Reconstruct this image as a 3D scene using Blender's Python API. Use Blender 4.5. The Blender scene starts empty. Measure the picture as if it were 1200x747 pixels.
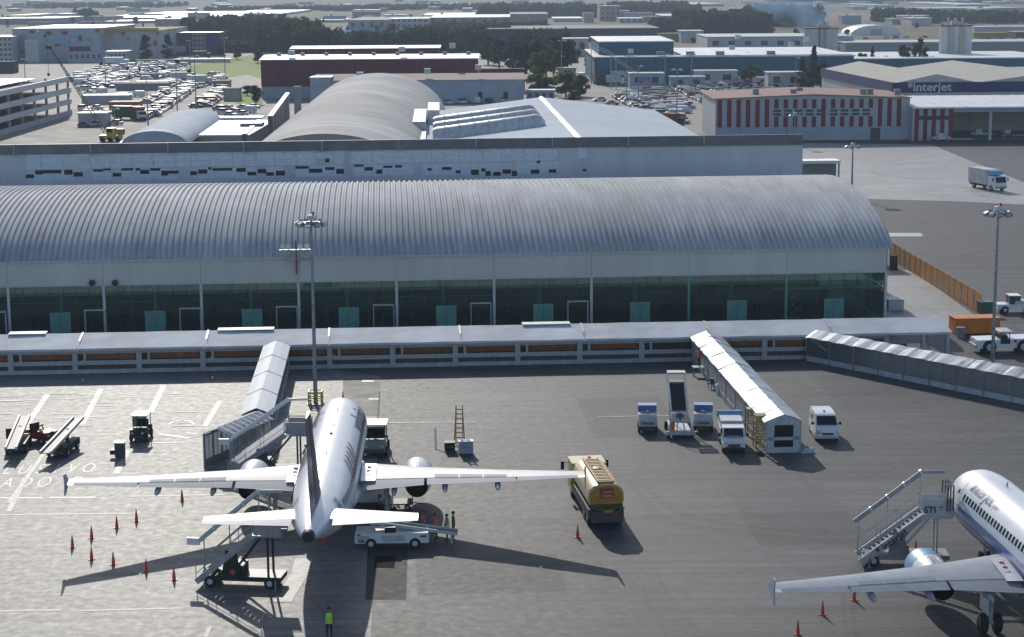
import bpy, bmesh, math, random
from mathutils import Vector, Matrix
R = math.radians
random.seed(7)
scene = bpy.context.scene
col = scene.collection
# ------------------------------------------------------------------ camera
F_PX, PITCH, ROLL, CAM_H = 2192.0, 0.17640, 0.00697, 35.8     # in pixels of the 1200 px wide photograph
cam_d = bpy.data.cameras.new('camera'); cam = bpy.data.objects.new('camera', cam_d); col.objects.link(cam)
cam_d.sensor_width = 36; cam_d.lens = 36 * F_PX / 1200; cam_d.clip_start = 1; cam_d.clip_end = 30000
cam.matrix_world = Matrix.Translation((0, 0, CAM_H)) @ Matrix.Rotation(math.pi/2 - PITCH, 4, 'X') @ Matrix.Rotation(-ROLL, 4, 'Z')
scene.camera = cam
# ------------------------------------------------------------------ sky, sun, exposure
SUN_V = Vector((0.405, -2.07, -1.0)).normalized()              # direction the light travels
SUN_EL = math.asin(-SUN_V.z); SUN_AZ = math.atan2(-SUN_V.x, -SUN_V.y)
world = bpy.data.worlds.new('World'); scene.world = world; world.use_nodes = True
wn = world.node_tree.nodes; wl = world.node_tree.links
bg = wn['Background']; sky = wn.new('ShaderNodeTexSky'); sky.sky_type = 'NISHITA'; sky.sun_disc = False
sky.sun_elevation = SUN_EL; sky.sun_rotation = SUN_AZ; sky.altitude = 2500; sky.air_density = 1.0; sky.dust_density = 5.0; sky.ozone_density = .6
wl.new(sky.outputs[0], bg.inputs[0]); bg.inputs[1].default_value = 0.14
sun_d = bpy.data.lights.new('sun', 'SUN'); sun = bpy.data.objects.new('sun', sun_d); col.objects.link(sun)
sun_d.energy = 3.1; sun_d.angle = R(0.53); sun_d.color = (1.0, 0.95, 0.86)
sun.rotation_euler = SUN_V.to_track_quat('-Z', 'Y').to_euler(); sun.location = (-60, 300, 200)
scene.view_settings.view_transform = 'Standard'; scene.view_settings.look = 'None'
scene.view_settings.exposure = 0.0; scene.view_settings.gamma = 1.0
scene.render.resolution_x = 1024; scene.render.resolution_y = 637
try: scene.cycles.volume_bounces = 0; scene.cycles.max_bounces = 6; scene.cycles.transparent_max_bounces = 12
except Exception: pass

# ------------------------------------------------------------------ pixel -> place
def at(u, v, z=0.0, Y=None):
    X, V = u - 600, v - 373.5
    cr, sr, cp, sp = math.cos(ROLL), math.sin(ROLL), math.cos(PITCH), math.sin(PITCH)
    px, py = X*cr - V*sr, X*sr + V*cr
    r, up = px/F_PX, -py/F_PX
    d = Vector((r, cp + up*sp, -sp + up*cp))
    t = (z - CAM_H)/d.z if Y is None else Y/d.y
    return Vector((0, 0, CAM_H)) + d*t
def ztop(u, v, Y): return at(u, v, Y=Y).z
TH = R(3.8); BX, BY = Vector((math.cos(TH), math.sin(TH), 0)), Vector((-math.sin(TH), math.cos(TH), 0))
B0 = Vector((0, 175.5, 0))
def bp(a, b, z=0.0): return B0 + BX*a + BY*b + Vector((0, 0, z))          # terminal frame: a along the front, b away from the camera
def bloc(p): d = Vector(p) - B0; return d.dot(BX), d.dot(BY)

def on_b(u, v, b):                                   # pixel -> point on the upright plane b = const of the terminal frame
    d = at(u, v, Y=100) - Vector((0, 0, CAM_H)); return Vector((0, 0, CAM_H)) + d*((b + B0.dot(BY))/d.dot(BY))
# ------------------------------------------------------------------ materials
MATS = {}
def mat(name, c=(.5, .5, .5), rough=.6, metal=0.0, var=.12, scale=2.0, bump=0.0, coat=0.0, spec=.5, streak=None, c2=None, big=None, emit=None):
    """procedural: base colour broken up by noise (var), optional second colour, fine relief and streaks"""
    if name in MATS: return MATS[name]
    m = bpy.data.materials.new(name); m.use_nodes = True; n = m.node_tree.nodes; l = m.node_tree.links
    b = n['Principled BSDF']; b.inputs['Roughness'].default_value = rough; b.inputs['Metallic'].default_value = metal
    b.inputs['Specular IOR Level'].default_value = spec
    if coat: b.inputs['Coat Weight'].default_value = coat; b.inputs['Coat Roughness'].default_value = .12
    tc = n.new('ShaderNodeTexCoord'); mp = n.new('ShaderNodeMapping'); l.new(tc.outputs['Object'], mp.inputs[0])
    if streak: mp.inputs['Scale'].default_value = streak
    nz = n.new('ShaderNodeTexNoise'); nz.inputs['Scale'].default_value = scale; nz.inputs['Detail'].default_value = 6; nz.inputs['Roughness'].default_value = .62
    l.new(mp.outputs[0], nz.inputs['Vector'])
    cr = n.new('ShaderNodeValToRGB'); e = cr.color_ramp.elements
    a = c2 or tuple(max(0, x*(1-2*var)) for x in c)
    e[0].position = .3; e[1].position = .7
    e[0].color = (*a, 1); e[1].color = (*(min(1, x*(1+(0 if c2 else var))) for x in c), 1)
    l.new(nz.outputs[0], cr.inputs[0]); out = cr.outputs[0]
    if big:                                             # a larger, softer blotching on top
        n2 = n.new('ShaderNodeTexNoise'); n2.inputs['Scale'].default_value = big[0]; n2.inputs['Detail'].default_value = 4
        l.new(tc.outputs['Object'], n2.inputs['Vector'])
        mr = n.new('ShaderNodeMapRange'); mr.inputs[1].default_value = .3; mr.inputs[2].default_value = .7; mr.inputs[3].default_value = 1-big[1]; mr.inputs[4].default_value = 1+big[1]*.6
        l.new(n2.outputs[0], mr.inputs[0])
        mx = n.new('ShaderNodeMix'); mx.data_type = 'RGBA'; mx.blend_type = 'MULTIPLY'; mx.inputs[0].default_value = 1
        l.new(out, mx.inputs[6]); l.new(mr.outputs[0], mx.inputs[7]); out = mx.outputs[2]
    l.new(out, b.inputs['Base Color'])
    if bump:
        bm = n.new('ShaderNodeBump'); bm.inputs['Strength'].default_value = bump; bm.inputs['Distance'].default_value = .03
        l.new(nz.outputs[0], bm.inputs['Height']); l.new(bm.outputs[0], b.inputs['Normal'])
    if emit: b.inputs['Emission Color'].default_value = (*c, 1); b.inputs['Emission Strength'].default_value = emit
    MATS[name] = m; return m
def glassmat(name, tint=(.25, .4, .36), see=.6, rough=.03, ior=1.5, milk=.25, mc=.25):
    """a pane: mirrors by Fresnel, otherwise lets tinted light through"""
    if name in MATS: return MATS[name]
    m = bpy.data.materials.new(name); m.use_nodes = True; n = m.node_tree.nodes; l = m.node_tree.links
    n.remove(n['Principled BSDF']); o = n['Material Output']
    fr = n.new('ShaderNodeFresnel'); fr.inputs[0].default_value = ior
    tr = n.new('ShaderNodeBsdfTransparent'); tr.inputs[0].default_value = (*(x*see for x in tint), 1)
    df = n.new('ShaderNodeBsdfTranslucent'); df.inputs[0].default_value = (*(x*mc for x in tint), 1)
    mx0 = n.new('ShaderNodeMixShader'); mx0.inputs[0].default_value = milk; l.new(tr.outputs[0], mx0.inputs[1]); l.new(df.outputs[0], mx0.inputs[2])
    gl = n.new('ShaderNodeBsdfGlossy'); gl.inputs[1].default_value = rough; gl.inputs[0].default_value = (.85, .95, .9, 1)
    nz = n.new('ShaderNodeTexNoise'); nz.inputs['Scale'].default_value = .6; tcn = n.new('ShaderNodeTexCoord'); l.new(tcn.outputs['Object'], nz.inputs['Vector'])
    bu = n.new('ShaderNodeBump'); bu.inputs['Strength'].default_value = .02; l.new(nz.outputs[0], bu.inputs['Height']); l.new(bu.outputs[0], gl.inputs['Normal'])
    mx = n.new('ShaderNodeMixShader'); l.new(fr.outputs[0], mx.inputs[0]); l.new(mx0.outputs[0], mx.inputs[1]); l.new(gl.outputs[0], mx.inputs[2])
    l.new(mx.outputs[0], o.inputs[0]); MATS[name] = m; return m

def M(k): return MATS[k]
mat('white_paint', (.78, .79, .80), .32, var=.04, coat=.3)
mat('aircraft_white', (.74, .76, .80), .34, var=.04, scale=.8, coat=.15)
mat('aircraft_grey', (.40, .43, .47), .52, spec=.26, var=.10, scale=.7)
mat('tail_white', (.66, .68, .72), .34, spec=.5, var=.05, scale=.7)
mat('flap_grey', (.31, .34, .38), .62, spec=.2, var=.08, scale=.7)
mat('dirty_white', (.62, .63, .62), .55, var=.16, scale=1.2)
mat('cargo_grey', (.36, .38, .40), .5, var=.15)
mat('light_grey', (.52, .54, .55), .5, var=.12)
mat('mid_grey', (.27, .28, .29), .55, var=.15)
mat('dark_grey', (.07, .075, .08), .6, var=.2)
mat('black', (.018, .018, .02), .55, var=.2)
mat('rubber', (.02, .02, .021), .85, var=.2)
mat('steel', (.48, .5, .52), .35, .8, var=.15)
mat('dull_steel', (.33, .35, .37), .5, .5, var=.2)
mat('bright_metal', (.75, .77, .8), .22, .9, var=.1, scale=3)
mat('foil', (.46, .51, .55), .55, .15, var=.2, scale=1.2, spec=.35, bump=.6)
mat('orange_paint', (.74, .21, .02), .6, var=.16, scale=.8)
mat('fence_orange', (.50, .22, .055), .65, var=.2, scale=.7)
mat('cone_orange', (.72, .075, .02), .55, var=.1)
mat('vest_orange', (.95, .17, .015), .7, var=.12, scale=9)
mat('vest_lime', (.52, .88, .05), .7, var=.12, scale=9)
mat('trousers', (.025, .03, .05), .85, var=.25, scale=9)
mat('shirt_blue', (.10, .16, .30), .8, var=.2, scale=9)
mat('shirt_brown', (.20, .09, .07), .8, var=.2, scale=9)
mat('skin_tone', (.33, .18, .11), .6, var=.1, scale=20)
mat('hair_dark', (.015, .011, .009), .7, var=.3, scale=30)
mat('yellow_paint', (.62, .45, .06), .45, var=.1, coat=.15)
mat('tank_cream', (.64, .49, .22), .38, var=.10, scale=1.0, coat=.2)
mat('gold_trim', (.46, .24, .02), .5, var=.15)
mat('green_paint', (.03, .075, .03), .5, var=.15)
mat('red_paint', (.42, .03, .025), .5, var=.15)
mat('navy', (.02, .03, .12), .5, var=.12)
mat('blue_paint', (.06, .15, .42), .35, var=.1, coat=.3)
mat('sky_blue', (.20, .40, .62), .4, var=.1)
mat('purple', (.075, .04, .12), .35, var=.2, coat=.3)
mat('copper', (.26, .09, .05), .45, var=.25, scale=4)
mat('lettering_navy', (.03, .04, .13), .45, var=.08)
mat('lettering_dark', (.035, .035, .06), .45, var=.1)
mat('lamp_glass', (.75, .80, .80), .15, .3, var=.1)
mat('window_dark', (.012, .015, .02), .12, var=.15)
mat('tail_light', (.40, .02, .02), .3, var=.1)
mat('wood_tan', (.42, .27, .12), .7, var=.2, scale=3)
glassmat('terminal_glass', (.70, .86, .80), .95, milk=.12, mc=.5, ior=1.65)
glassmat('pale_pane', (.82, .84, .87), .9, milk=.75, mc=.95)
glassmat('vehicle_glass', (.10, .14, .16), .5)
glassmat('canopy_glass', (.80, .82, .85), .9, milk=.5, mc=.85)
glassmat('pier_glass', (.90, .78, .68), .95, rough=.08, milk=.1)

# ------------------------------------------------------------------ mesh helpers
SPLIT = {'bumper', 'awning_post', 'support', 'end_rail', 'side_hatch', 'marker', 'side_skirt', 'end_portal', 'white_annex', 'lift_frame', 'brace', 'lift_arm', 'trestle'}
class MB:
    def __init__(s): s.v = []; s.f = []; s.m = []; s.p = []
    def add(s, vs, fs, mi=0):
        s.p.append((len(s.v), len(s.f))); o = len(s.v); s.v += [tuple(v) for v in vs]; s.f += [tuple(i+o for i in f) for f in fs]; s.m += [mi]*len(fs); return s
    def box(s, c, d, rz=0, mi=0, M4=None, taper=1.0):
        x, y, z = d[0]/2, d[1]/2, d[2]/2
        vs = [Vector((sx*x*(taper if sz > 0 else 1), sy*y*(taper if sz > 0 else 1), sz*z)) for sz in (-1, 1) for sx, sy in ((-1, -1), (1, -1), (1, 1), (-1, 1))]
        if rz: m = Matrix.Rotation(rz, 3, 'Z'); vs = [m @ v for v in vs]
        vs = [v + Vector(c) for v in vs]
        if M4: vs = [M4 @ v for v in vs]
        return s.add(vs, [(3, 2, 1, 0), (4, 5, 6, 7), (0, 1, 5, 4), (1, 2, 6, 5), (2, 3, 7, 6), (3, 0, 4, 7)], mi)
    def bb(s, x0, x1, y0, y1, z0, z1, mi=0, **k): return s.box(((x0+x1)/2, (y0+y1)/2, (z0+z1)/2), (x1-x0, y1-y0, z1-z0), mi=mi, **k)
    def rings(s, rs, mi=0, cap=True, closed=True):
        n = len(rs[0]); vs = [p for r in rs for p in r]; fs = []
        for i in range(len(rs)-1):
            for j in range(n if closed else n-1):
                k = (j+1) % n; fs.append((i*n+j, i*n+k, (i+1)*n+k, (i+1)*n+j))
        if cap: fs.append(tuple(range(n))[::-1]); fs.append(tuple((len(rs)-1)*n+j for j in range(n)))
        return s.add(vs, fs, mi)
    def cyl(s, p0, p1, r0, r1=None, n=12, mi=0, cap=True):
        p0, p1 = Vector(p0), Vector(p1); r1 = r0 if r1 is None else r1
        d = (p1-p0).normalized(); a = d.orthogonal().normalized(); b = d.cross(a)
        ring = lambda p, r: [p + (a*math.cos(t)+b*math.sin(t))*r for t in [2*math.pi*i/n for i in range(n)]]
        return s.rings([ring(p0, r0), ring(p1, r1)], mi, cap)
    def lathe(s, p0, axis, prof, n=20, mi=0, cap=True):        # prof: (distance along axis, radius)
        p0 = Vector(p0); d = Vector(axis).normalized(); a = d.orthogonal().normalized(); b = d.cross(a)
        return s.rings([[p0 + d*h + (a*math.cos(2*math.pi*i/n)+b*math.sin(2*math.pi*i/n))*r for i in range(n)] for h, r in prof], mi, cap)
    def bar(s, p0, p1, w, h=None, mi=0):                        # square bar between two points, h measured upwards
        p0, p1 = Vector(p0), Vector(p1); h = h or w; d = (p1-p0).normalized()
        up = Vector((0, 0, 1)) if abs(d.z) < .95 else Vector((1, 0, 0)); a = d.cross(up).normalized(); u = a.cross(d)
        r = lambda p: [p+a*(w/2)*i+u*(h/2)*j for i, j in ((-1, -1), (1, -1), (1, 1), (-1, 1))]
        return s.rings([r(p0), r(p1)], mi)
    def tube(s, pts, r, n=8, mi=0):
        for i in range(len(pts)-1): s.cyl(pts[i], pts[i+1], r, n=n, mi=mi)
        return s
    def prism(s, poly, z0, z1, mi=0):
        return s.rings([[(x, y, z0) for x, y in poly], [(x, y, z1) for x, y in poly]], mi)
    def extr(s, poly, axis, a0, a1, mi=0):                     # poly in the plane across axis ('x' -> (y,z), 'y' -> (x,z))
        k = (lambda p, t: (t, p[0], p[1])) if axis == 'x' else (lambda p, t: (p[0], t, p[1]))
        return s.rings([[k(p, a0) for p in poly], [k(p, a1) for p in poly]], mi)
    def mesh(s, name, mats, smooth=None):
        me = bpy.data.meshes.new(name); me.from_pydata(s.v, [], s.f)
        for m in (mats if isinstance(mats, (list, tuple)) else [mats]): me.materials.append(MATS[m] if isinstance(m, str) else m)
        if any(s.m): me.polygons.foreach_set('material_index', s.m)
        bm = bmesh.new(); bm.from_mesh(me); bmesh.ops.recalc_face_normals(bm, faces=bm.faces); bm.to_mesh(me); bm.free()
        if smooth is not None:
            me.shade_smooth(); me.set_sharp_from_angle(angle=R(smooth))
        me.update(); return me
    def build(s, name, mats, parent=None, loc=(0, 0, 0), rz=0, smooth=None):
        if name in SPLIT and parent and len(s.p) > 1:      # each separate piece becomes a part of its own
            q = s.p+[(len(s.v), len(s.f))]; o = None
            for (v0, f0), (v1, f1) in zip(q, q[1:]):
                c = MB(); c.v = s.v[v0:v1]; c.f = [tuple(i-v0 for i in f) for f in s.f[f0:f1]]; c.m = s.m[f0:f1]; o = place(name, c.mesh(name, mats, smooth), parent, loc, rz)
            return o
        return place(name, s.mesh(name, mats, smooth), parent, loc, rz)
def place(name, me, parent=None, loc=(0, 0, 0), rz=0):
    o = bpy.data.objects.new(name, me); col.objects.link(o); o.location = loc
    if rz: o.rotation_euler = (0, 0, rz)
    if parent: o.parent = parent
    return o
def tag(o, label=None, cat=None, group=None, kind=None):
    for k, v in (('label', label), ('category', cat), ('group', group), ('kind', kind)):
        if v: o[k] = v
    return o
def thing(name, label, cat, loc=(0, 0, 0), rz=0, group=None):
    o = bpy.data.objects.new(name, None); col.objects.link(o); o.location = loc; o.rotation_euler = (0, 0, rz); o.empty_display_size = .5
    return tag(o, label, cat, group)
KIDS = {}
def dup(root, loc, rz=0, label=None, group=None, swap=None):
    """a copy of a thing with its parts and sub-parts; swap: {old material: new material} per object slot"""
    def cp(o, par):
        c = o.copy(); col.objects.link(c); c.parent = par
        if swap and o.type == 'MESH':
            for sl in c.material_slots:
                if sl.material and sl.material.name in swap: sl.link = 'OBJECT'; sl.material = MATS[swap[sl.material.name]]
        for k in kids(o): cp(k, c)
        return c
    r = cp(root, None); r.location = loc; r.rotation_euler = (0, 0, rz)
    return tag(r, label, None, group)
def kids(o): return [k for k in bpy.data.objects if k.parent == o]
def ang(p, q): return math.atan2(q[1]-p[1], q[0]-p[0])
def textmesh(txt, size=1.0, shear=0.0, subdiv=0, extrude=0.0, bold=0.0):
    cu = bpy.data.curves.new('lettering', 'FONT'); cu.body = txt; cu.size = size; cu.shear = shear; cu.extrude = extrude; cu.offset = bold; cu.resolution_u = 3
    cu.align_x = 'CENTER'; cu.align_y = 'CENTER'
    o = bpy.data.objects.new('lettering', cu); col.objects.link(o); dg = bpy.context.evaluated_depsgraph_get()
    me = bpy.data.meshes.new_from_object(o.evaluated_get(dg)); bpy.data.objects.remove(o); bpy.data.curves.remove(cu)
    bm = bmesh.new(); bm.from_mesh(me); bmesh.ops.triangulate(bm, faces=bm.faces)
    for _ in range(subdiv): bmesh.ops.subdivide_edges(bm, edges=bm.edges, cuts=1, use_grid_fill=True)
    vs = [v.co.copy() for v in bm.verts]; bm.verts.index_update(); fs = [tuple(v.index for v in f.verts) for f in bm.faces]; bm.free(); bpy.data.meshes.remove(me)
    return vs, fs
def sheet(name, poly, z, m, parent=None):
    mb = MB(); mb.add([(p[0], p[1], z) for p in poly], [tuple(range(len(poly)))]); o = mb.build(name, m, parent); return o
def pixpoly(pts): return [at(u, v) for u, v in pts]
# ------------------------------------------------------------------ ground
def ground_mat(name, c1, c2, c3, scale, rough=.6, spec=.5, joints=None, bump=.25, streak=0.0, rvar=.12):
    m = bpy.data.materials.new(name); m.use_nodes = True; n = m.node_tree.nodes; l = m.node_tree.links; b = n['Principled BSDF']
    tc = n.new('ShaderNodeTexCoord')
    def noise(sc, det=6, vec=None, ro=.6):
        z = n.new('ShaderNodeTexNoise'); z.inputs['Scale'].default_value = sc; z.inputs['Detail'].default_value = det; z.inputs['Roughness'].default_value = ro
        l.new(vec or tc.outputs['Object'], z.inputs['Vector']); return z.outputs[0]
    a = noise(scale); d = noise(scale*.13, 5)
    r1 = n.new('ShaderNodeValToRGB'); r1.color_ramp.elements[0].position = .32; r1.color_ramp.elements[1].position = .68
    r1.color_ramp.elements[0].color = (*c1, 1); r1.color_ramp.elements[1].color = (*c2, 1); l.new(d, r1.inputs[0])
    mx = n.new('ShaderNodeMix'); mx.data_type = 'RGBA'; l.new(r1.outputs[0], mx.inputs[6]); mx.inputs[7].default_value = (*c3, 1)
    mr = n.new('ShaderNodeMapRange'); mr.inputs[1].default_value = .45; mr.inputs[2].default_value = .75; l.new(a, mr.inputs[0]); l.new(mr.outputs[0], mx.inputs[0])
    out = mx.outputs[2]
    hb = a
    if streak:                       # tyre and wash streaks running along the apron
        mp = n.new('ShaderNodeMapping'); mp.inputs['Scale'].default_value = (.05, 1.3, 1); mp.inputs['Rotation'].default_value = (0, 0, R(2)); l.new(tc.outputs['Object'], mp.inputs[0])
        sn = noise(.9, 6, mp.outputs[0], .7)
        m2 = n.new('ShaderNodeMapRange'); m2.inputs[1].default_value = .3; m2.inputs[2].default_value = .72; m2.inputs[3].default_value = 1-streak; m2.inputs[4].default_value = 1+streak*.7; l.new(sn, m2.inputs[0])
        mm = n.new('ShaderNodeMix'); mm.data_type = 'RGBA'; mm.blend_type = 'MULTIPLY'; mm.inputs[0].default_value = 1; l.new(out, mm.inputs[6]); l.new(m2.outputs[0], mm.inputs[7]); out = mm.outputs[2]
        mp2 = n.new('ShaderNodeMapping'); mp2.inputs['Scale'].default_value = (.35, 1.6, 1); l.new(tc.outputs['Object'], mp2.inputs[0])
        fn = noise(3.6, 8, mp2.outputs[0], .75); m5 = n.new('ShaderNodeMapRange'); m5.inputs[1].default_value = .3; m5.inputs[2].default_value = .7; m5.inputs[3].default_value = 1-streak*.9; m5.inputs[4].default_value = 1+streak*1.1; l.new(fn, m5.inputs[0])
        m6 = n.new('ShaderNodeMix'); m6.data_type = 'RGBA'; m6.blend_type = 'MULTIPLY'; m6.inputs[0].default_value = 1; l.new(out, m6.inputs[6]); l.new(m5.outputs[0], m6.inputs[7]); out = m6.outputs[2]
        # dark oil spots
        v = noise(.33, 3); m3 = n.new('ShaderNodeMapRange'); m3.inputs[1].default_value = .57; m3.inputs[2].default_value = .74; m3.inputs[3].default_value = 1; m3.inputs[4].default_value = .62; l.new(v, m3.inputs[0])
        m4 = n.new('ShaderNodeMix'); m4.data_type = 'RGBA'; m4.blend_type = 'MULTIPLY'; m4.inputs[0].default_value = 1; l.new(out, m4.inputs[6]); l.new(m3.outputs[0], m4.inputs[7]); out = m4.outputs[2]
        def mul(val, lo, hi, a0, a1, o_):
            q = n.new('ShaderNodeMapRange'); q.inputs[1].default_value = lo; q.inputs[2].default_value = hi; q.inputs[3].default_value = a0; q.inputs[4].default_value = a1; l.new(val, q.inputs[0])
            w = n.new('ShaderNodeMix'); w.data_type = 'RGBA'; w.blend_type = 'MULTIPLY'; w.inputs[0].default_value = 1; l.new(o_, w.inputs[6]); l.new(q.outputs[0], w.inputs[7]); return w.outputs[2]
        out = mul(noise(1.7, 4, None, .5), .66, .72, 1, .6, out)                 # drips
        for sc_, lv, wd, dk in ((.028, .47, .0035, .74), (.028, .478, .0035, .76), (.036, .55, .003, .78), (.05, .5, .004, .82)):    # long curving tyre marks
            c_ = noise(sc_, 0); m7 = n.new('ShaderNodeMath'); m7.operation = 'SUBTRACT'; m7.inputs[1].default_value = lv; l.new(c_, m7.inputs[0]); m8 = n.new('ShaderNodeMath'); m8.operation = 'ABSOLUTE'; l.new(m7.outputs[0], m8.inputs[0]); out = mul(m8.outputs[0], wd*.4, wd, dk, 1, out)
    if joints:
        bk = n.new('ShaderNodeTexBrick'); bk.offset = 0; bk.inputs['Scale'].default_value = 1; bk.inputs['Brick Width'].default_value = joints; bk.inputs['Row Height'].default_value = joints
        bk.inputs['Mortar Size'].default_value = .035; bk.inputs['Mortar Smooth'].default_value = .3
        bk.inputs['Color1'].default_value = (1, 1, 1, 1); bk.inputs['Color2'].default_value = (.9, .9, .91, 1); bk.inputs['Mortar'].default_value = (.55, .55, .55, 1)
        mp = n.new('ShaderNodeMapping'); mp.inputs['Rotation'].default_value = (0, 0, -TH); l.new(tc.outputs['Object'], mp.inputs[0]); l.new(mp.outputs[0], bk.inputs[0])
        mm = n.new('ShaderNodeMix'); mm.data_type = 'RGBA'; mm.blend_type = 'MULTIPLY'; mm.inputs[0].default_value = 1; l.new(out, mm.inputs[6]); l.new(bk.outputs[0], mm.inputs[7]); out = mm.outputs[2]
    l.new(out, b.inputs['Base Color']); b.inputs['Specular IOR Level'].default_value = spec
    rr = n.new('ShaderNodeMapRange'); rr.inputs[3].default_value = rough-rvar; rr.inputs[4].default_value = rough+rvar; l.new(a, rr.inputs[0]); l.new(rr.outputs[0], b.inputs['Roughness'])
    if bump:
        bu = n.new('ShaderNodeBump'); bu.inputs['Strength'].default_value = bump; bu.inputs['Distance'].default_value = .02; l.new(hb, bu.inputs['Height']); l.new(bu.outputs[0], b.inputs['Normal'])
    MATS[name] = m; return m
ground_mat('field', (.11, .10, .05), (.23, .175, .115), (.15, .15, .08), .02, .9, .2, bump=0)
ground_mat('apron', (.066, .069, .073), (.084, .087, .090), (.100, .101, .101), 1.6, .66, .25, joints=7.5, streak=.46)
ground_mat('asphalt_dark', (.048, .05, .055), (.066, .068, .072), (.06, .06, .063), .5, .7, .3, streak=.2)
ground_mat('concrete_pale', (.30, .30, .29), (.42, .41, .385), (.34, .335, .32), .4, .6, .4, joints=6, streak=.22)
ground_mat('lot_asphalt', (.20, .185, .165), (.30, .275, .245), (.25, .23, .205), .15, .8, .3, bump=0)
ground_mat('grass', (.19, .26, .035), (.30, .36, .07), (.24, .30, .055), .2, .9, .2, bump=0)
ground_mat('brown_field', (.20, .14, .09), (.30, .215, .14), (.24, .19, .12), .02, .9, .2, bump=0)
ground_mat('patch_dark', (.035, .036, .038), (.055, .055, .055), (.046, .046, .047), 1.5, .75, .15)
def paint_mat(name, c, under, wear=.5, scale=2.2, rough=.6):
    """worn road paint: flakes of the pavement show through"""
    m = bpy.data.materials.new(name); m.use_nodes = True; n = m.node_tree.nodes; l = m.node_tree.links; b = n['Principled BSDF']; b.inputs['Roughness'].default_value = rough
    tc = n.new('ShaderNodeTexCoord'); z = n.new('ShaderNodeTexNoise'); z.inputs['Scale'].default_value = scale; z.inputs['Detail'].default_value = 8; z.inputs['Roughness'].default_value = .7
    l.new(tc.outputs['Object'], z.inputs[0]); r = n.new('ShaderNodeValToRGB'); r.color_ramp.elements[0].position = wear-.06; r.color_ramp.elements[1].position = wear+.1
    r.color_ramp.elements[0].color = (*under, 1); r.color_ramp.elements[1].color = (*c, 1); l.new(z.outputs[0], r.inputs[0]); l.new(r.outputs[0], b.inputs['Base Color']); MATS[name] = m
paint_mat('worn_white', (.62, .62, .60), (.15, .15, .148), .41)
paint_mat('faint_white', (.36, .36, .35), (.13, .13, .128), .47, 1.6)
ground_mat('stand_concrete_glare', (.155, .153, .146), (.19, .186, .176), (.232, .225, .21), 1.6, .63, .36, joints=7.5, streak=.5)  # paler stand concrete; part of the left-hand sun glare is in this colour
mat('tyre_rubber', (.045, .046, .048), .8, spec=.15, c2=(.085, .087, .089), scale=1.1, streak=(1, 1, 1))
mat('oil_stain', (.035, .035, .036), .55, spec=.25, c2=(.085, .086, .087), scale=.9)
S = dict(kind='structure')
tag(sheet('ground', [(-5800, -300), (5800, -300), (5800, 8800), (-5800, 8800)], -.03, 'field'), **S)
tag(sheet('parking_ground', [(-420, 395), (330, 395), (330, 1060), (-420, 1060)], -.016, 'lot_asphalt'), **S)
tag(sheet('apron', [(-260, 30), (260, 30), (260, 440), (-260, 418)], 0, 'apron'), **S)
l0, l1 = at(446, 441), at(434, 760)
tag(sheet('concrete_stand', [(-200, 60), (l1.x-.5, 60), (l1.x, l1.y), (l0.x, l0.y), (bp(-17, -.4)).to_tuple()[:2], bp(-150, -.4).to_tuple()[:2]], .003, 'stand_concrete_glare'), **S)
def pave(name, pts, z, m): tag(sheet(name, pixpoly(pts), z, m), **S)
pave('concrete_taxiway', [(930, 167.5), (1092, 170), (1140, 190), (1200, 214), (1260, 240), (1200, 240), (1118, 236), (1000, 233), (930, 231)], .006, 'concrete_pale')
pave('asphalt_taxiway', [(930, 231.5), (1000, 233.5), (1118, 236.5), (1200, 240.5), (1260, 240.5), (1260, 316), (1085, 316), (1046, 292), (930, 292)], .006, 'asphalt_dark')
pave('service_road', [(1036, 317), (1070, 317), (1141, 369), (1110, 384), (1036, 384)], .006, 'concrete_pale')
pave('taxiway_stripe', [(1036, 273.3), (1078, 273.3), (1082, 275.5), (1080, 277.3), (1036, 277.3)], .012, 'worn_white')
pave('grass_field', [(203, 90), (222, 77), (300, 64), (314, 64), (314, 80), (306, 92), (290, 88), (262, 92), (232, 93)], -.008, 'grass')
pave('lawn', [(272, 112), (300, 104), (308, 104), (308, 122), (276, 122)], -.008, 'grass')
ground_mat('apron_worn', (.082, .084, .086), (.104, .105, .105), (.122, .121, .118), 1.9, .66, .25, streak=.5)
ground_mat('apron_fresh', (.054, .056, .060), (.070, .072, .075), (.084, .085, .086), 1.9, .68, .22, streak=.4)
for k_, (a0_, b0_, w_, h_, m_) in enumerate(((-10.5, -20, 13, 7.4, 'apron_worn'), (4.6, -30, 7.4, 14.9, 'apron_fresh'), (-2.8, -52.4, 14.9, 7.4, 'apron_worn'), (12, -60, 7.4, 7.4, 'apron_fresh'), (-10.3, -68, 9, 7.4, 'apron_fresh'), (19.5, -52.5, 14.9, 7.4, 'apron_worn'), (27, -22.5, 7.4, 14.9, 'apron_fresh'), (4.7, -76, 14.8, 14.8, 'apron_worn'), (19.6, -75, 7.4, 14.9, 'apron_fresh'), (12.1, -15, 7.4, 7.4, 'apron_worn'))):
    tag(sheet('pavement_slab', [bp(a0_, b0_), bp(a0_+w_, b0_), bp(a0_+w_, b0_+h_), bp(a0_, b0_+h_)], .0022, m_), **S)
pave('asphalt_patch', [(431, 641), (478, 641), (476, 703), (428, 703)], .006, 'patch_dark')
pave('asphalt_patch', [(402, 445), (446, 444), (445, 488), (400, 489)], .006, 'asphalt_dark')
for pts in ([(880, 0.5), (1100, 2), (1210, 4), (1210, 10), (880, 8)], [(905, 13), (1052, 13), (1054, 24), (905, 26)], [(1060, 16), (1210, 12), (1210, 20), (1060, 24)], [(-20, 18), (110, 16), (110, 22), (-20, 24)]):
    pave('brown_field', pts, -.008, 'brown_field')
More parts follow.
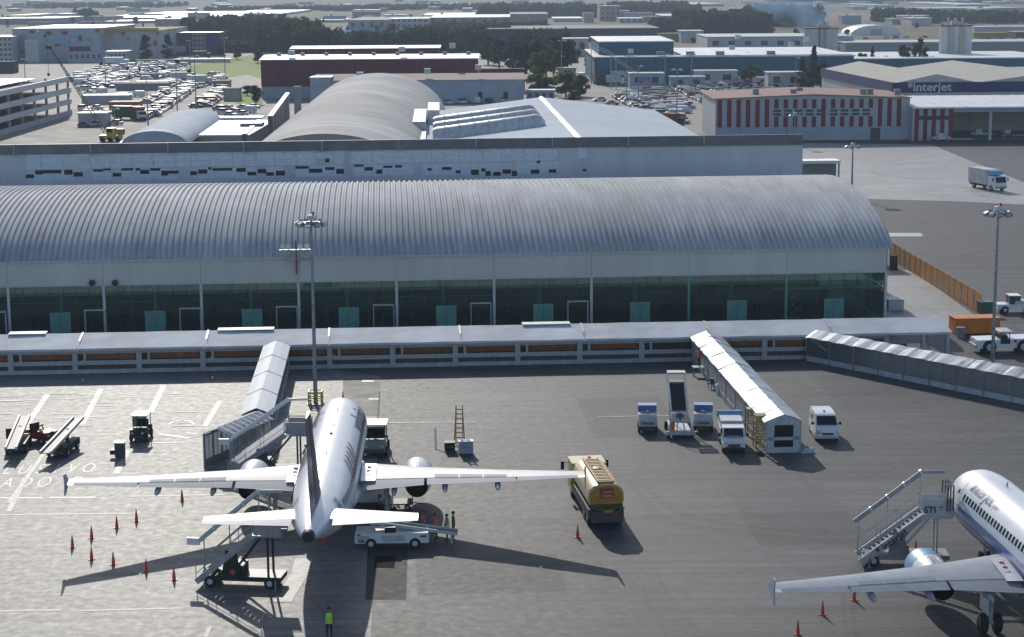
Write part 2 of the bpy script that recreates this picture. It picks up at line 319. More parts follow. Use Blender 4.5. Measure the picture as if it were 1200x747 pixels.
# painted lines and words on the apron
STZ = [.012]
def stroke(pts, w, m='worn_white', z=None, name='painted_line'):
    STZ[0] += .0004; z = STZ[0]
    P = [at(u, v) for u, v in pts]; mb = MB()
    for i in range(len(P)-1):
        d = (P[i+1]-P[i]); d.z = 0; d.normalize(); a = Vector((-d.y, d.x, 0))*w/2
        mb.add([(q.x, q.y, z) for q in (P[i]-a, P[i+1]-a, P[i+1]+a, P[i]+a)], [(0, 1, 2, 3)])
    return tag(mb.build(name, m), **S)
for pts, w, m in (([(-20, 584), (50, 583.6)], .35, 'worn_white'), ([(58, 583.5), (112, 583)], .35, 'worn_white'), ([(150, 582), (262, 580)], .3, 'faint_white'),
                  ([(-20, 717), (72, 715)], .3, 'faint_white'), ([(95, 716), (215, 713)], .25, 'faint_white'), ([(-20, 604), (150, 602)], .3, 'faint_white'),
                  ([(56, 462), (22, 512)], .5, 'worn_white'), ([(118, 456), (96, 498)], .5, 'worn_white'), ([(192, 452), (176, 484)], .5, 'worn_white'), ([(258, 470), (240, 500)], .5, 'faint_white'),
                  ([(168, 492), (160, 508)], .5, 'faint_white'), ([(150, 528), (136, 556)], .5, 'faint_white'), ([(30, 560), (10, 600)], .4, 'faint_white'),
                  ([(60, 520), (10, 590)], .35, 'faint_white'), ([(0, 492), (130, 488)], .3, 'faint_white'), ([(0, 470), (240, 463)], .25, 'faint_white'),
                  ([(196, 498), (204, 494.5), (214, 493), (222, 494), (229, 498)], .3, 'worn_white'), ([(186, 509), (222, 514)], .45, 'worn_white'), ([(218, 507.5), (231, 509.5)], .3, 'worn_white'),
                  ([(181, 519.5), (216, 518.5)], .3, 'worn_white'), ([(231, 519), (240, 519)], .3, 'faint_white'),
                  ([(424, 447), (438, 447)], .8, 'worn_white'), ([(432, 468), (444, 468)], .6, 'worn_white'), ([(430, 496), (560, 495)], .25, 'faint_white'), ([(700, 489), (800, 487)], .25, 'faint_white'),
                  ([(445, 460), (439, 535)], .12, 'patch_dark'), ([(510, 502), (511, 527), (526, 532)], .18, 'patch_dark'),
                  ([(246, 735), (241, 747)], .25, 'faint_white'), ([(885, 255), (1000, 255)], .3, 'faint_white')):
    stroke(pts, w, m)
worn = stroke([(356, 655), (352, 672), (338, 694), (331, 706)], 1.1, 'faint_white', name='worn_stripe')
rgs = random.Random(4)
for _ in range(26):                                  # scuffed remnants of old paint
    u, v = (rgs.uniform(-10, 225), rgs.uniform(458, 502))
    w_ = rgs.uniform(6, 34); stroke([(u, v), (u+w_, v-w_*.012)], rgs.uniform(.12, .3), 'faint_white', name='paint_remnant')
pave('asphalt_patch', [(440, 652), (464, 652), (462, 666), (438, 666)], .0085, mat('bitumen', (.018, .018, .019), .9, spec=.05))
def ground_word(txt, pr, pitch_px, w, h, lean=0):
    """letters laid flat one by one, the last one centred on pixel pr"""
    right = at(*pr); d = BX*((at(pr[0], pr[1])-at(pr[0]-pitch_px, pr[1])).length)
    for i, ch in enumerate(reversed(txt)):
        if ch == ' ': continue
        c = right - d*i; vs, fs = textmesh(ch, 1.0, bold=-.004)
        mb = MB(); mb.add([(c.x+BX.x*v.x*w+BY.x*v.y*h, c.y+BX.y*v.x*w+BY.y*v.y*h, .010) for v in vs], fs)
        tag(mb.build('painted_letter', 'worn_white'), **S)
ground_word('EXCLUSIVO', (104, 549), 18.5, 1.25, 4.0)
ground_word('ADO', (52, 565.5), 21, 1.3, 4.0); ground_word('D', (90, 565), 21, 1.3, 4.0)

# ------------------------------------------------------------------ terminal
mat('fascia', (.60, .59, .56), .6, var=.05, scale=.5, streak=(1, 1, .15), big=(.06, .08))
mat('roof_sheet', (.49, .505, .525), .75, 0.0, spec=.2, var=.11, scale=.9, streak=(1, .12, .4), big=(.09, .15))
mat('pier_roof', (.62, .65, .68), .75, spec=.25, var=.07, scale=.5, big=(.12, .12))
mat('pier_frame', (.46, .46, .46), .6, var=.15)
mat('louvre', (.055, .057, .06), .6, var=.2)
mat('interior_floor', (.30, .30, .27), .5, var=.2)
mat('interior_wall', (.30, .33, .29), .7, var=.25, scale=.35)
mat('door_glass', (.13, .33, .29), .2, var=.1)
AL, AR, FB = -71.4, 41.5, 19.5
rs0 = random.Random(17)
term = thing('terminal_building', 'long terminal with ribbed barrel roof and dark green glass front behind the pier', 'terminal', bp(0, FB), TH)
GT, BT = 5.4, 7.92                                   # glass top, fascia top
BAYP = 10.2; POSTS = [-71.4, -61.3, -51.06, -41.26, -31.22, -21.1, -10.85, -.58, 9.74, 20.14, 30.63, 41.4]
def vault(x): return BT + 4.95*max(0.0, 1-(x/23.5)**2)**.72
# ribbed roof sheet: real ribs, 0.63 m apart
def ribbed_roof():
    NA = 44; prof = [(-23.5*math.cos(math.pi*i/NA)) for i in range(NA+1)]
    mb = MB(); P = .62; xs = []; k = 0; x = AL-.4
    while x < AR+.45:
        xs += [(x, 0), (x+.13, .18), (x+.30, .18), (x+.44, 0)]; x += P
    n = len(xs); vs = []
    for t in prof:
        z = vault(t)
        e = .05; dz = (vault(min(23.49, t+e))-vault(max(-23.49, t-e))); dt = min(23.49, t+e)-max(-23.49, t-e)
        nl = Vector((-dz, dt)).normalized()
        for x, h in xs: vs.append((x, t+23.5+nl.x*h, z+nl.y*h))
    fs = [(i*n+j, i*n+j+1, (i+1)*n+j+1, (i+1)*n+j) for i in range(NA) for j in range(n-1)]
    mb.add(vs, fs); return mb
ribbed_roof().build('roof', 'roof_sheet', term)
mb = MB(); NA = 40                                   # end gable wall
ring = [(-23.5*math.cos(math.pi*i/NA)) for i in range(NA+1)]
for a in (AL, AR):
    mb.add([(a, t+23.5, vault(t)-.05) for t in ring] + [(a, 47, 0), (a, 47, 0)][:1] + [(a, 13.2, 0), (a, 13.2, GT), (a, 0, GT)], [tuple(range(NA+1+4))])
mb.build('gable_wall', 'fascia', term)
W = 10.2
for i in range(len(POSTS)-1):                        # fascia panels, one per bay
    MB().bb(POSTS[i]+.02, POSTS[i+1]-.01, -.12, .35, GT, BT+.06).build('fascia_panel', 'fascia', term)
MB().bb(AL, AR+.12, -.16, .0, GT-.1, GT+.08).build('soffit_trim', 'light_grey', term)
MB().bb(AL, AR+.1, -.45, -.12, BT-.06, BT+.1).build('gutter', 'light_grey', term)
MB().bb(AL, AR-.1, .4, 12, .0, .03).build('interior_floor', 'interior_floor', term)
MB().bb(AL, AR-5, 9.5, 9.8, .03, GT).build('interior_wall', 'interior_wall', term)
MB().bb(AL, AR-.2, .4, 12, GT, GT+.12).build('ceiling', 'light_grey', term)
cpost = MB().bb(-.13, .13, -.16, .12, 0, GT-.1).mesh('mullion', 'dirty_white'); tpost = MB().bb(-.12, .12, -.1, .12, 0, GT-.1).mesh('mullion', 'door_glass')
for i, a in enumerate(POSTS): place('mullion', cpost if i < 9 or i == 11 else tpost, term, (a, 0, 0))
pm = {}
for i in range(len(POSTS)-1):
    n = 7; w = (POSTS[i+1]-POSTS[i]-.28)/n
    for j in range(n):
        x = POSTS[i]+.14+w*(j+.5)
        for z0, z1 in ((.05, 3.55), (3.62, GT-.12)):
            key = (round(w, 2), z0)
            if key not in pm: pm[key] = MB().bb(-w/2+.03, w/2-.03, -.012, .012, z0, z1).mesh('glass_pane', 'terminal_glass')
            place('glass_pane', pm[key], term, (x, .02+random.uniform(-.004, .004), 0))
    mb = MB(); mb.bb(POSTS[i]+.14, POSTS[i+1]-.14, .0, .07, 3.55, 3.62)
    for j in range(1, n): mb.bb(POSTS[i]+.14+w*j-.025, POSTS[i]+.14+w*j+.025, .0, .08, 0, 3.55); mb.bb(POSTS[i]+.14+w*j-.025, POSTS[i]+.14+w*j+.025, .0, .08, 3.62, GT-.12)
    mb.build('glazing_bars', 'dark_grey', term)
    a = POSTS[i]                                     # sliding door and boarding portal of each bay
    do = MB().bb(-1.0, -.02, -.09, -.05, 0, 2.5).bb(.02, 1.0, -.09, -.05, 0, 2.5).build('sliding_door', 'door_glass', term, (a+5.2, 0, 0))
    MB().bb(-1.06, -1.0, -.1, -.04, 0, 2.56).bb(1.0, 1.06, -.1, -.04, 0, 2.56).bb(-1.0, 1.0, -.1, -.04, 2.5, 2.56).build('door_frame', 'dull_steel', do)
    if i < 8:
        MB().bb(-1.1, -1.02, -.5, -.06, 0, 2.75).bb(1.02, 1.1, -.5, -.06, 0, 2.75).bb(-1.1, 1.1, -.5, -.06, 2.75, 2.85).build('portal_frame', 'light_grey', term, (a+8.85, 0, 0))
MB().bb(AL, AR-5, 3.2, 3.5, 3.75, GT-.02).build('bulkhead', 'pier_roof', term)
for k in range(22): MB().bb(0, .7, 5, 5.6, .03, rs0.uniform(.8, 1.6)).build('seat_row', 'dark_grey', term, (AL+8+k*4.6, rs0.uniform(-1, 2), 0))
for i in range(len(POSTS)-2): MB().cyl((POSTS[i]+5, 2.4, .03), (POSTS[i]+5, 2.4, GT), .28, n=14).build('column', 'dirty_white', term)
mb = MB().bb(AR-4.6, AR-.3, 7.5, 7.7, .05, 4.2)      # pale room behind the glass at the corner
mb.build('interior_partition', 'pier_roof', term)
MB().bb(AR-12, AR-.4, 1.2, 1.6, 3.45, 3.62).build('interior_beam', 'white_paint', term)
for k in range(4): MB().bb(0, 1.3, 0, .06, 3.75, 4.95).build('interior_panel', 'white_paint', term, (AR-7.0+k*1.45, 1.3, 0))
st = MB()
for k in range(12): st.bb(AR-3.8+k*.26, AR-3.5+k*.26, 2.2, 3.4, 2.6-k*.2, 2.7-k*.2)
st.bar((AR-3.8, 2.2, 2.6), (AR-.6, 2.2, .3), .08, .25).bar((AR-3.8, 3.4, 2.6), (AR-.6, 3.4, .3), .08, .25); st.build('interior_stairs', 'pier_roof', term)
sc = MB()                                            # folding lift platform inside the glass
for k in range(5): sc.bar((AR-10.6+(k % 2)*1.3, 1.1, .5+k*.8), (AR-9.3-(k % 2)*1.3, 1.1, 1.3+k*.8), .1); sc.bar((AR-9.3-(k % 2)*1.3, 1.2, .5+k*.8), (AR-10.6+(k % 2)*1.3, 1.2, 1.3+k*.8), .1)
sc.bb(AR-10.8, AR-9.1, .8, 1.5, .04, .5).bb(AR-10.8, AR-9.1, .8, 1.5, 4.5, 4.6)
lift = sc.build('scissor_lift', 'dirty_white', None, bp(0, FB), TH); tag(lift, 'white scissor lift seen through the glass near the terminal corner', 'lift')
# glazed corner return
for k in range(8):
    for z0, z1 in ((.05, 3.55), (3.62, GT-.12)): MB().bb(AR-.02, AR+.005, .2+k*1.6, 1.7+k*1.6, z0, z1).build('glass_pane', 'terminal_glass', term)
def rel(root, p): return root.matrix_basis.inverted() @ Vector(p)
for u in (108, 135):
    p = on_b(u, 331, FB-.35); c = thing('floodlight', 'small black floodlight fixed under the terminal fascia', 'floodlight', p, TH, 'floodlights on the terminal fascia')
    MB().lathe((0, -.25, -.05), (0, 1, -.1), [(0, .30), (.1, .34), (.35, .2), (.4, .1)], 12).build('housing', 'black', c, smooth=40)
    MB().bb(-.05, .05, .05, .23, .0, .12).build('bracket', 'dark_grey', c)
    MB().bb(-.2, .2, -.1, .05, .26, .36).build('visor', 'light_grey', c)
p0 = on_b(347, 297, FB-.45); rk = thing('lamp_rack', 'steel rack with four lamps on a post at the terminal roof edge', 'lamp rack', (p0.x, p0.y, 0), TH)
z = p0.z
MB().bb(-1.7, 1.7, -.5, .1, z+.35, z+.42).bb(-1.4, 1.4, -.55, .15, z-.62, z-.55).bar((-1.4, -.2, z-.55), (-1.4, -.2, z+.35), .06).bar((1.4, -.2, z-.55), (1.4, -.2, z+.35), .06).bar((-.7, -.2, z-.55), (-.7, -.2, z+.35), .05).bar((.7, -.2, z-.55), (.7, -.2, z+.35), .05).build('platform', 'dull_steel', rk)
MB().bb(-.07, .07, -.1, .1, z-2.2, z+1.4).bar((0, -.1, z-2), (0, .4, z-2), .08).bar((0, 0, z-.4), (0, .4, z-.4), .08).build('post', mat('rust_red', (.20, .07, .05), .7), rk)
for x in (-1.35, -.75, .45, 1.15):
    l = MB().extr([(-.28, .0), (.25, .0), (.28, .42), (-.15, .5)], 'x', x-.26, x+.26).build('lamp', 'dirty_white', rk, (0, -.2, z+.55)); MB().bb(x-.24, x+.24, -.34, -.29, .05, .42).build('lens', 'lamp_glass', l); MB().bb(x-.04, x+.04, -.04, .04, -.14, 0).build('foot', 'dull_steel', l)
for u in (134, 150, 158): pass
# small vents on the roof foot
for u0, u1 in ((135, 141), (144, 148), (151, 157)):
    a = bloc(on_b((u0+u1)/2, 301, FB))[0]; MB().bb(-.22, .22, -.05, .3, BT+.1, BT+.28).build('roof_vent', 'light_grey', term, (a, .25, 0))
# ------------------------------------------------------------------ hall behind the terminal
mat('hall_wall', (.60, .61, .63), .6, var=.06, scale=.4, streak=(1, 1, .2), big=(.05, .1))
mat('blue_sheet', (.66, .72, .79), .5, var=.10, scale=1.6, streak=(1, 1, 2))
mat('parapet', (.17, .175, .185), .6, var=.15, scale=.5, big=(.1, .15))
HB = 66.6; hall = thing('hall', 'long grey hall with dark parapet and peeling pale blue cladding behind the barrel roof', 'building', bp(0, HB), TH)
HL, HR = -78, 42.7
MB().bb(HL, HR, 0, 9, 0, 15.0).build('wall', 'hall_wall', hall)
MB().bb(HL, HR-.2, .4, 9.2, 15.0, 15.25).build('roof', 'mid_grey', hall)
js = [HL, -70, -58.87, -49.26, -39.5, -29.87, -19.9, -10.07, -.1, 9.8, 19.7, 29.6, HR]
for i in range(len(js)-1):
    MB().bb(js[i]+.06, js[i+1]-.06, -.25, .15, 15.0, 16.25+.01*i).build('parapet_panel', 'parapet', hall)
    MB().bb(js[i]-.09, js[i]+.09, -.4, -.24, 14.85, 16.3).build('parapet_post', 'dull_steel', hall)
    if i < 9: MB().bb(js[i]+.4, js[i]+1.2, -.42, -.26, 14.75, 14.95).build('bracket', 'dirty_white', hall)
rs = random.Random(3)
def wa(u, v): p = on_b(u, v, HB-.05); return bloc(p)[0], p.z
def wsheet(u0, u1, v0, v1, m, dep, name):
    a0, z1 = wa(u0, v0); a1, z0 = wa(u1, v1); sl = -.0165
    MB().bb(a0, a1, -dep, .0, z0, z1).build(name, m, hall)
u = 30                                               # three courses of pale blue sheets
base = lambda u: 177 - .018*u*1.0
while u < 655:
    w = rs.choice((14, 18, 22, 26)); u1 = min(u+w, 655)
    if 401 < u+w/2 < 415: u = 416; continue
    t = base(u)
    for k, (v0, v1) in enumerate(((1.5, 8.2), (8.7, 15.5), (16, 22.5))):
        if rs.random() < .05: continue
        wsheet(u+.4, u1-.2, t+v0, t+v1, 'blue_sheet', .05+rs.uniform(0, .03), 'cladding_sheet')
    u = u1
t = base(405); wsheet(403, 412, t+1, t+22, 'light_grey', .12, 'access_panel')
wsheet(677, 688, base(680)+1.5, base(680)+21, 'blue_sheet', .06, 'cladding_sheet')
# torn lower course: pale remnants and black gaps where the sheets are gone
for u0, u1, d0, d1 in ((30, 40, 38, 42), (41, 51, 32, 37), (51, 72, 32, 35.5), (75, 85, 32, 38), (86, 97, 36, 41), (109, 121, 32, 34.5), (121, 130, 30, 33), (132, 142, 38, 42), (142, 156, 31, 33.5), (159, 164, 30, 34), (164, 175, 34, 39),
                       (176, 188, 32, 34.5), (189, 197, 36, 42), (197, 209, 36, 39.5), (223, 231, 37.5, 42), (232, 243, 35, 40), (244, 248, 32, 34.5), (249, 272, 33.5, 36), (277, 288, 34, 38.5), (290, 300, 40, 44), (302, 312, 36, 41), (312, 321, 41, 45), (323, 334, 39, 45),
                       (346, 362, 33, 35.5), (362, 378, 37, 41.5), (381, 392, 35, 38), (394, 403, 38, 44), (415, 426, 32, 34), (427, 437, 36, 40), (441, 448, 40, 45), (449, 460, 34.5, 36.5), (463, 471, 34, 36.5), (501, 506, 39, 42), (518, 529, 38, 41), (534, 540, 43, 46.5),
                       (552, 561, 42.5, 49), (564, 569, 41, 44.5), (569, 575, 45, 51), (578, 587, 46.5, 51), (589, 599, 43, 48), (600, 606, 45.5, 52), (622, 632, 44, 49), (643, 652, 44, 48), (683, 687, 44.5, 47), (616, 619, 20, 23), (629, 633, 31, 34), (178, 182, 22, 25), (183, 186, 19, 22), (381, 386, 22, 27), (566, 569, 14, 17)):
    b = 177-.018*u0; k = (d0 + d1)/2; wsheet(u0, u1, b+d0*.8-2, b+d1*.8-1.2, 'black', .03+rs.uniform(0, .01), 'torn_gap')
for u0, u1 in ((40, 84), (108, 130), (142, 208), (226, 300), (312, 332), (346, 402), (414, 484), (495, 600), (604, 655)):
    b = 177-.018*u0; wsheet(u0, u1, b+24.4, b+36, 'blue_sheet', .02, 'cladding_sheet')
# strip of white roof beyond the hall's end
cp = thing('canopy', 'low white canopy sticking out past the end of the grey hall', 'canopy', bp(HR, HB), TH)
MB().bb(.1, 7.3, 9, 12, 11.6, 12.0).build('roof', 'white_paint', cp); MB().bb(.1, 7.3, 11.5, 11.8, 0, 11.6).build('wall', 'mid_grey', cp)
for x in (.3, 7.0): MB().bb(x, x+.2, 9.1, 9.3, 0, 11.6).build('post', 'dull_steel', cp)

# ------------------------------------------------------------------ pier in front of the terminal
pier = thing('boarding_pier', 'low covered pier with pale roof and brown strip windows along the terminal', 'pier', bp(0, 0), TH)
PL, PR, PW = -71.0, 42.7, 6.6
jn = [PL, -65, -53, -40.99, -29.07, -17.46, -4.9, 6.95, 19.06, 30.96, PR]
def roof_panel(w, sag=0):
    ys = [-.45, .9, 2.3, 3.6, PW+.3]; zs = [2.46, 2.73, 3.0, 3.25, 2.6]
    mb = MB(); nx = 6; vs = []
    for i in range(nx+1):
        for y, z in zip(ys, zs): vs.append((w*i/nx, y, z + (random.uniform(-.02, .02) if 0 < i < nx else 0)))
    n = len(ys); fs = [(i*n+j, (i+1)*n+j, (i+1)*n+j+1, i*n+j+1) for i in range(nx) for j in range(n-1)]
    mb.add(vs, fs); mb.add([(v[0], v[1], v[2]-.07) for v in vs], [f[::-1] for f in fs])
    mb.bb(0, w, -.47, -.40, 2.25, 2.44); return mb
for i in range(len(jn)-1):
    roof_panel(jn[i+1]-jn[i]-.1).build('roof_panel', 'pier_roof', pier, (jn[i]+.05, 0, .01*(i % 2)))
    MB().extr([(-.5, 2.34), (1.2, 2.93), (3.6, 3.32), (3.6, 3.2), (1.2, 2.8), (-.5, 2.2)], 'x', -.09, .09).build('roof_seam', 'light_grey', pier, (jn[i], 0, 0))
bays = [];  a = -29.33
while a > PL: a -= 5.97
a += 5.97
while a < PR-1: bays.append(a); a += 5.97
pw = 5.97-.5
m_post = MB().bb(-.25, .25, -.06, .3, 0, 2.3).mesh('post', 'pier_frame'); m_win = MB().bb(0, pw, .12, .15, 1.22, 1.9).mesh('strip_window', 'pier_glass')
m_sill = MB().bb(0, pw, .02, .2, .82, 1.22).mesh('sill', 'pier_frame'); m_lou = MB().bb(0, pw, .14, .2, .38, .82).mesh('louvre', 'louvre'); m_base = MB().bb(0, pw, .0, .2, 0, .38).mesh('base_panel', 'pier_frame')
m_head = MB().bb(0, pw, .02, .2, 1.9, 2.3).mesh('header', 'pier_frame'); m_in = MB().bb(0, .22, .06, .18, 1.22, 1.9).mesh('window_post', 'pier_frame'); m_bl = MB().bb(.8, pw-.15, .17, .19, 1.36, 1.9).mesh('blind', mat('blind_orange', (.80, .46, .27), .7, var=.2))
for i, a in enumerate(bays):
    place('post', m_post, pier, (a, 0, 0))
    if i == len(bays)-1: break
    x = a+.25
    for nm, me in (('strip_window', m_win), ('sill', m_sill), ('louvre', m_lou), ('base_panel', m_base), ('header', m_head)): place(nm, me, pier, (x, 0, 0))
    place('window_post', m_in, pier, (x+.55, 0, 0))
    if rs.random() < .9: place('blind', m_bl, pier, (x, 0, rs.uniform(-.04, .03)))
MB().bb(PL, PR-2.5, PW-.2, PW, 0, 2.35).build('back_wall', 'dirty_white', pier)
MB().bb(PL, PR-.5, .25, PW-.2, .01, .06).build('floor', 'interior_floor', pier)
MB().bb(PR-.5, PR-.15, -.05, .35, 0, 2.3).bb(PR-.5, PR-.15, PW-.4, PW, 0, 2.3).bb(PR-2.9, PR-2.55, -.05, .35, 0, 2.3).build('end_portal', 'light_grey', pier)
for u0, u1, v, wd in ((10, 54, 388, 'short'), (255, 321, 383.5, 'longest'), (612, 668, 378, 'mid length')):        # loose pale sheets lying on the pier roof
    a0, a1 = bloc(on_b(u0, v, 3.6))[0], bloc(on_b(u1, v, 3.6))[0]
    tag(MB().bb(0, a1-a0, 0, 1.3, 0, .07).build('roof_sheet', 'dirty_white', None, bp(a0, 3.2, 3.27), TH), wd+' loose pale sheet lying along the ridge of the pier roof', 'roof sheet', 'loose sheets on the pier roof')

# ------------------------------------------------------------------ covered walkways
def walkway(name, label, p0, p1, w, zw, zr, roofm, npan, wallm=('pier_frame', 'canopy_glass'), rib=None, end=False, crumple=0.0, bays=6):
    """gabled corridor from p0 to p1: roof panels, ridge seams, posts, glazed sides, rails"""
    p0, p1 = Vector(p0), Vector(p1); L = (p1-p0).length; r = thing(name, label, 'walkway', (p0.x, p0.y, 0), ang(p0, p1))
    for i in range(npan):
        x0, x1 = L*i/npan-.015, L*(i+1)/npan+.015; h = w/2+.22; mb = MB(); nx = 4; vs = []
        for k in range(nx+1):
            x = x0+(x1-x0)*k/nx; j = (rs.uniform(-crumple, crumple) if crumple else 0) + (rib*(.5-abs(k/nx-.5))*2 if rib else 0)
            for y, z in ((-h, zw-.05), (-h*.5, (zw+zr)/2), (0, zr), (h*.5, (zw+zr)/2), (h, zw-.05)): vs.append((x, y, z+j+(rs.uniform(-crumple, crumple)*.6 if crumple else 0)))
        fs = [(a*5+b, a*5+b+1, a*5+b+6, a*5+b+5) for a in range(nx) for b in range(4)]
        mb.add(vs, fs); mb.add([(v[0], v[1], v[2]-.06) for v in vs], [f[::-1] for f in fs]); mb.build('roof_panel', roofm, r)
        if not crumple: MB().extr([(-h-.02, zw), (0, zr+.06), (h+.02, zw), (h+.02, zw-.06), (0, zr), (-h-.02, zw-.06)], 'x', L*i/npan-.04, L*i/npan+.04).build('roof_seam', roofm, r)
    for s in (-1, 1):
        y = s*w/2
        for k in range(bays+1):
            x = L*k/bays; MB().bb(x-.07, x+.07, y-.07, y+.07, 0, zw).build('post', wallm[0], r)
            if k < bays:
                x2 = L*(k+1)/bays
                MB().bb(x+.07, x2-.07, y-.012, y+.012, .55, zw-.2).build('side_pane', wallm[1], r)
                MB().bb(x+.07, x2-.07, y-.04, y+.04, 0, .5).build('kick_panel', wallm[2] if len(wallm) > 2 else wallm[0], r)
                MB().bb(x+.07, x2-.07, y-.05, y+.05, .5, .56).bb(x+.07, x2-.07, y-.05, y+.05, zw-.2, zw-.08).bb((x+x2)/2-.025, (x+x2)/2+.025, y-.03, y+.03, .56, zw-.2).build('rail', wallm[0], r)
    MB().bb(0, L, -w/2+.08, w/2-.08, .01, .07).build('floor', 'mid_grey', r)
    if end:
        MB().bb(L-.06, L+.06, -w/2+.07, w/2-.07, 0, .45).bb(L-.06, L+.06, -w/2+.07, w/2-.07, 1.0, 1.25).bb(L-.06, L+.06, -w/2+.07, -w/2+.55, .45, zw).bb(L-.06, L+.06, w/2-.55, w/2-.07, .45, zw).add([(L, -w/2, zw), (L, w/2, zw), (L, 0, zr-.03)], [(0, 1, 2)]).bb(L-.06, L+.06, -w/2+.55, w/2-.55, zw-.3, zw).build('end_wall', 'light_grey', r)
        for z0, z1 in ((.45, 1.0), (1.25, zw-.3)): MB().bb(L-.02, L+.02, -w/2+.55, w/2-.55, z0, z1).build('end_pane', 'window_dark', r)
    return r
walkway('boarding_walkway', 'straight walkway with smooth white gabled roof leading to the airliner nose', bp(-22.3, -.6), bp(-22.3, -29.6), 2.1, 2.5, 3.0, mat('walk_white', (.86, .86, .85), .6, spec=.3, var=.04) and 'walk_white', 4, bays=5)
q0, q1 = at(303, 483, 3.0), at(254, 503.5, 3.0)
walkway('boarding_shelter', 'short grey ribbed shelter with clear sides at the end of the white walkway', (q0.x, q0.y, 0), (q1.x, q1.y, 0), 2.3, 2.55, 3.05, 'light_grey', 8, rib=.10, wallm=('cargo_grey', 'pale_pane'), bays=5)
mat('walk_panel', (.34, .345, .35), .6, var=.2, scale=1.0)
walkway('foil_walkway', 'walkway with crumpled bright foil roof and boxed end beside the white van', bp(18.6, -.6), bp(18.6, -36), 2.6, 2.5, 3.05, 'foil', 14, ('pier_frame', 'walk_panel', 'mid_grey'), end=True, crumple=.05, bays=8)
e1 = at(1200, 470); s1 = at(953, 420.5); d3 = (e1-s1).normalized()
walkway('glazed_walkway', 'slanting walkway with silver seamed roof and glass sides leaving the pier end', s1+d3*.2, s1+d3*42, 2.4, 2.35, 2.85, 'foil', 22, ('dull_steel', 'pale_pane', 'light_grey'), rib=.06, crumple=.018, bays=14)

# ------------------------------------------------------------------ orange fence, box and paving edge right of the terminal
f0, f1 = at(1043, 304), at(1149, 369); L = (f1-f0).length; fr = thing('panel_fence', 'tall orange brown panel fence running from the terminal back to the orange box', 'fence', f0, ang(f0, f1))
NP = 16
for i in range(NP):
    x0, x1 = L*i/NP, L*(i+1)/NP; MB().bb(x0+.06, x1-.06, -.03, .03, .05, 2.35+rs.uniform(-.05, .05)).build('panel', 'fence_orange', fr)
    MB().bb(x0-.05, x0+.05, -.06, .06, 0, 2.4).build('post', 'dull_steel', fr)
    MB().bb(x0+.06, x1-.06, .03, .07, .5, .6).bb(x0+.06, x1-.06, .03, .07, 1.8, 1.9).build('rail', 'dull_steel', fr)
bp0 = at(1047, 316); tag(MB().bb(-.5, .5, -.4, .4, 0, .12).bb(-.42, .42, -.35, .35, .12, 1.7).bb(-.5, .5, -.42, .42, 1.7, 1.8).bb(-.3, .3, -.37, -.35, .5, 1.5).build('utility_cabinet', 'dark_grey', None, bp0, TH), 'dark utility cabinet at the far foot of the orange fence', 'cabinet')
o0 = at(1122, 392); ob = thing('site_container', 'bright orange site container with a hatch standing behind the tow tractor', 'container', at(1119, 392.6), TH)
CW = (at(1173, 392)-at(1119, 392)).length
MB().bb(0, CW, 0, 2.2, .1, 1.62).build('body', 'orange_paint', ob); MB().bb(-.05, CW+.05, -.05, 2.25, 1.62, 1.7).build('lid', 'orange_paint', ob); MB().bb(.2, CW-.2, .2, 2.0, 0, .1).build('skid', 'dark_grey', ob)
MB().bb(CW*.62, CW*.72, -.04, 0, .75, 1.4).build('hatch', 'gold_trim', ob)
for k in range(12): MB().bb(CW*(k+.4)/12, CW*(k+.5)/12, -.025, 0, .15, 1.6).build('rib', 'orange_paint', ob)
tag(MB().bb(-.35, .35, -.3, .3, .08, 1.0).bb(-.4, .4, -.35, .35, 1.0, 1.1).bb(-.38, .38, -.32, .32, 0, .08).bb(-.25, .25, -.33, -.3, .3, .8).build('ground_power_box', 'mid_grey', None, at(1125, 396), TH), 'small grey metal box in front of the orange container', 'box')
g0 = at(1051, 362); tag(MB().bb(-1.2, .5, -1, 1, 0, 1.1).bb(-1.25, .55, -1.05, 1.05, 1.1, 1.2).bb(-.9, .2, -1.04, -1, .2, .9).build('equipment_box', 'light_grey', None, g0, TH), 'pale equipment box against the end of the glass terminal', 'box')
# ------------------------------------------------------------------ airliners (local frame: x right, y forward, z up; s = metres aft of the nose, y = 18 - s)
FT = [(0, 3.25, 3.15, .05), (.12, 3.5, 2.93, .32), (.35, 3.72, 2.72, .6), (.8, 4.02, 2.48, .92), (1.4, 4.45, 2.24, 1.22), (2.0, 4.92, 2.06, 1.45), (2.8, 5.38, 1.93, 1.66), (3.8, 5.68, 1.83, 1.84), (5, 5.82, 1.77, 1.94), (6.5, 5.87, 1.75, 1.975),
      (10, 5.87, 1.75, 1.975), (15, 5.87, 1.75, 1.975), (20, 5.87, 1.75, 1.975), (24, 5.87, 1.76, 1.975), (26, 5.87, 1.92, 1.94), (28, 5.86, 2.27, 1.84), (30, 5.83, 2.75, 1.67), (32, 5.76, 3.3, 1.41), (34, 5.66, 3.88, 1.07), (35.5, 5.56, 4.3, .79), (36.8, 5.42, 4.65, .5), (37.5, 5.3, 4.82, .28)]
def fus(s):
    for i in range(len(FT)-1):
        a, b = FT[i], FT[i+1]
        if s <= b[0]:
            t = (s-a[0])/(b[0]-a[0]); return [a[k]+(b[k]-a[k])*t for k in (1, 2, 3)]
    return list(FT[-1][1:])
def skin(s, th, off=0.0):                    # th: 0 right side, 90 top, 180 left side (degrees)
    top, bot, hw = fus(s); zc, hh = (top+bot)/2, (top-bot)/2; c, q = math.cos(R(th)), math.sin(R(th))
    n = Vector((c/hw, 0, q/hh)).normalized()*off
    return Vector((hw*c+n.x, 18-s, zc+hh*q+n.z))
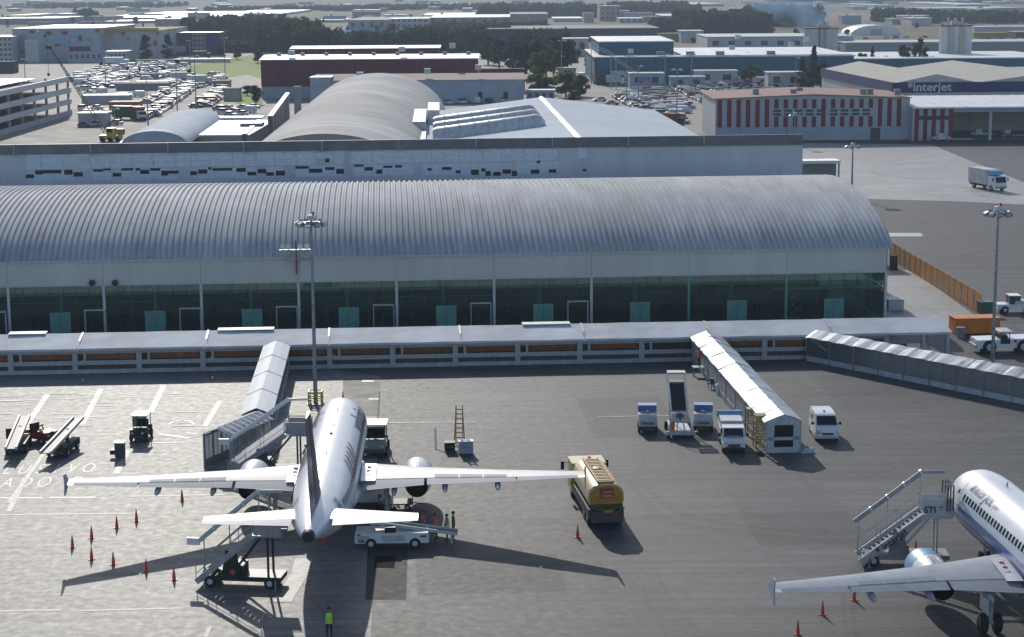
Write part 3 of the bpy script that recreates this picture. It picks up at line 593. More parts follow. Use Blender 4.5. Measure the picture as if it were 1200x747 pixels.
def patch(mb, s0, s1, t0, t1, off, ns=8, nt=8, mi=0, f0=None, f1=None):
    vs = []
    for i in range(ns+1):
        s = s0+(s1-s0)*i/ns; a = f0(s) if f0 else t0; b = f1(s) if f1 else t1
        for j in range(nt+1): vs.append(skin(s, a+(b-a)*j/nt, off))
    n = nt+1; return mb.add(vs, [(i*n+j, i*n+j+1, (i+1)*n+j+1, (i+1)*n+j) for i in range(ns) for j in range(nt)], mi)
def foil(chs, le, z, x, thick, c0=0.0, c1=1.0, n=9, camber=.015):
    """ring of an aerofoil section between two chord fractions"""
    yt = lambda t: 5*thick*(.2969*math.sqrt(max(t, 0))-.126*t-.3516*t*t+.2843*t**3-.1015*t**4)
    T = [c0+(c1-c0)*(.5-.5*math.cos(math.pi*i/n)) for i in range(n+1)]
    cz = lambda t: camber*4*t*(1-t)
    up = [(x, 18-(le+chs*t), z+chs*(cz(t)+max(yt(t), .003))) for t in T]; lo = [(x, 18-(le+chs*t), z+chs*(cz(t)-max(yt(t), .003)*.8)) for t in reversed(T)]
    return up+lo
WS = [(1.2, 12.05, 18.95, 2.62, .15), (1.95, 12.45, 18.95, 2.66, .15), (6.4, 14.75, 18.98, 3.02, .12), (11.5, 17.4, 20.35, 3.5, .11), (16.9, 20.25, 21.75, 4.1, .10)]
def wsec(x):
    for i in range(len(WS)-1):
        a, b = WS[i], WS[i+1]
        if x <= b[0]+1e-6: t = (x-a[0])/(b[0]-a[0]); return [x]+[a[k]+(b[k]-a[k])*t for k in range(1, 5)]
def wing_piece(sg, xs, c0, c1, dz=0.0, camber=.015):
    mb = MB(); rs_ = []
    for x in xs: _, le, te, z, th = wsec(x); rs_.append(foil(te-le, le, z+dz, sg*x, th, c0, c1, camber=camber))
    return mb.rings(rs_)
def airliner(label, loc, heading, livery):
    r = thing('airliner', label, 'airliner', (loc[0], loc[1], 0), -heading, 'twin engine airliners parked at the pier')
    N = 36; rings = []
    ss = sorted(set([f[0] for f in FT]+[.05, .22, .55, 1.1, 1.7, 2.4, 3.3, 4.4, 8, 12, 17, 22, 25, 27, 29, 31, 33]))
    mb = MB(); mb.rings([[skin(s, 360*i/N) for i in range(N)] for s in ss]); fu = mb.build('fuselage', 'aircraft_white', r, smooth=50)
    mb = MB().lathe((0, 18-37.5, 5.06), (0, -1, .03), [(-.3, .40), (-.02, .33), (.03, .31), (.04, .02)], 16); mb.build('exhaust_outlet', 'black', fu, smooth=40)
    # belly fairing
    mb = MB(); rr = []
    for s, w, zb in ((10.8, .6, 1.9), (12, 1.9, 1.6), (14, 2.15, 1.42), (18, 2.15, 1.42), (20.5, 1.9, 1.55), (22.5, .7, 1.85)):
        rr.append([(w*math.cos(2*math.pi*i/20), 18-s, 2.35+(.75 if math.sin(2*math.pi*i/20) > 0 else (2.35-zb))*math.sin(2*math.pi*i/20)) for i in range(20)])
    mb.rings(rr).build('belly_fairing', 'aircraft_white' if livery == 'plain' else 'aircraft_grey', r, smooth=60)
    # cockpit windows, doors, cabin windows
    for sg in (0, 1):
        for (s0, s1, t0, t1) in ((1.55, 2.25, 62, 88), (1.6, 2.5, 38, 60), (2.0, 2.9, 24, 37)):
            f = (lambda t: 180-t) if sg else (lambda t: t)
            patch(MB(), s0, s1, f(t0), f(t1), .012, 4, 4).build('cockpit_window', 'window_dark', r)
        for s0, s1 in ((4.7, 5.55), (30.4, 31.2)):
            f = (lambda t: 180-t) if sg else (lambda t: t)
            d = patch(MB(), s0, s1, f(-12), f(48), .010, 2, 8).build('cabin_door', 'aircraft_grey' if livery == 'plain' else 'white_paint', r)
            patch(MB(), s0+.3, s1-.3, f(22), f(30), .02, 1, 2).build('door_window', 'window_dark', d)
        wm = None
        s = 6.3
        k = 0
        while s < 30:
            p = skin(s, 180-23 if sg else 23, .006); me = wm
            if me is None:
                me = wm = MB().extr([(-.12, -.17), (-.06, -.21), (.06, -.21), (.12, -.17), (.12, .17), (.06, .21), (-.06, .21), (-.12, .17)], 'x', -.012, .012).mesh('cabin_window', 'window_dark')
            o = place('cabin_window', me, r, p); o.rotation_euler = (0, R(-23 if not sg else 23), 0)
            s += .53; k += 1
    # lettering and stripes
    def wrap(txt, size, s0, th0, sg, m, shear=0, bold=0, name='lettering'):
        vs, fs = textmesh(txt, size, shear, 2, bold=bold); mb = MB(); out = []
        for v in vs:
            s = s0 + (v.x if not sg else v.x)*(1 if sg else -1); rad = fus(s)[2]
            th = th0 + math.degrees(v.y/2.0); out.append(skin(s, 180-th if sg else th, .022))
        mb.add(out, fs); mb.build(name, m, r)
    if livery == 'plain':
        for sg in (0, 1): wrap('volaris', 2.1, 8.6, 38, sg, 'lettering_dark', bold=.02)
        for sg in (0, 1):
            for k in range(5): # copper ribbons on the rear flank
                s0 = 16.8+k*1.15; f = (lambda t: 180-t) if sg else (lambda t: t)
                patch(MB(), s0, s0+2.3, 0, 0, .016, 8, 2, f0=lambda s, s0=s0, f=f: f(46-(s-s0)*13), f1=lambda s, s0=s0, f=f: f(56-(s-s0)*14)).build('flank_ribbon', 'copper' if k % 2 else 'mid_grey', r)
    else:
        for sg in (0, 1):
            f = (lambda t: 180-t) if sg else (lambda t: t)
            a = lambda s: -2+.9*min(s, 6) if s < 12 else 3.4-.5*(s-12)
            b = lambda s: -52 if s < 10 else -52+.9*(s-10)
            patch(MB(), .9, 32, 0, 0, .012, 50, 6, f0=lambda s, f=f: f(a(s)), f1=lambda s, f=f: f(-60+1.0*max(0, s-6))).build('blue_stripe', 'blue_paint', r)
            patch(MB(), .9, 32, 0, 0, .016, 50, 3, f0=lambda s, f=f: f(a(s)-20 if s < 20 else a(s)-16), f1=lambda s, f=f: f(-60+1.0*max(0, s-6))).build('navy_stripe', 'navy', r)
            wrap('interjet', 1.3, 8.3, 50, sg, 'lettering_navy', shear=.2, bold=.012)
            wrap('.com', .5, 10.9, 45, sg, 'lettering_navy')
    # small roof aerials
    for s, h in ((8.5, .35), (13, .3), (21, .35)):
        MB().extr([(18-s, 5.84), (18-s-.4, 5.84), (18-s-.35, 5.84+h), (18-s-.2, 5.84+h)], 'x', -.02, .02).build('aerial', 'aircraft_grey', r)
    MB().lathe((0, 18-16, 5.84), (0, 0, 1), [(0, .12), (.1, .1), (.16, .03)], 10).build('beacon', 'tail_light', r, smooth=40)
    # wings
    for sg in (-1, 1):
        w = wing_piece(sg, [1.2, 1.95, 4, 6.4, 9, 11.5, 14, 16.9], 0, .745).build('wing', 'aircraft_grey', r, smooth=40)
        for nm, xs, c1, m in (('flap', [2.2, 4.2, 6.3], 1.0, 'flap_grey'), ('flap', [6.5, 9, 12.4], 1.0, 'flap_grey'), ('aileron', [12.5, 14.4, 16.4], 1.0, 'flap_grey'), ('wing_tip', [16.42, 16.9], 1.0, 'aircraft_white')):
            wing_piece(sg, xs, .753, c1, -.02 if nm == 'flap' else 0.0).build(nm, m, w, smooth=40)
        wing_piece(sg, [2.6, 6.4, 11.5, 16.5], 0.0, .09, .012).build('slat', 'bright_metal', w, smooth=40)
        for x0, x1 in ((7.0, 8.6), (8.7, 10.2), (10.3, 11.8)):
            mb = MB(); vs = []
            for x in (x0, x1):
                _, le, te, z, th = wsec(x); ch = te-le
                for t in (.58, .73):
                    yt = 5*th*(.2969*math.sqrt(t)-.126*t-.3516*t*t+.2843*t**3-.1015*t**4); vs.append((sg*x, 18-(le+ch*t), z+ch*(yt+.06*t*(1-t))+.012))
            mb.add(vs+[(v[0], v[1], v[2]-.02) for v in vs], [(0, 1, 3, 2), (4, 6, 7, 5), (0, 2, 6, 4), (1, 5, 7, 3), (0, 4, 5, 1), (2, 3, 7, 6)]); mb.build('spoiler', 'flap_grey', w)
        # root walkway panel
        _, le, te, z, th = wsec(2.4); MB().add([(sg*2.02, 18-14.6, 3.42), (sg*3.0, 18-15.0, 3.46), (sg*3.0, 18-17.9, 3.06), (sg*2.02, 18-17.9, 3.04)], [(0, 1, 2, 3)]).build('root_panel', 'aircraft_white', w)
        for k in range(4): MB().bb(sg*2.5-.14, sg*2.5+.14, 18-15.4-k*.62-.1, 18-15.4-k*.62+.1, 3.30-.105*k+.08, 3.34-.105*k+.08).build('step_mark', 'tail_light' if livery != 'plain' else 'mid_grey', w)
        # wing-tip fence
        _, le, te, z, th = wsec(16.9); y0 = 18-le
        MB().extr([(y0-.2, z), (y0-1.3, z+.75), (y0-1.75, z+.75), (y0-1.55, z), (y0-1.75, z-.65), (y0-1.35, z-.65)], 'x', sg*16.9-.03, sg*16.9+.03).build('tip_fence', 'aircraft_grey', w)
        for x, ln in ((4.3, 2.6), (7.7, 2.7), (11.2, 2.2)):       # flap track fairings
            _, le, te, z, th = wsec(x); MB().lathe((sg*x, 18-(te-ln+.75), z-.22), (0, -1, -.06), [(0, .03), (ln*.25, .17), (ln*.6, .21), (ln*.85, .14), (ln, .03)], 10).build('flap_fairing', 'aircraft_grey', w, smooth=50)
        # engine
        ex, ez = sg*5.75, 1.88
        e = MB().lathe((ex, 18-10.75, ez), (0, -1, 0), [(.35, .80), (.06, .86), (0, .93), (.08, 1.0), (.5, 1.09), (1.4, 1.12), (2.6, 1.06), (3.8, .90), (4.55, .76), (4.53, .74)], 28, cap=False).build('engine', 'aircraft_white' if livery == 'plain' else 'white_paint', r, smooth=50)
        MB().lathe((ex, 18-10.75, ez), (0, -1, 0), [(.02, .88), (-.02, .94), (.08, 1.005), (.3, 1.06)], 28, cap=False).build('intake_lip', 'bright_metal', e, smooth=50)
        MB().lathe((ex, 18-11.15, ez), (0, -1, 0), [(0, .82), (.05, .82)], 24).build('fan', 'dark_grey', e)
        MB().lathe((ex, 18-10.85, ez), (0, -1, 0), [(0, .02), (.15, .15), (.3, .24)], 14).build('spinner', 'mid_grey', e, smooth=50)
        MB().lathe((ex, 18-14.1, ez), (0, -1, 0), [(0, .62), (.9, .70), (1.17, .745), (1.19, .75)], 24, cap=False).build('exhaust_nozzle', 'black', e, smooth=50)
        MB().lathe((ex, 18-14.1, ez), (0, -1, 0), [(0, .66), (.03, .66)], 24).build('turbine', 'black', e)
        MB().lathe((ex, 18-14.1, ez), (0, -1, 0), [(0, .36), (.5, .3), (.95, .06)], 14).build('exhaust_cone', 'dark_grey', e, smooth=50)
        if livery != 'plain': MB().lathe((ex, 18-10.75, ez), (0, -1, 0), [(.32, 1.07), (.5, 1.1), (1.0, 1.118), (1.6, 1.125)], 28, cap=False).build('cowl_band', 'sky_blue', e, smooth=50)
        MB().extr([(18-12.0, ez+1.05), (18-13.0, 3.0), (18-17, 2.95), (18-16.5, 2.55), (18-15, ez+.7)], 'x', ex-.16, ex+.16).build('pylon', 'aircraft_grey', e)
        # tailplane
        tp = MB(); sec = [(.5, 31.0, 34.85, 4.93, .11), (1.2, 31.5, 34.95, 4.98, .11), (6.22, 34.2, 35.75, 5.42, .09)]
        t_ = MB().rings([foil(te-le, le, z, sg*x, th, 0, .70, camber=0) for x, le, te, z, th in sec]).build('tailplane', 'tail_white', r, smooth=40)
        MB().rings([foil(te-le, le, z, sg*x, th, .71, 1, camber=0) for x, le, te, z, th in sec[1:]]).build('elevator', 'aircraft_grey', t_, smooth=40)
        # main gear
        g = MB().cyl((sg*3.8, .3, .6), (sg*3.7, .3, 2.7), .14, .17, 12).bar((sg*3.7, .3, 2.5), (sg*2.2, .5, 2.1), .12).bar((sg*3.8, .42, .9), (sg*3.8, .9, 1.9), .08).cyl((sg*3.32, .3, .58), (sg*4.28, .3, .58), .08).build('landing_gear', 'light_grey', r, smooth=40)
        for x in (3.4, 4.2):
            wh = MB().lathe((sg*x-.2, .3, .58), (1, 0, 0), [(0, .30), (0, .48), (.06, .56), (.14, .58), (.26, .58), (.34, .56), (.4, .48), (.4, .30)], 24).build('wheel', 'rubber', g, smooth=40)
        MB().bb(sg*4.15-.03, sg*4.15+.03, -.4, 1.0, 1.25, 2.4).build('gear_door', 'aircraft_white', g)
    fin = lambda c0, c1, zs=None: MB().rings([[(q[2]-0.0, q[1], z) for q in [(0, p[1], p[2]-0) for p in foil(te-le, le, 0, 0, th, c0, c1, camber=0)]] for z, le, te, th in ((5.5, 29.0, 35.5, .10), (6.2, 30.0, 35.6, .10), (11.75, 34.55, 36.75, .10))])
    fm = 'lettering_dark' if livery == 'plain' else 'blue_paint'
    f_ = fin(0, .68).build('fin', fm, r, smooth=40); fin(.69, 1).build('rudder', 'purple' if livery == 'plain' else 'blue_paint', f_, smooth=40)
    if livery == 'plain':
        for sg in (-1, 1): # dark tail panel
            vs = []
            for z, le, te, th in ((6.6, 30.3, 35.6, .10), (11.6, 34.4, 36.7, .10)):
                for t in (.12, .3, .5, .67):
                    ch = te-le; yt = 5*.1*(.2969*math.sqrt(t)-.126*t-.3516*t*t+.2843*t**3-.1015*t**4); vs.append((sg*(ch*yt+.012), 18-(le+ch*t), z))
            MB().add(vs, [(i, i+1, i+5, i+4) for i in range(3)]).build('tail_panel', 'lettering_dark', f_)
    MB().extr([(18-27.5, 5.84), (18-29.8, 5.84), (18-29.8, 6.1)], 'x', -.06, .06).build('fin_fillet', 'aircraft_white', f_)
    # nose gear
    g = MB().cyl((0, 12.9, .38), (0, 12.7, 2.1), .09, .11, 12).bar((0, 12.8, 1.0), (0, 13.7, 1.9), .07).cyl((-.28, 12.9, .38), (.28, 12.9, .38), .05).build('landing_gear', 'light_grey', r, smooth=40)
    for x in (-.36, .14): MB().lathe((x, 12.9, .38), (1, 0, 0), [(0, .2), (0, .3), (.05, .37), (.17, .37), (.22, .3), (.22, .2)], 20).build('wheel', 'rubber', g, smooth=40)
    return r
PA, HA = (-12.28, 121.75), -.032
PB, HBB = (30.35, 99.7), -.0698
airliner('white airliner with dark tail fin parked between the white walkway and yellow tanker', PA, HA, 'plain')
airliner('white airliner with blue belly stripe served by stairs carrying blue lettering', PB, HBB, 'blue')
def acp(P, h, s, l, z):
    return Vector((P[0]+math.sin(h)*(18-s)+math.cos(h)*l, P[1]+math.cos(h)*(18-s)-math.sin(h)*l, z))

# ------------------------------------------------------------------ passenger stairs (x runs from the foot to the aircraft door)
def stairs(label, foot, door, railm, chassism, text=False, plate=True, beam='light_grey', panel='canopy_glass', sign=False):
    foot, door = Vector(foot), Vector(door); L = (Vector((door.x, door.y, 0))-Vector((foot.x, foot.y, 0))).length - .25; Z = 3.35
    r = thing('passenger_stairs', label, 'stairs', (foot.x, foot.y, 0), ang(foot, door), 'mobile passenger stairs'); run = L-1.9
    n = 15
    for k in range(n): MB().bb(run*k/n+.1, run*(k+1)/n+.16, -.75, .75, .3+(Z-.35)*k/n, .36+(Z-.35)*k/n).build('tread', 'dull_steel', r)
    MB().bb(run+.1, L, -.85, .85, Z-.1, Z).build('platform', 'dull_steel', r)
    for s in (-1, 1):
        y = s*.82
        MB().bar((.05, y, .32), (run+.15, y, Z-.05), .07, .36).build('stringer', railm, r)
        MB().tube([(.05, y, 1.35), (run+.1, y, Z+1.05), (L, y, Z+1.05)], .035).tube([(.05, y, .35), (.05, y, 1.35)], .03).tube([(L, y, Z-.05), (L, y, Z+1.05)], .03).tube([(run+.1, y, Z), (run+.1, y, Z+1.05)], .03).tube([(run*.33, y, Z*.33+.1), (run*.33, y, Z*.33+1.25)], .025).tube([(run*.66, y, Z*.66), (run*.66, y, Z*.66+1.15)], .025).tube([(.05, y, .85), (run+.1, y, Z+.55)], .025).build('handrail', railm, r)
        if panel: MB().add([(.1, y*1.02, .55), (run+.1, y*1.02, Z+.2), (run+.1, y*1.02, Z+.95), (.1, y*1.02, 1.25)], [(0, 1, 2, 3)]).build('side_pane', panel, r)
        MB().bb(run+.2, L-.02, y-.02, y+.02, Z+.02, Z+.95).build('platform_panel', railm, r)
    # rolled awning beam carried above the far side
    y = .80
    MB().cyl((-.15, y, 2.45), (run+.15, y, Z+2.3), .15, n=14).cyl((run+.15, y, Z+2.3), (L-.3, y, Z+2.35), .1, n=12).build('awning_roll', beam, r, smooth=40)
    MB().tube([(.12, y, .5), (.12, y, 2.5)], .04).tube([(run+.15, y, Z), (run+.15, y, Z+2.3)], .04).tube([(run*.5, y, Z*.5+.3), (run*.5, y, Z*.5+2.3)], .035).build('awning_post', railm, r)
    for t in (.25, .5, .75, 1): p = Vector((-.15, y, 2.45)).lerp(Vector((run+.15, y, Z+2.3)), t); MB().cyl(p+Vector((-.05, 0, -.03)), p+Vector((.05, 0, .03)), .19, n=12).build('awning_ring', 'white_paint', r)
    if plate: MB().bb(-.95, -.15, y-.06, y+.06, 2.15, 2.6).build('end_plate', 'white_paint', r)
    # door bellows
    mb = MB()
    for k in range(3): mb.bb(L-.42+k*.18, L-.34+k*.18, -1.0+.04*k, -.9+.04*k, Z+.3, Z+1.9).bb(L-.42+k*.18, L-.34+k*.18, .9-.04*k, 1.0-.04*k, Z+.02, Z+1.9).bb(L-.42+k*.18, L-.34+k*.18, -.9, .9, Z+1.82, Z+1.92)
    if sign: mb.build('door_hood', 'dark_grey', r)
    # chassis
    c = MB().bb(.35, L-.1, -.8, .8, .45, .75).build('chassis', chassism, r)
    MB().bb(run*.52, run*.52+1.1, -.7, .7, .75, 1.35).build('engine_cover', chassism, r)
    MB().bar((run*.62, -.6, .75), (run+.6, -.6, Z-.1), .14).bar((run*.62, .6, .75), (run+.6, .6, Z-.1), .14).bar((run+1.0, -.6, .7), (run+1.0, -.6, Z-.1), .12).bar((run+1.0, .6, .7), (run+1.0, .6, Z-.1), .12).build('lift_frame', railm if text else chassism, r)
    MB().add([(run*.45, -.72, .5), (run*.45+1.3, -.72, .5), (run*.45+1.05, -.72, 2.2), (run*.45+.35, -.72, 2.35)], [(0, 1, 2, 3)]).add([(run*.45, -.78, .5), (run*.45+1.3, -.78, .5), (run*.45+1.05, -.78, 2.2), (run*.45+.35, -.78, 2.35)], [(3, 2, 1, 0)]).build('drive_cover', chassism, r)
    for x in (.9, L-.8):
        for s in (-1, 1):
            w = MB().lathe((x, s*.7-.11, .36), (0, 1, 0), [(0, .2), (0, .33), (.05, .36), (.17, .36), (.22, .33), (.22, .2)], 18).build('wheel', 'rubber', r, smooth=40); MB().lathe((x, s*.7-.12, .36), (0, 1, 0), [(0, .18), (.24, .18)], 12).build('hub', 'light_grey', w)
    for x in (.6, L-.4):
        MB().cyl((x, -.95, .02), (x, -.95, .6), .05).cyl((x, -.95, 0), (x, -.95, .04), .16).bb(x-.05, x+.05, -.95, -.75, .5, .6).build('outrigger', 'dull_steel', r)
    MB().bb(.2, .36, -.7, .7, .4, .62).build('bumper', 'mid_grey', r)
    if text:
        a = math.atan2(Z-.35, run); vs, fs = textmesh('* interjet', .62, bold=.012)
        MB().add([(.15, -.86, -.25), (run+.1, -.86, Z-.6), (run+.1, -.86, Z-.18), (.15, -.86, .22)], [(0, 1, 2, 3)]).build('letter_board', 'light_grey', r).location.z = .25
        mb = MB(); mb.add([(run*.52+v.x*math.cos(a)-v.y*math.sin(a), -.9, .35+(Z-.35)*.5-.18+v.x*math.sin(a)+v.y*math.cos(a)) for v in vs], fs); mb.build('lettering', 'lettering_navy', r)
        MB().bb(run+.18, L-.04, -.9, -.87, Z-.2, Z+1.0).build('sign_board', 'dirty_white', r)
        vs, fs = textmesh('STI *', .58, bold=.015); MB().add([((run+L)/2-.28+v.x, -.915, Z+.35+v.y) for v in vs], fs).build('lettering', 'lettering_navy', r)
    else:
        MB().lathe((run*.45+.75, -.80, 1.0), (0, -1, 0), [(0, .17), (.02, .17), (.02, .10), (0, .10)], 16, cap=False).build('round_mark', mat('mark_red', (.45, .12, .10), .5), r)
        MB().bb(run*.45+.72, run*.45+.78, -.81, -.8, .88, 1.12).bb(run*.45+.63, run*.45+.87, -.812, -.8, .97, 1.03).build('cross_mark', 'mark_red', r)
    return r
dA = acp(PA, HA, 30.8, -1.72, 0); fA = dA + Vector((-5.6, .75, 0))
stairs('grey mobile stairs with black undercarriage at the rear door of the airliner', fA, dA, 'cargo_grey', 'black', panel=None)
dA2 = acp(PA, HA, 5.1, -2.0, 0); stairs('grey mobile stairs climbing to the front door beside the ribbed shelter', dA2+Vector((-6.4, .5, 0)), dA2, 'cargo_grey', 'dark_grey', beam='white_paint')
dB = acp(PB, HBB, 5.1, -2.0, 0); stairs('white mobile stairs with blue lettering at the airliner with the blue stripe', dB+Vector((-5.9, .3, 0)), dB, 'dirty_white', 'mid_grey', text=True, plate=False, beam='cargo_grey', panel=None, sign=True)

# ------------------------------------------------------------------ floodlight masts
def mast(label, p, h, r0, heads, guard=False, size=1.0, beacon=True):
    r = thing('light_mast', label, 'light mast', p, 0, 'tall floodlight masts')
    MB().lathe((0, 0, 0), (0, 0, 1), [(0, r0*1.5), (.06, r0*1.5), (.07, r0), (h, r0*.5)], 14).build('pole', 'dull_steel', r, smooth=40)
    MB().lathe((0, 0, h-.35), (0, 0, 1), [(0, .5*size), (0, .95*size), (.09, .95*size), (.09, .5*size)], 20, cap=False).bar((-.95*size, 0, h-.3), (.95*size, 0, h-.3), .08).bar((0, -.95*size, h-.3), (0, .95*size, h-.3), .08).build('ring_platform', 'dull_steel', r)
    for k in range(heads):
        t = 2*math.pi*k/heads+.2; q = Vector((math.cos(t), math.sin(t), 0)); c = Vector((0, 0, h-.25))+q*1.0*size; m4 = Matrix.Translation(c) @ Matrix.Rotation(t, 4, 'Z') @ Matrix.Rotation(R(28), 4, 'Y')
        l = MB().box((.18, 0, .0), (.5*size, .55*size, .34*size), M4=m4, taper=.8).build('floodlight', 'dull_steel', r)
        MB().box((.40*size, 0, -.0), (.03, .5*size, .3*size), M4=m4).build('lens', 'lamp_glass', l)
    MB().lathe((0, 0, h), (0, 0, 1), [(-.1, .36*size), (.28, .36*size), (.36, .2*size)], 12).build('head_cap', 'dirty_white', r)
    if beacon: MB().lathe((.2, 0, h+.3), (0, 0, 1), [(0, .1), (.3, .1), (.36, .04)], 10).build('beacon', 'red_paint', r)
    if guard:
        mb = MB()
        for x in (-.55, .55):
            for y in (-.55, .55): mb.bar((x, y, 0), (x, y, 1.15), .12)
        for z in (.35, .75, 1.1):
            for a, b in (((-.55, -.55), (.55, -.55)), ((.55, -.55), (.55, .55)), ((.55, .55), (-.55, .55)), ((-.55, .55), (-.55, -.55))): mb.bar((a[0], a[1], z), (b[0], b[1], z), .1)
        mb.build('guard_rail', 'yellow_paint', r); MB().bb(-.75, .75, -.75, .75, 0, .05).build('plinth', 'mid_grey', r)
    return r
m1 = at(370, 473); mast('tall floodlight mast with yellow base guard beside the airliner nose', m1, ztop(362.5, 257, m1.y), .19, 10, True)
m2 = at(1163, 424.5); mast('tall floodlight mast standing between the tow tractor and glazed walkway', m2, ztop(1172, 246, m2.y), .19, 10)
m3 = at(998, 232); mast('floodlight mast rising behind the end of the barrel roof', m3, ztop(998, 170, m3.y), .2, 6, beacon=False)
m4 = at(931, 172); mast('floodlight mast standing in front of the striped hangar', m4, ztop(931, 134, m4.y), .2, 6, beacon=False)
# ------------------------------------------------------------------ buildings beyond the apron
mat('conc_roof', (.36, .355, .34), .85, spec=.2, var=.12, scale=.25, big=(.03, .2))
mat('old_vault', (.47, .465, .45), .85, spec=.2, var=.14, scale=.25, streak=(.3, 1, 1), big=(.04, .3))
mat('slate_roof', (.52, .585, .65), .85, spec=.2, var=.05, scale=.3, big=(.04, .08))
mat('white_roof', (.82, .82, .82), .55, spec=.5, var=.06, scale=.2)
mat('bone_roof', (.50, .48, .40), .85, spec=.2, var=.07, scale=.2, streak=(4, .4, 1))
mat('maroon', (.16, .04, .055), .85, spec=.2, var=.1, scale=.3, streak=(3, 3, .2))
mat('stripe_red', (.22, .04, .05), .85, spec=.2, var=.1)
mat('stripe_white', (.46, .48, .50), .85, spec=.2, var=.06)
mat('rose_roof', (.38, .23, .19), .85, spec=.2, var=.1, scale=.4, streak=(.3, 2, 1))
mat('pink_wall', (.42, .32, .28), .85, spec=.2, var=.08, scale=.2)
mat('teal_blue', (.06, .14, .21), .85, spec=.2, var=.08, scale=.3, streak=(3, 3, .2))
mat('fascia_navy', (.045, .045, .15), .85, spec=.2, var=.05)
mat('pale_wall', (.50, .50, .50), .85, spec=.2, var=.08, scale=.3)
mat('blue_wall', (.40, .45, .52), .85, spec=.2, var=.08, scale=.3)
mat('beige_wall', (.50, .46, .38), .85, spec=.2, var=.08, scale=.3)
mat('ochre', (.48, .35, .10), .85, spec=.2, var=.1)
mat('dark_wall', (.07, .075, .09), .85, spec=.2, var=.15)
mat('window_blue', (.03, .04, .06), .2, var=.2)
mat('silo_white', (.60, .60, .58), .85, spec=.2, var=.08, scale=.4, streak=(3, 3, .3))
def on_front(r, u, v):                            # pixel -> (x, z) on the front plane of a building root aligned with X
    y = r.location.y; p = at(u, v, Y=y); return p.x-r.location.x, p.z
def bld(name, label, u0, u1, vb, vt, depth, wallm, roofm, roof='flat', rise=0.0, cat='building', windows=None, over=.3, winm='window_blue'):
    um = (u0+u1)/2; p = at(um, vb); Y = p.y; x0, x1 = at(u0, vb, Y=Y).x, at(u1, vb, Y=Y).x; h = ztop(um, vt, Y)
    r = thing(name, label, cat, (x0, Y, 0)); w = x1-x0
    MB().bb(0, w, 0, depth, -.1, h-.02).build('wall', wallm, r)
    if roof == 'flat': MB().bb(-over, w+over, -over, depth+over, h, h+.35).build('roof', roofm, r)
    elif roof == 'ridge_x':
        MB().extr([(-over, h), (depth/2, h+rise), (depth+over, h), (depth+over, h+.25), (depth/2, h+rise+.25), (-over, h+.25)], 'x', -over, w+over).build('roof', roofm, r); MB().extr([(0, h-.02), (depth/2, h+rise-.05), (depth, h-.02)], 'x', .02, w-.02).build('gable', wallm, r)
    elif roof == 'ridge_y':
        MB().extr([(-over, h), (w/2, h+rise), (w+over, h), (w+over, h+.25), (w/2, h+rise+.25), (-over, h+.25)], 'y', -over, depth+over).build('roof', roofm, r); MB().extr([(0, h-.02), (w/2, h+rise-.05), (w, h-.02)], 'y', .02, depth-.02).build('gable', wallm, r)
    elif roof == 'shed':
        MB().extr([(-over, h), (depth+over, h+rise), (depth+over, h+rise+.25), (-over, h+.25)], 'x', -over, w+over).build('roof', roofm, r); MB().extr([(0, h-.02), (depth, h-.02), (depth, h+rise-.05)], 'x', .02, w-.02).build('gable', wallm, r)
    if windows:
        nx, rows, fw, fh = windows
        for k in range(rows):
            for i in range(nx):
                cx = w*(i+.5)/nx; cz = h*(k+.6)/rows; ww, hh = w/nx*fw, h/rows*fh
                q = MB().bb(-ww/2, ww/2, -.05, .05, -hh/2, hh/2).build('window', winm, r, (cx, 0, cz))
    return r
def panel(r, u0, u1, v0, v1, m, name='sign_panel', d=.15):
    x0, z1 = on_front(r, u0, v0); x1, z0 = on_front(r, u1, v1); MB().bb(x0, x1, -d, -.02, z0, z1).build(name, m, r)
# --- old vaulted hangar behind the hall (axis runs away from the camera)
vh = thing('vaulted_hangar', 'large weathered grey barrel vault hangar behind the long hall', 'hangar', (-29.2, 292, 0), R(1.6))
HW, HHT, LN = 18.2, 13.2, 206
segs = 12
for i in range(segs):
    mb = MB(); n = 28; rings_ = []
    for y in (LN*i/segs, LN*(i+1)/segs):
        rings_.append([(HW*math.cos(math.pi*k/n), y, HHT*math.sin(math.pi*k/n)**.92+ .0) for k in range(n+1)])
    mb.rings(rings_, cap=False, closed=False); mb.build('vault_segment', 'old_vault', vh, smooth=60)
MB().add([(HW*math.cos(math.pi*k/28), .4, HHT*math.sin(math.pi*k/28)**.92-.05) for k in range(29)], [tuple(range(29))]).add([(HW*math.cos(math.pi*k/28), LN-.5, HHT*math.sin(math.pi*k/28)**.92-.05) for k in range(29)], [tuple(range(29))]).build('end_wall', 'conc_roof', vh)
# --- slate gable hall with white ridge and rounded skylights
gh = thing('gable_hall', 'wide slate blue gabled hall with white ridge line behind the long hall', 'building', (11.6, 300, 0), R(2.2))
GW, GE, GR, GL = 25.5, 7.9, 11.0, 122
MB().bb(-GW+.3, GW-.3, 0, GL, -.1, GE-.05).build('wall', 'pale_wall', gh)
for s in (-1, 1):
    for k in range(6):
        y0, y1 = GL*k/6, GL*(k+1)/6-.06
        MB().add([(0, y0, GR), (s*GW, y0, GE), (s*GW, y1, GE), (0, y1, GR), (0, y0, GR-.2), (s*GW, y0, GE-.2), (s*GW, y1, GE-.2), (0, y1, GR-.2)], [(0, 1, 2, 3), (4, 7, 6, 5), (0, 4, 5, 1), (2, 6, 7, 3), (1, 5, 6, 2)]).build('roof_panel', 'slate_roof', gh)
MB().extr([(-GW+.3, GE-.1), (0, GR-.25), (GW-.3, GE-.1)], 'y', .1, GL-.1).build('gable', 'pale_wall', gh)
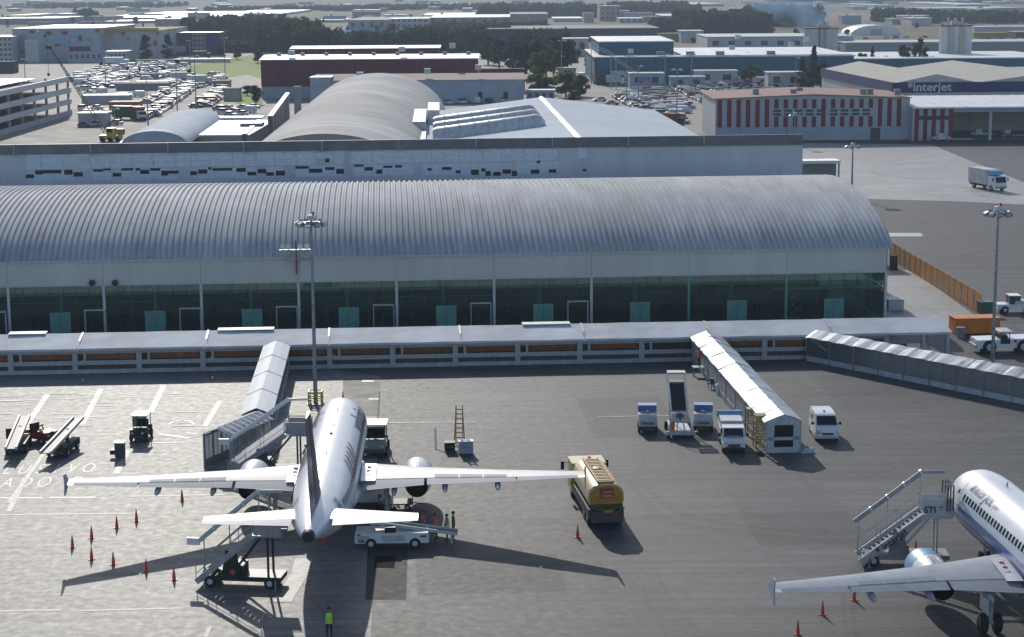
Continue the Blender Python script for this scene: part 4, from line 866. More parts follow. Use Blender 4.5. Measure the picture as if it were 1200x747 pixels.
MB().extr([(-.55, GR-.02), (0, GR+.22), (.55, GR-.02)], 'y', -.2, GL+.2).build('ridge_cap', 'white_paint', gh)
for k, y in enumerate((44, 58, 73)):
    sky_ = MB(); n = 8; rr = []
    for x, sc in ((-24.2, .9), (-23.6, 1), (-13, 1), (-5.2, 1), (-4.2, .75), (-3.6, .35)):
        zb = GR+(GE-GR)*abs(x)/GW; rr.append([(x, y+2.6*math.cos(math.pi*i/n)*sc, zb-.1+2.3*math.sin(math.pi*i/n)*sc) for i in range(n+1)])
    sky_.rings(rr, closed=False, cap=True).build('skylight', 'dirty_white', gh, smooth=60)
    for j in range(7):
        x = -22+j*2.7; zb = GR+(GE-GR)*abs(x)/GW; MB().rings([[(xx, y+2.66*math.cos(math.pi*i/n), zb-.1+2.36*math.sin(math.pi*i/n)) for i in range(n+1)] for xx in (x-.12, x+.12)], closed=False).build('skylight_rib', 'light_grey', gh)
MB().bb(-GW-2.6, -GW-.1, 60, 98, -.1, 10.2).bb(-GW-2.8, -GW, 28, 59, -.1, 8.6).build('white_annex', 'dirty_white', gh)
MB().bb(-GW+.2, -GW+2.6, 84, 110, 7.9, 10.8).build('stair_block', 'dirty_white', gh)
# --- parking garage
gy0, gy1 = 436, 540
gar = thing('parking_garage', 'white open parking garage with slanted bands beside the crane', 'garage', (-126, gy0, 0), R(0))
MB().bb(-60, -.5, 0, gy1-gy0, -.1, .3).build('floor', 'conc_roof', gar)
for k, z in enumerate((.3, 3.5, 6.7, 9.9)):
    if k: MB().bb(-60, -.35, 0, gy1-gy0, z-.25, z).build('deck', 'conc_roof', gar)
    for j in range(4):
        L = (gy1-gy0)/4; MB().bb(-.35, .0, L*j+.06, L*(j+1)-.06, z-.35 if k else -.1, z+1.1).build('spandrel', 'dirty_white' if k else 'pale_wall', gar)
    MB().bb(-60, -.4, -.3, .0, z-.35 if k else -.1, z+1.1).build('end_spandrel', 'dirty_white', gar)
for j in range(9):
    for x in (-.9, -20, -40): MB().bb(x-.3, x+.3, (gy1-gy0)*j/8-.35 if j else .1, (gy1-gy0)*j/8+.35, .3, 11.6 if x == -.9 and j % 2 == 0 else 9.6).build('column', 'pale_wall', gar)
MB().bb(-58, -8, 6, 96, 10.6, 10.75).build('sun_roof', 'white_roof', gar)
for j in range(6): MB().bb(-9, -8.7, 6+j*17, 6.3+j*17, 9.9, 10.6).build('roof_post', 'dull_steel', gar)
# --- crane beside the garage
c0 = at(125, 166); cr = thing('mobile_crane', 'yellow mobile crane with long thin raised boom beside the garage', 'crane', c0)
tip = at(62, 55, Y=c0.y) - c0
tip = Vector((tip.x, -3, tip.z))
MB().bb(-1.5, 3.6, -1.3, 1.3, .6, 1.5).build('carrier', 'yellow_paint', cr); MB().bb(.2, 2.2, -1.1, 1.1, 1.5, 3.2).build('cab', 'yellow_paint', cr); MB().bb(.4, 1.6, -1.13, -1.1, 2.2, 3.0).build('cab_window', 'vehicle_glass', cr); MB().bb(2.6, 4.2, -1.2, 1.2, 1.6, 3.0).build('counterweight', 'gold_trim', cr)
for x in (-.8, 1, 2.8):
    for y in (-1.1, 1.1): MB().lathe((x, y-.2, .55), (0, 1, 0), [(0, .55), (.4, .55)], 14).build('wheel', 'rubber', cr)
a0 = Vector((-.2, 0, 2.2)); d = (tip-a0); n = 26; sx = Vector((d.z, 0, -d.x)).normalized()*.38; sy = Vector((0, .38, 0)); mb = MB()
for q in (sx+sy, sx-sy, -sx+sy, -sx-sy): mb.bar(a0+q, tip+q*.35, .11)
for k in range(n):
    u, w = k/n, (k+1)/n; f = lambda t: 1-.65*t
    mb.bar(a0+d*u+(sx+sy)*f(u)*(1 if k % 2 else -1), a0+d*w-(sx+sy)*f(w)*(1 if k % 2 else -1), .06); mb.bar(a0+d*u+(sx-sy)*f(u)*(1 if k % 2 else -1), a0+d*w-(sx-sy)*f(w)*(1 if k % 2 else -1), .1)
mb.build('boom', mat('boom_ochre', (.22, .15, .05), .6), cr); MB().box(tip, (.8, .5, .8)).cyl(tip+Vector((-.5, -.2, 0)), tip+Vector((-.5, .2, 0)), .45).build('boom_head', 'dark_grey', cr)
MB().cyl(tip+Vector((-.6, 0, 0)), (tip.x-.6, tip.y, tip.z-6), .05).box((tip.x-.6, tip.y, tip.z-6.3), (.5, .4, .7)).build('hook', 'dark_grey', cr)
# --- small barrel roof, terraces and walls left of the vault
sb = thing('barrel_shed', 'small blue grey barrel roofed shed with bright edge near the garage', 'shed', at(178, 166), R(3)); sb.location.y = 395; sb.location.x = at(180, 158, Y=395).x
sz = ztop(180, 160, 395); n = 12; W2 = 7.0
MB().rings([[(W2*math.cos(math.pi*k/n), y, sz-1.9+3.0*math.sin(math.pi*k/n)) for k in range(n+1)] for y in (0, 72)], closed=False, cap=True).build('roof', 'slate_roof', sb, smooth=60)
MB().bb(-W2+.1, W2-.1, .3, 71, -.1, sz-1.9).build('wall', 'dark_wall', sb)
MB().rings([[((W2+q)*math.cos(math.pi*k/n), y, sz-1.9+(3.0+q)*math.sin(math.pi*k/n)) for k in range(n+1)] for y, q in ((-.5, .3), (.3, .3))], closed=False, cap=False).build('front_arch', 'dark_grey', sb, smooth=60)
MB().bb(-W2-.3, -W2+.2, 0, 72, sz-2.0, sz-1.2).build('gutter', 'white_paint', sb)
ter = bld('white_terrace', 'low building with blown out white flat roof between the barrel shed and vault', 222, 292, 176, 160, 46, 'pale_wall', 'white_roof', over=.2)
MB().bb(8, 13, 24, 30, ztop(257, 160, ter.location.y)+.35, ztop(257, 160, ter.location.y)+1.1).build('roof_hatch', 'mid_grey', ter)
bld('covered_gallery', 'long white flat canopy on dark posts behind the white roof', 232, 304, 152, 139.5, 5, 'dark_wall', 'white_roof', over=.8)
def upright(name, label, p0, p1, vt0, th, m, posts=0):
    h = ztop(p0[0], vt0, at(*p0).y); a, b = at(*p0), at(*p1); r = thing(name, label, 'wall', a, ang(a, b)); L = (b-a).length
    MB().bb(0, L, -th/2, th/2, -.1, h).build('face', m, r); MB().bb(-.1, L+.1, -th/2-.15, th/2+.15, h, h+.25).build('coping', 'light_grey', r)
    for k in range(posts): MB().bb(L*k/posts, L*k/posts+.5, -th/2-.2, th/2+.2, -.1, h-.02).build('pier', m, r)
    return r
upright('concrete_wall', 'tall grey concrete wall receding beside the weathered vault', (318, 176), (338, 142), 137, .8, 'conc_roof', 7)
upright('concrete_wall', 'lower dark concrete wall between white roof and tall grey wall', (287, 176), (304, 158), 158, .8, 'mid_grey', 4)
bld('concrete_pillar', 'square grey concrete tower at the end of the tall wall', 345, 352, 134, 103, 3, 'conc_roof', 'conc_roof', over=.1)
# --- maroon hangar and the pale shed before it
mh = bld('maroon_hangar', 'long maroon hangar with bright white roof edge behind the vault', 307, 560, 115, 70, 13, 'maroon', 'white_roof', 'shed', 1.0, over=.5)
x1 = on_front(mh, 364, 100)[0]; z1 = on_front(mh, 320, 102)[1]
MB().bb(.1, x1, -.3, -.02, -.05, z1).build('base_panel', 'blue_wall', mh)
w_ = on_front(mh, 560, 80)[0]; zt = ztop(433, 70, mh.location.y)
for k in range(9): MB().bb(w_*(k+.5)/9, w_*(k+.5)/9+1.2, 11, 12.5, zt+1.0, zt+1.9).build('roof_vent', 'mid_grey', mh)
for k in range(24): MB().bb(w_*k/24-.06, w_*k/24+.06, -.12, -.02, z1, zt-.1).build('wall_rib', 'maroon', mh)
bld('maroon_hangar', 'second maroon hangar with narrow white roof edge among the trees', 342, 515, 92, 57.5, 9, 'maroon', 'white_roof', 'shed', .8, over=.6)
bld('maroon_wall', 'low maroon wall running right from the long maroon hangar', 561, 615, 108, 82, 4, 'maroon', 'maroon', over=.1)
ps = bld('pale_shed', 'long low grey shed with peach roof edge between vault and trees', 366, 614, 121, 95, 16, 'blue_wall', 'pink_wall', 'shed', 1.3, windows=None, over=.3)
for u0 in (560, 590, 478): panel(ps, u0, u0+5, 108, 116, 'window_dark', 'window')
panel(ps, 366, 388, 92, 102, 'pale_wall', 'block'); bld('small_annex', 'pale cube annex at the left end of the grey shed', 364, 388, 122, 92, 9, 'blue_wall', 'dirty_white', over=.2)
bld('service_hut', 'low grey service hut with railing right of the peach edged shed', 617, 650, 119, 107, 6, 'blue_wall', 'light_grey', windows=(4, 1, .5, .4))
# --- striped hangar
sh_ = thing('striped_hangar', 'red and white striped hangar with rose roof behind the taxiway', 'hangar', at(838, 165)); Y0 = sh_.location.y
SW = at(1065, 165, Y=Y0).x-sh_.location.x; SZ = ztop(950, 116, Y0); ZB = ztop(950, 149, Y0)
MB().bb(0, SW, 0, 30, -.1, SZ-.02).build('wall', 'stripe_white', sh_)
MB().extr([(-.5, SZ), (SW*.5, SZ+.9), (SW+.3, SZ), (SW+.3, SZ+.2), (SW*.5, SZ+1.1), (-.5, SZ+.2)], 'y', -.5, 30.5).build('roof', 'rose_roof', sh_); MB().extr([(0, SZ-.02), (SW/2, SZ+.85), (SW, SZ-.02)], 'y', .02, 30).build('gable', 'stripe_white', sh_)
pitch = SW/20.6
for k in range(21):
    x = .5+pitch*k
    if x+pitch*.48 > SW: break
    win = k in (6, 7, 8, 9, 10, 12, 13, 14, 15, 16)
    for z0, z1 in (((ZB+.02, ZB+2.4), (ZB+4.3, SZ-.1)) if win else ((ZB+.02, SZ-.1),)): MB().bb(x, x+pitch*.46, -.08, -.01, z0, z1).build('red_stripe', 'stripe_red', sh_)
for x0 in (6, 12):
    for k in range(5 if x0 == 6 else 4):
        for z in (ZB+2.65, ZB+3.5): MB().bb(0, pitch*.8, -.1, -.02, 0, .55).build('window', 'window_blue', sh_, (.3+pitch*(x0+k*1.15), 0, z))
MB().bb(0, SW-.2, -.25, -.02, -.05, ZB).build('base_panel', 'blue_wall', sh_)
for x in (SW*.13, SW*.37, SW*.88): MB().bb(x-.12, x+.12, -.3, -.25, 0, ZB).build('panel_joint', 'mid_grey', sh_)
MB().bb(SW*.80, SW*.85, -.3, -.26, 0, ZB-.3).build('door', 'dark_grey', sh_)
for x, y in ((SW*.23, 8), (SW*.48, 14), (SW*.78, 5), (SW*.82, 6), (SW*.95, 3), (SW*.42, 6)): MB().bb(x-.7, x+.7, y, y+1.3, SZ+.5, SZ+1.9).build('roof_unit', 'mid_grey', sh_)
# --- open hangar with white roof
oh = thing('open_hangar', 'open fronted hangar with dazzling white roof and dark interior', 'hangar', at(1066, 165)); OY = oh.location.y
OW = 62; OZ = ztop(1130, 127, OY)
MB().extr([(-1.2, OZ), (29, OZ+.9), (29, OZ+1.2), (-1.2, OZ+.35)], 'x', .3, OW).build('roof', 'white_roof', oh)
for k in range(20): MB().extr([(-1.2, OZ+.36), (29, OZ+1.21), (29, OZ+1.32), (-1.2, OZ+.47)], 'x', .6+k*3, .75+k*3).build('roof_rib', 'white_roof', oh)
MB().bb(.5, OW, 28, 28.4, -.1, OZ+.8).bb(OW-.4, OW, 0, 28, -.1, OZ-.02).bb(.5, .9, 0, 28, -.1, OZ-.02).build('wall', 'pale_wall', oh)
lw = at(1116, 165, Y=OY).x-oh.location.x
MB().bb(.9, lw, .0, .4, -.1, OZ-.02).build('front_wall', 'stripe_white', oh)
for k in range(5): MB().bb(1.0+k*(lw-1)/4.5, 1.0+(k+.5)*(lw-1)/4.5, -.08, -.01, 0, OZ-.1).build('red_stripe', 'stripe_red', oh)
MB().bb(1.6, lw-1, -.12, -.08, OZ-2.6, OZ-1.7).build('window', 'window_blue', oh)
px_ = at(1160, 165, Y=OY).x-oh.location.x
for x in (px_, px_+17, px_+34): MB().bb(x-.3, x+.3, 0, .6, -.1, OZ-.02).build('column', 'light_grey', oh)
MB().bb(lw, OW, -.2, .3, OZ-.9, OZ-.03).build('lintel', 'blue_wall', oh)
MB().bb(lw, OW, .5, 28, -.04, .02).build('floor', 'mid_grey', oh)
# --- navy fascia hangar
nh = thing('navy_hangar', 'twin gabled beige roof hangar with navy fascia and pale lettering', 'hangar', (at(1047, 98, Y=500).x, 500, 0), R(3))
NZ = ztop(1120, 97, 500); NF = NZ-2.6; NW = 66; ND = 88
MB().bb(.1, NW, .1, ND, -.1, NZ-.1).build('wall', 'pale_wall', nh)
MB().bb(-.2, NW, -.3, .1, NF, NZ+.1).build('fascia', 'fascia_navy', nh); MB().bb(-.3, .1, .1, ND, NF, NZ+.1).build('side_fascia', 'fascia_navy', nh)
for x0, x1 in ((.4, 23), (23, 59)):
    for s in (0, 1):
        xm = (x0+x1)/2; a = (x0, xm) if s == 0 else (x1, xm)
        for k in range(5): MB().add([(a[0], .3+17.5*k, NZ-.1), (a[1], .3+17.5*k, NZ+2.2), (a[1], 17.7+17.5*k, NZ+2.2), (a[0], 17.7+17.5*k, NZ-.1)], [(0, 1, 2, 3)]).build('roof_panel', 'bone_roof', nh)
    MB().extr([(x0, NZ-.12), ((x0+x1)/2, NZ+2.1), (x1, NZ-.12)], 'y', .35, .5).build('gable', 'pale_wall', nh)
MB().bb(59, NW, .3, ND, NZ-.1, NZ).build('roof_deck', 'bone_roof', nh)
vs, fs = textmesh('*interjet', 3.5, extrude=.05, bold=.05); c_ = at(1090, 103.5, Y=499.5); c_ = rel(nh, c_)
MB().add([(c_.x+v.x*1.0, -.42+v.z, (NF+NZ)/2+.1+v.y*.9) for v in vs], fs).build('lettering', 'dirty_white', nh)
# --- silos
def silo(label, u0, u1, vb, vt, cells):
    Y = at((u0+u1)/2, vb).y; x0, x1 = at(u0, vb, Y=Y).x, at(u1, vb, Y=Y).x; h = ztop((u0+u1)/2, vt, Y); w = (x1-x0)/cells
    r = thing('silo', label, 'silo', ((x0+x1)/2, Y, 0), 0, 'white silo blocks')
    for k in range(cells):
        x = x0-(x0+x1)/2+w*(k+.5); s = MB().lathe((x, w/2, -.1), (0, 0, 1), [(0, w/2), (h, w/2)], 20).build('cell', 'silo_white', r, smooth=40)
        for z in [h*q/7 for q in range(1, 7)]: MB().lathe((x, w/2, z), (0, 0, 1), [(0, w/2), (0, w/2+.08), (.14, w/2+.08), (.14, w/2)], 20, cap=False).build('hoop', 'light_grey', s)
    for k in range(cells-1):
        x = x0-(x0+x1)/2+w*(k+1); MB().bb(x-.9, x+.9, 0, w, -.1, h-.1).build('infill', 'beige_wall', r)
    MB().bb(-(x1-x0)/2-.2, (x1-x0)/2+.2, -.3, w+.3, h, h+.5).build('deck', 'rust_red', r)
    MB().bb(-2, 1, 1, 4, h+.5, h+2.2).bb(1.5, 3.0, 1, 3, h+.5, h+1.7).build('head_house', 'light_grey', r)
    mb = MB()
    for k in range(9): x = -(x1-x0)/2+(x1-x0)*k/8; mb.bar((x, -.2, h+.5), (x, -.2, h+1.5), .08)
    mb.bar((-(x1-x0)/2, -.2, h+1.5), ((x1-x0)/2, -.2, h+1.5), .08); mb.build('railing', 'dull_steel', r)
    for k in range(3): MB().lathe((-3+k*3, w*.7, h+.4), (0, 0, 1), [(0, .4), (2.4, .4), (2.7, .7), (3.0, .2)], 10).build('roof_vent', 'dirty_white', r)
silo('pair of white cylindrical silos behind the evergreen trees', 943, 983, 72, 34, 2)
silo('wider white silo block rising behind the twin gabled hangar', 1101, 1139, 80, 31, 3)
# --- blue warehouses
b1 = bld('blue_warehouse', 'long dark blue warehouse with pale roof behind the parked cars', 697, 1000, 98, 67, 85, 'teal_blue', 'light_grey', over=.5)
zr = ztop(848, 67, b1.location.y)+.35
x0_, x1_ = on_front(b1, 800, 70)[0], on_front(b1, 1000, 70)[0]
for k in range(7): MB().bb(x0_+(x1_-x0_)*k/7+.1, x0_+(x1_-x0_)*(k+1)/7-.1, 2, 84, zr+.02, zr+.3).build('roof_sheet', 'white_roof', b1)
for u_ in (775, 810, 845, 905): xx = on_front(b1, u_, 70)[0]; MB().bb(xx-1.5, xx+1.5, 3, 5, zr+.3, zr+1.6).build('roof_unit', 'mid_grey', b1)
for k in range(30): xx = on_front(b1, 1000, 70)[0]*k/30; MB().bb(xx-.08, xx+.08, -.12, -.02, 0, zr-.5).build('wall_rib', 'teal_blue', b1)
b2 = bld('blue_warehouse', 'taller blue block with pale roof standing on the long blue warehouse', 702, 789, 95.5, 49.5, 70, 'teal_blue', 'white_roof', over=.4)
for k in range(10): MB().bb(on_front(b2, 789, 70)[0]*k/10-.1, on_front(b2, 789, 70)[0]*k/10+.1, -.12, -.02, 12, ztop(745, 49.5, b2.location.y)-.2).build('wall_rib', 'teal_blue', b2)
b3 = bld('teal_warehouse', 'low dark teal warehouse with white roof behind the silos', 985, 1240, 86, 69, 70, 'teal_blue', 'white_roof', over=.4)
bld('white_depot', 'white depot with long pale roof behind the blue warehouse', 829, 1000, 61, 43.5, 60, 'pale_wall', 'light_grey', windows=(9, 1, .4, .3))
bld('grey_depot', 'broad grey flat roofed depot with parked lorries beyond', 990, 1240, 62, 50, 40, 'mid_grey', 'light_grey')
bld('ochre_building', 'narrow ochre yellow building beyond the wide silo', 1141, 1190, 45, 39, 12, 'ochre', 'ochre'); bld('brick_block', 'small dark red block beside the ochre building', 1190, 1215, 46, 38, 20, 'maroon', 'pale_wall')
bld('pale_long_shed', 'long pale shed behind the ochre building', 1142, 1230, 38, 32, 30, 'pale_wall', 'light_grey')
tent = thing('white_tent', 'white arched tent beyond the lorry park', 'tent', at(1027, 41)); tw = 18
MB().rings([[(tw*math.cos(math.pi*k/12), y, 6.5*math.sin(math.pi*k/12)) for k in range(13)] for y in (0, 40)], closed=False).build('cover', 'white_roof', tent, smooth=60); MB().bb(-4, 4, -.1, .0, 0, 4).build('door', 'pale_wall', tent)
# --- sheds between the blue warehouse and the car parks
for nm, lb, u0, u1, vb, vt, dp, wm, rm in (
    ('site_shed', 'small white shed with dark window near the blue warehouse corner', 716, 737, 100, 85, 6, 'pale_wall', 'dirty_white'),
    ('site_shed', 'grey shed with a blue logo in front of the blue warehouse', 738, 778, 104, 87, 8, 'blue_wall', 'light_grey'),
    ('site_shed', 'pale grey shed with sloping roof before the blue warehouse', 815, 864, 101, 84, 10, 'pale_wall', 'dirty_white'),
    ('site_shed', 'low white shed left of the sloping roofed shed', 786, 826, 103, 91, 6, 'blue_wall', 'dirty_white'),
    ('site_shed', 'white panelled shed under the flat crowned tree', 865, 905, 101, 92, 8, 'pale_wall', 'light_grey'),
    ('site_shed', 'white shed with open dark bay right of the flat crowned tree', 900, 940, 105, 86, 9, 'pale_wall', 'dirty_white'),
    ('site_shed', 'beige site office behind the round hedges', 655, 675, 92, 81, 8, 'beige_wall', 'beige_wall'),
    ('arched_hut', 'beige hut with dark opening left of the blue block', 659, 690, 66, 46, 16, 'beige_wall', 'dirty_white')):
    r = bld(nm, lb, u0, u1, vb, vt, dp, wm, rm, windows=(2 if u1-u0 > 24 else 1, 1, .4, .4))
    if 'logo' in lb: panel(r, 748, 762, 91, 95, 'blue_paint', 'logo_panel', .2)
for lb, u0, u1, vb, vt in (('grey container shed in the lot behind the green lorry', 136, 196, 106, 99), ('white roofed shed among the parked cars near the crane', 96, 150, 122, 113), ('orange brown container row behind the green lorry', 128, 162, 128, 121), ('long white canopy over the lot near the parked lorries', 160, 196, 103, 96.5), ('dark shed at the edge of the left car park', 164, 182, 94, 87.5), ('white roofed workshop beside the garage corner', 92, 124, 148, 134), ('grey container at the edge of the grass field', 250, 268, 104, 96), ('brown hut at the corner of the small lawn', 262, 280, 118, 105)):
    bld('lot_shed', lb, u0, u1, vb, vt, 7, 'orange_paint' if 'orange' in lb else ('mid_grey' if 'grey' in lb or 'dark' in lb else ('beige_wall' if 'brown' in lb else 'pale_wall')), 'white_roof' if 'white' in lb else ('rust_red' if 'orange' in lb else 'conc_roof'))
# --- shopping centre on the left
ml = bld('shopping_centre', 'white shopping centre front with small coloured signs behind the left car park', 16, 118, 72, 34, 90, 'blue_wall', 'light_grey')
for u0, u1, v0, v1, m in ((24, 31, 40, 47, 'pink_wall'), (35, 40, 36.5, 39, 'maroon'), (54, 60, 37, 41, 'stripe_red'), (73, 79, 37, 40.5, 'stripe_red'), (51, 54, 41, 44, 'maroon'), (92, 96, 42, 48, 'stripe_red'), (112, 117, 33.5, 38, 'red_paint'), (16, 19, 46, 53, 'ochre'), (18, 21.5, 50.5, 54, 'stripe_red'), (71, 81, 45, 53.5, 'sky_blue'), (81, 106, 55, 61, 'maroon'), (43, 46, 34.5, 38, 'white_paint'), (24, 27, 60, 63, 'maroon'), (64, 70, 52, 54, 'stripe_red'), (102, 108, 44.5, 48, 'pink_wall')): panel(ml, u0, u1, v0, v1, m, d=.6)
tw_ = bld('white_tower_block', 'plain white block standing in front of the shopping centre', 30, 46, 73, 48, 10, 'dirty_white', 'white_roof')
bld('shop_wing', 'low pale wing in front of the shopping centre', 80, 120, 73, 62, 20, 'blue_wall', 'light_grey', windows=(6, 1, .5, .4))
bld('corner_block', 'pale block with fine grid windows left of the shopping centre', -16, 15, 74, 44, 30, 'pale_wall', 'light_grey', windows=(6, 5, .55, .45))
sw2 = bld('shopping_centre', 'right part of the shopping centre with ochre roof band', 118, 186, 70, 37, 90, 'pale_wall', 'ochre')
panel(sw2, 118, 186, 33.5, 37.5, 'ochre', 'roof_band', .8); panel(sw2, 119, 133, 37, 41.5, 'ochre', d=.9)
for u0, u1, v0, v1, m in ((143.5, 146.5, 37, 42, 'red_paint'), (184, 187, 37.5, 41, 'red_paint'), (180, 184, 48, 54, 'red_paint'), (148, 152, 44, 48, 'mid_grey'), (168, 176, 43, 47, 'stripe_red')): panel(sw2, u0, u1, v0, v1, m, d=.6)
bld('shop_wing', 'low white pavilion with pale roof before the ochre banded wing', 124, 148, 74, 61, 14, 'pale_wall', 'white_roof', windows=(5, 1, .6, .4))
bb_ = bld('office_block', 'office block of dark glass wings and a pale windowed core', 206, 258, 65, 39, 16, 'dark_wall', 'light_grey')
panel(bb_, 206.5, 224.5, 40, 61, 'dark_wall', 'glass_wing', .3); panel(bb_, 225, 241, 39.5, 63, 'pink_wall', 'core', .5); panel(bb_, 241.5, 257.5, 40, 60, 'fascia_navy', 'glass_wing', .3); panel(bb_, 207, 218, 54, 61, 'pale_wall', 'canopy', .6)
for i in range(3):
    for k in range(4): panel(bb_, 226.5+i*5, 229.8+i*5, 41+k*5.4, 43.6+k*5.4, 'window_blue', 'window', .6)
bld('black_shed', 'dark shed with curved roof at the edge of the left lot', -10, 15, 86, 73.5, 10, 'dark_wall', 'dark_wall')
# --- far factories and town
far = [('long dazzling white roofed factory on the plain', 100, 214, 24, 21.2, 520, 'pale_wall', 'white_roof'), ('white roofed factory wing behind the tree belt', 222, 305, 22, 19.4, 560, 'pale_wall', 'white_roof'), ('thin pale roof in front of the long white factory', 122, 206, 27.5, 25, 60, 'mid_grey', 'light_grey'),
       ('small white roofed hall on the far left plain', 8, 31, 21, 18.4, 150, 'mid_grey', 'white_roof'), ('pale blue cube building on the far plain', 66, 82, 26, 16.5, 40, 'blue_wall', 'white_roof'), ('wide grey low factory behind the shopping centre', -10, 68, 29, 22, 120, 'mid_grey', 'light_grey'),
       ('cream roofed factory beyond the pines', 372, 402, 26.5, 24, 90, 'mid_grey', 'white_roof'), ('cream roofed works with grey walls beyond the tree belt', 408, 498, 37, 24, 150, 'blue_wall', 'bone_roof'), ('pale grey flats with window rows behind the tree belt', 458, 502, 38.5, 22.5, 40, 'pale_wall', 'light_grey'),
       ('long pink grey works wall behind the tree belt', 502, 598, 33, 21, 160, 'pink_wall', 'light_grey'), ('white roofed hall over the pink grey works', 495, 556, 23, 18, 160, 'pale_wall', 'white_roof'), ('pink grey block right of the long works', 598, 642, 34, 17, 110, 'pink_wall', 'pale_wall'),
       ('flat white roofed store right of the pink block', 649, 683, 26, 22, 90, 'pale_wall', 'white_roof'), ('tall pink tower block on the plain', 703, 727, 25, 7.5, 60, 'pink_wall', 'pale_wall'), ('cream tank house beside the white roofed store', 684, 696, 27, 16, 30, 'beige_wall', 'beige_wall'), ('pale house beside the pink tower', 726, 754, 27, 22, 50, 'pale_wall', 'white_roof'), ('yellow walled store beyond the dark shed', 753, 772, 26, 20, 50, 'ochre', 'beige_wall'),
       ('dark long shed with grey roof beyond the trees', 600, 772, 49, 34, 90, 'dark_wall', 'conc_roof'), ('white and yellow roofed works before the far wood', 777, 806, 30, 19, 90, 'blue_wall', 'white_roof'), ('yellow roofed works before the far wood', 806, 824, 29, 18.5, 90, 'beige_wall', 'ochre'),
       ('pale workshop with grey annex above the blue block', 798, 824, 50, 37, 24, 'pale_wall', 'light_grey'), ('yellow fence side store above the blue block', 772, 798, 49, 40, 10, 'ochre', 'beige_wall'), ('yellow green store in the far smoke', 884, 906, 27, 21, 60, 'beige_wall', 'ochre'), ('dark navy store behind the maroon wall', 572, 618, 62, 35, 30, 'dark_wall', 'dark_wall'),
       ('white strip roofed sheds on the far brown plain', 1085, 1200, 14.5, 10, 130, 'mid_grey', 'light_grey'), ('pale hall on the far brown plain', 1122, 1160, 9.5, 5.5, 400, 'pale_wall', 'white_roof'), ('pale blue roof on the far brown plain', 1024, 1048, 9.5, 6.5, 300, 'pale_wall', 'sky_blue'), ('grey long roof far behind the woods', 740, 848, 8, 5.5, 300, 'mid_grey', 'light_grey'),
       ('low white wall building at the foot of the green field', 222, 268, 73.5, 70, 6, 'dirty_white', 'light_grey'), ('white low wall beside the two dark trees', 160, 222, 76, 71, 4, 'pale_wall', 'beige_wall')]
for lb, u0, u1, vb, vt, dp, wm, rm in far:
    bld('far_building', lb, u0, u1, vb, vt, dp, wm, rm, windows=(7, 3, .45, .4) if 'flats' in lb else ((4, 3, .4, .4) if 'tower' in lb else ((8, 1, .35, .4) if u1-u0 > 60 and vb > 30 else None)), over=.6)
rt_ = random.Random(11); tcount = 0
for u, v in [(rt_.uniform(-5, 1205), rt_.choice((2.5, 4, 5.5, 7, 8.5, 10, 12, 14))) for _ in range(70)]:
    w = rt_.uniform(5, 22); hgt = rt_.uniform(1.2, 3.2)
    if 640 < u < 960 and v > 6: continue
    c = rt_.choice(('pale_wall', 'beige_wall', 'blue_wall', 'mid_grey', 'pink_wall')); rf = rt_.choice(('white_roof', 'light_grey', 'light_grey', 'conc_roof', 'rose_roof'))
    um = u+w/2; p = at(um, v); x0, x1 = at(u, v, Y=p.y).x, at(u+w, v, Y=p.y).x; h = max(4, ztop(um, v-hgt, p.y)); h = min(h, 12)
    mb = MB().bb(0, x1-x0, 0, 60, -.1, h, 0).bb(-1, x1-x0+1, -1, 61, h+.05, h+.8, 1)
    tag(mb.build('town_building', [c, rf], None, (x0, p.y, 0)), 'tiny %s building with %s roof on the hazy far plain' % ({'pale_wall': 'white', 'beige_wall': 'beige', 'blue_wall': 'bluish', 'mid_grey': 'grey', 'pink_wall': 'pink'}[c], {'white_roof': 'white', 'light_grey': 'pale grey', 'conc_roof': 'stone grey', 'rose_roof': 'reddish'}[rf]), 'building', 'far town buildings')
# --- lattice boom lying over the sheds and small lamp posts
lt = thing('lattice_boom', 'white lattice boom slanting down in front of the blue warehouse', 'lattice boom', at(771, 104)); a0 = Vector((0, 0, .3)); yb = lt.location.y
k1 = at(722, 70, Y=yb)-lt.location; k2 = at(716, 63, Y=yb)-lt.location; k3 = at(684, 49, Y=yb)-lt.location
for pa, pb in ((a0, k1), (k1, k2), (k2, k3)):
    d = pb-pa; n = max(3, int(d.length/1.3)); q = [Vector((0, .5, .5)), Vector((0, -.5, .5)), Vector((0, .5, -.5)), Vector((0, -.5, -.5))]; mb = MB()
    for w in q: mb.bar(pa+w, pb+w, .14)
    for k in range(n):
        a, b = pa+d*(k/n), pa+d*((k+1)/n); mb.bar(a+q[k % 2], b+q[1-k % 2], .1); mb.bar(a+q[1], b+q[3], .1); mb.bar(a+q[0], b+q[2], .1); mb.bar(a+q[1+k % 2], b+q[3], .1)
    mb.build('lattice_section', 'dirty_white', lt)
for q in (k1, k2): MB().bar((q.x, .8, -.02), (q.x, .8, q.z), .25).bar((q.x, -.8, 0), (q.x, -.8, q.z), .25).bar((q.x, -.8, q.z*.5), (q.x, .8, q.z*.5), .15).build('trestle', 'dull_steel', lt)
def lamp(u, vb, vt, heads, lb):
    p = at(u, vb); h = ztop(u, vt, p.y); r = thing('lamp_post', lb, 'lamp post', p, 0, 'thin lamp posts in the car parks')
    MB().lathe((0, 0, -.05), (0, 0, 1), [(0, .22), (.3, .2), (h, .1)], 8).build('pole', 'dull_steel', r)
    MB().bar((-.9, 0, h), (.9, 0, h), .12).build('arm', 'dull_steel', r)
    for s in heads: MB().box((s*.9, 0, h+.05), (1.1, .5, .35), taper=.7).build('lamp_head', 'dirty_white', r)
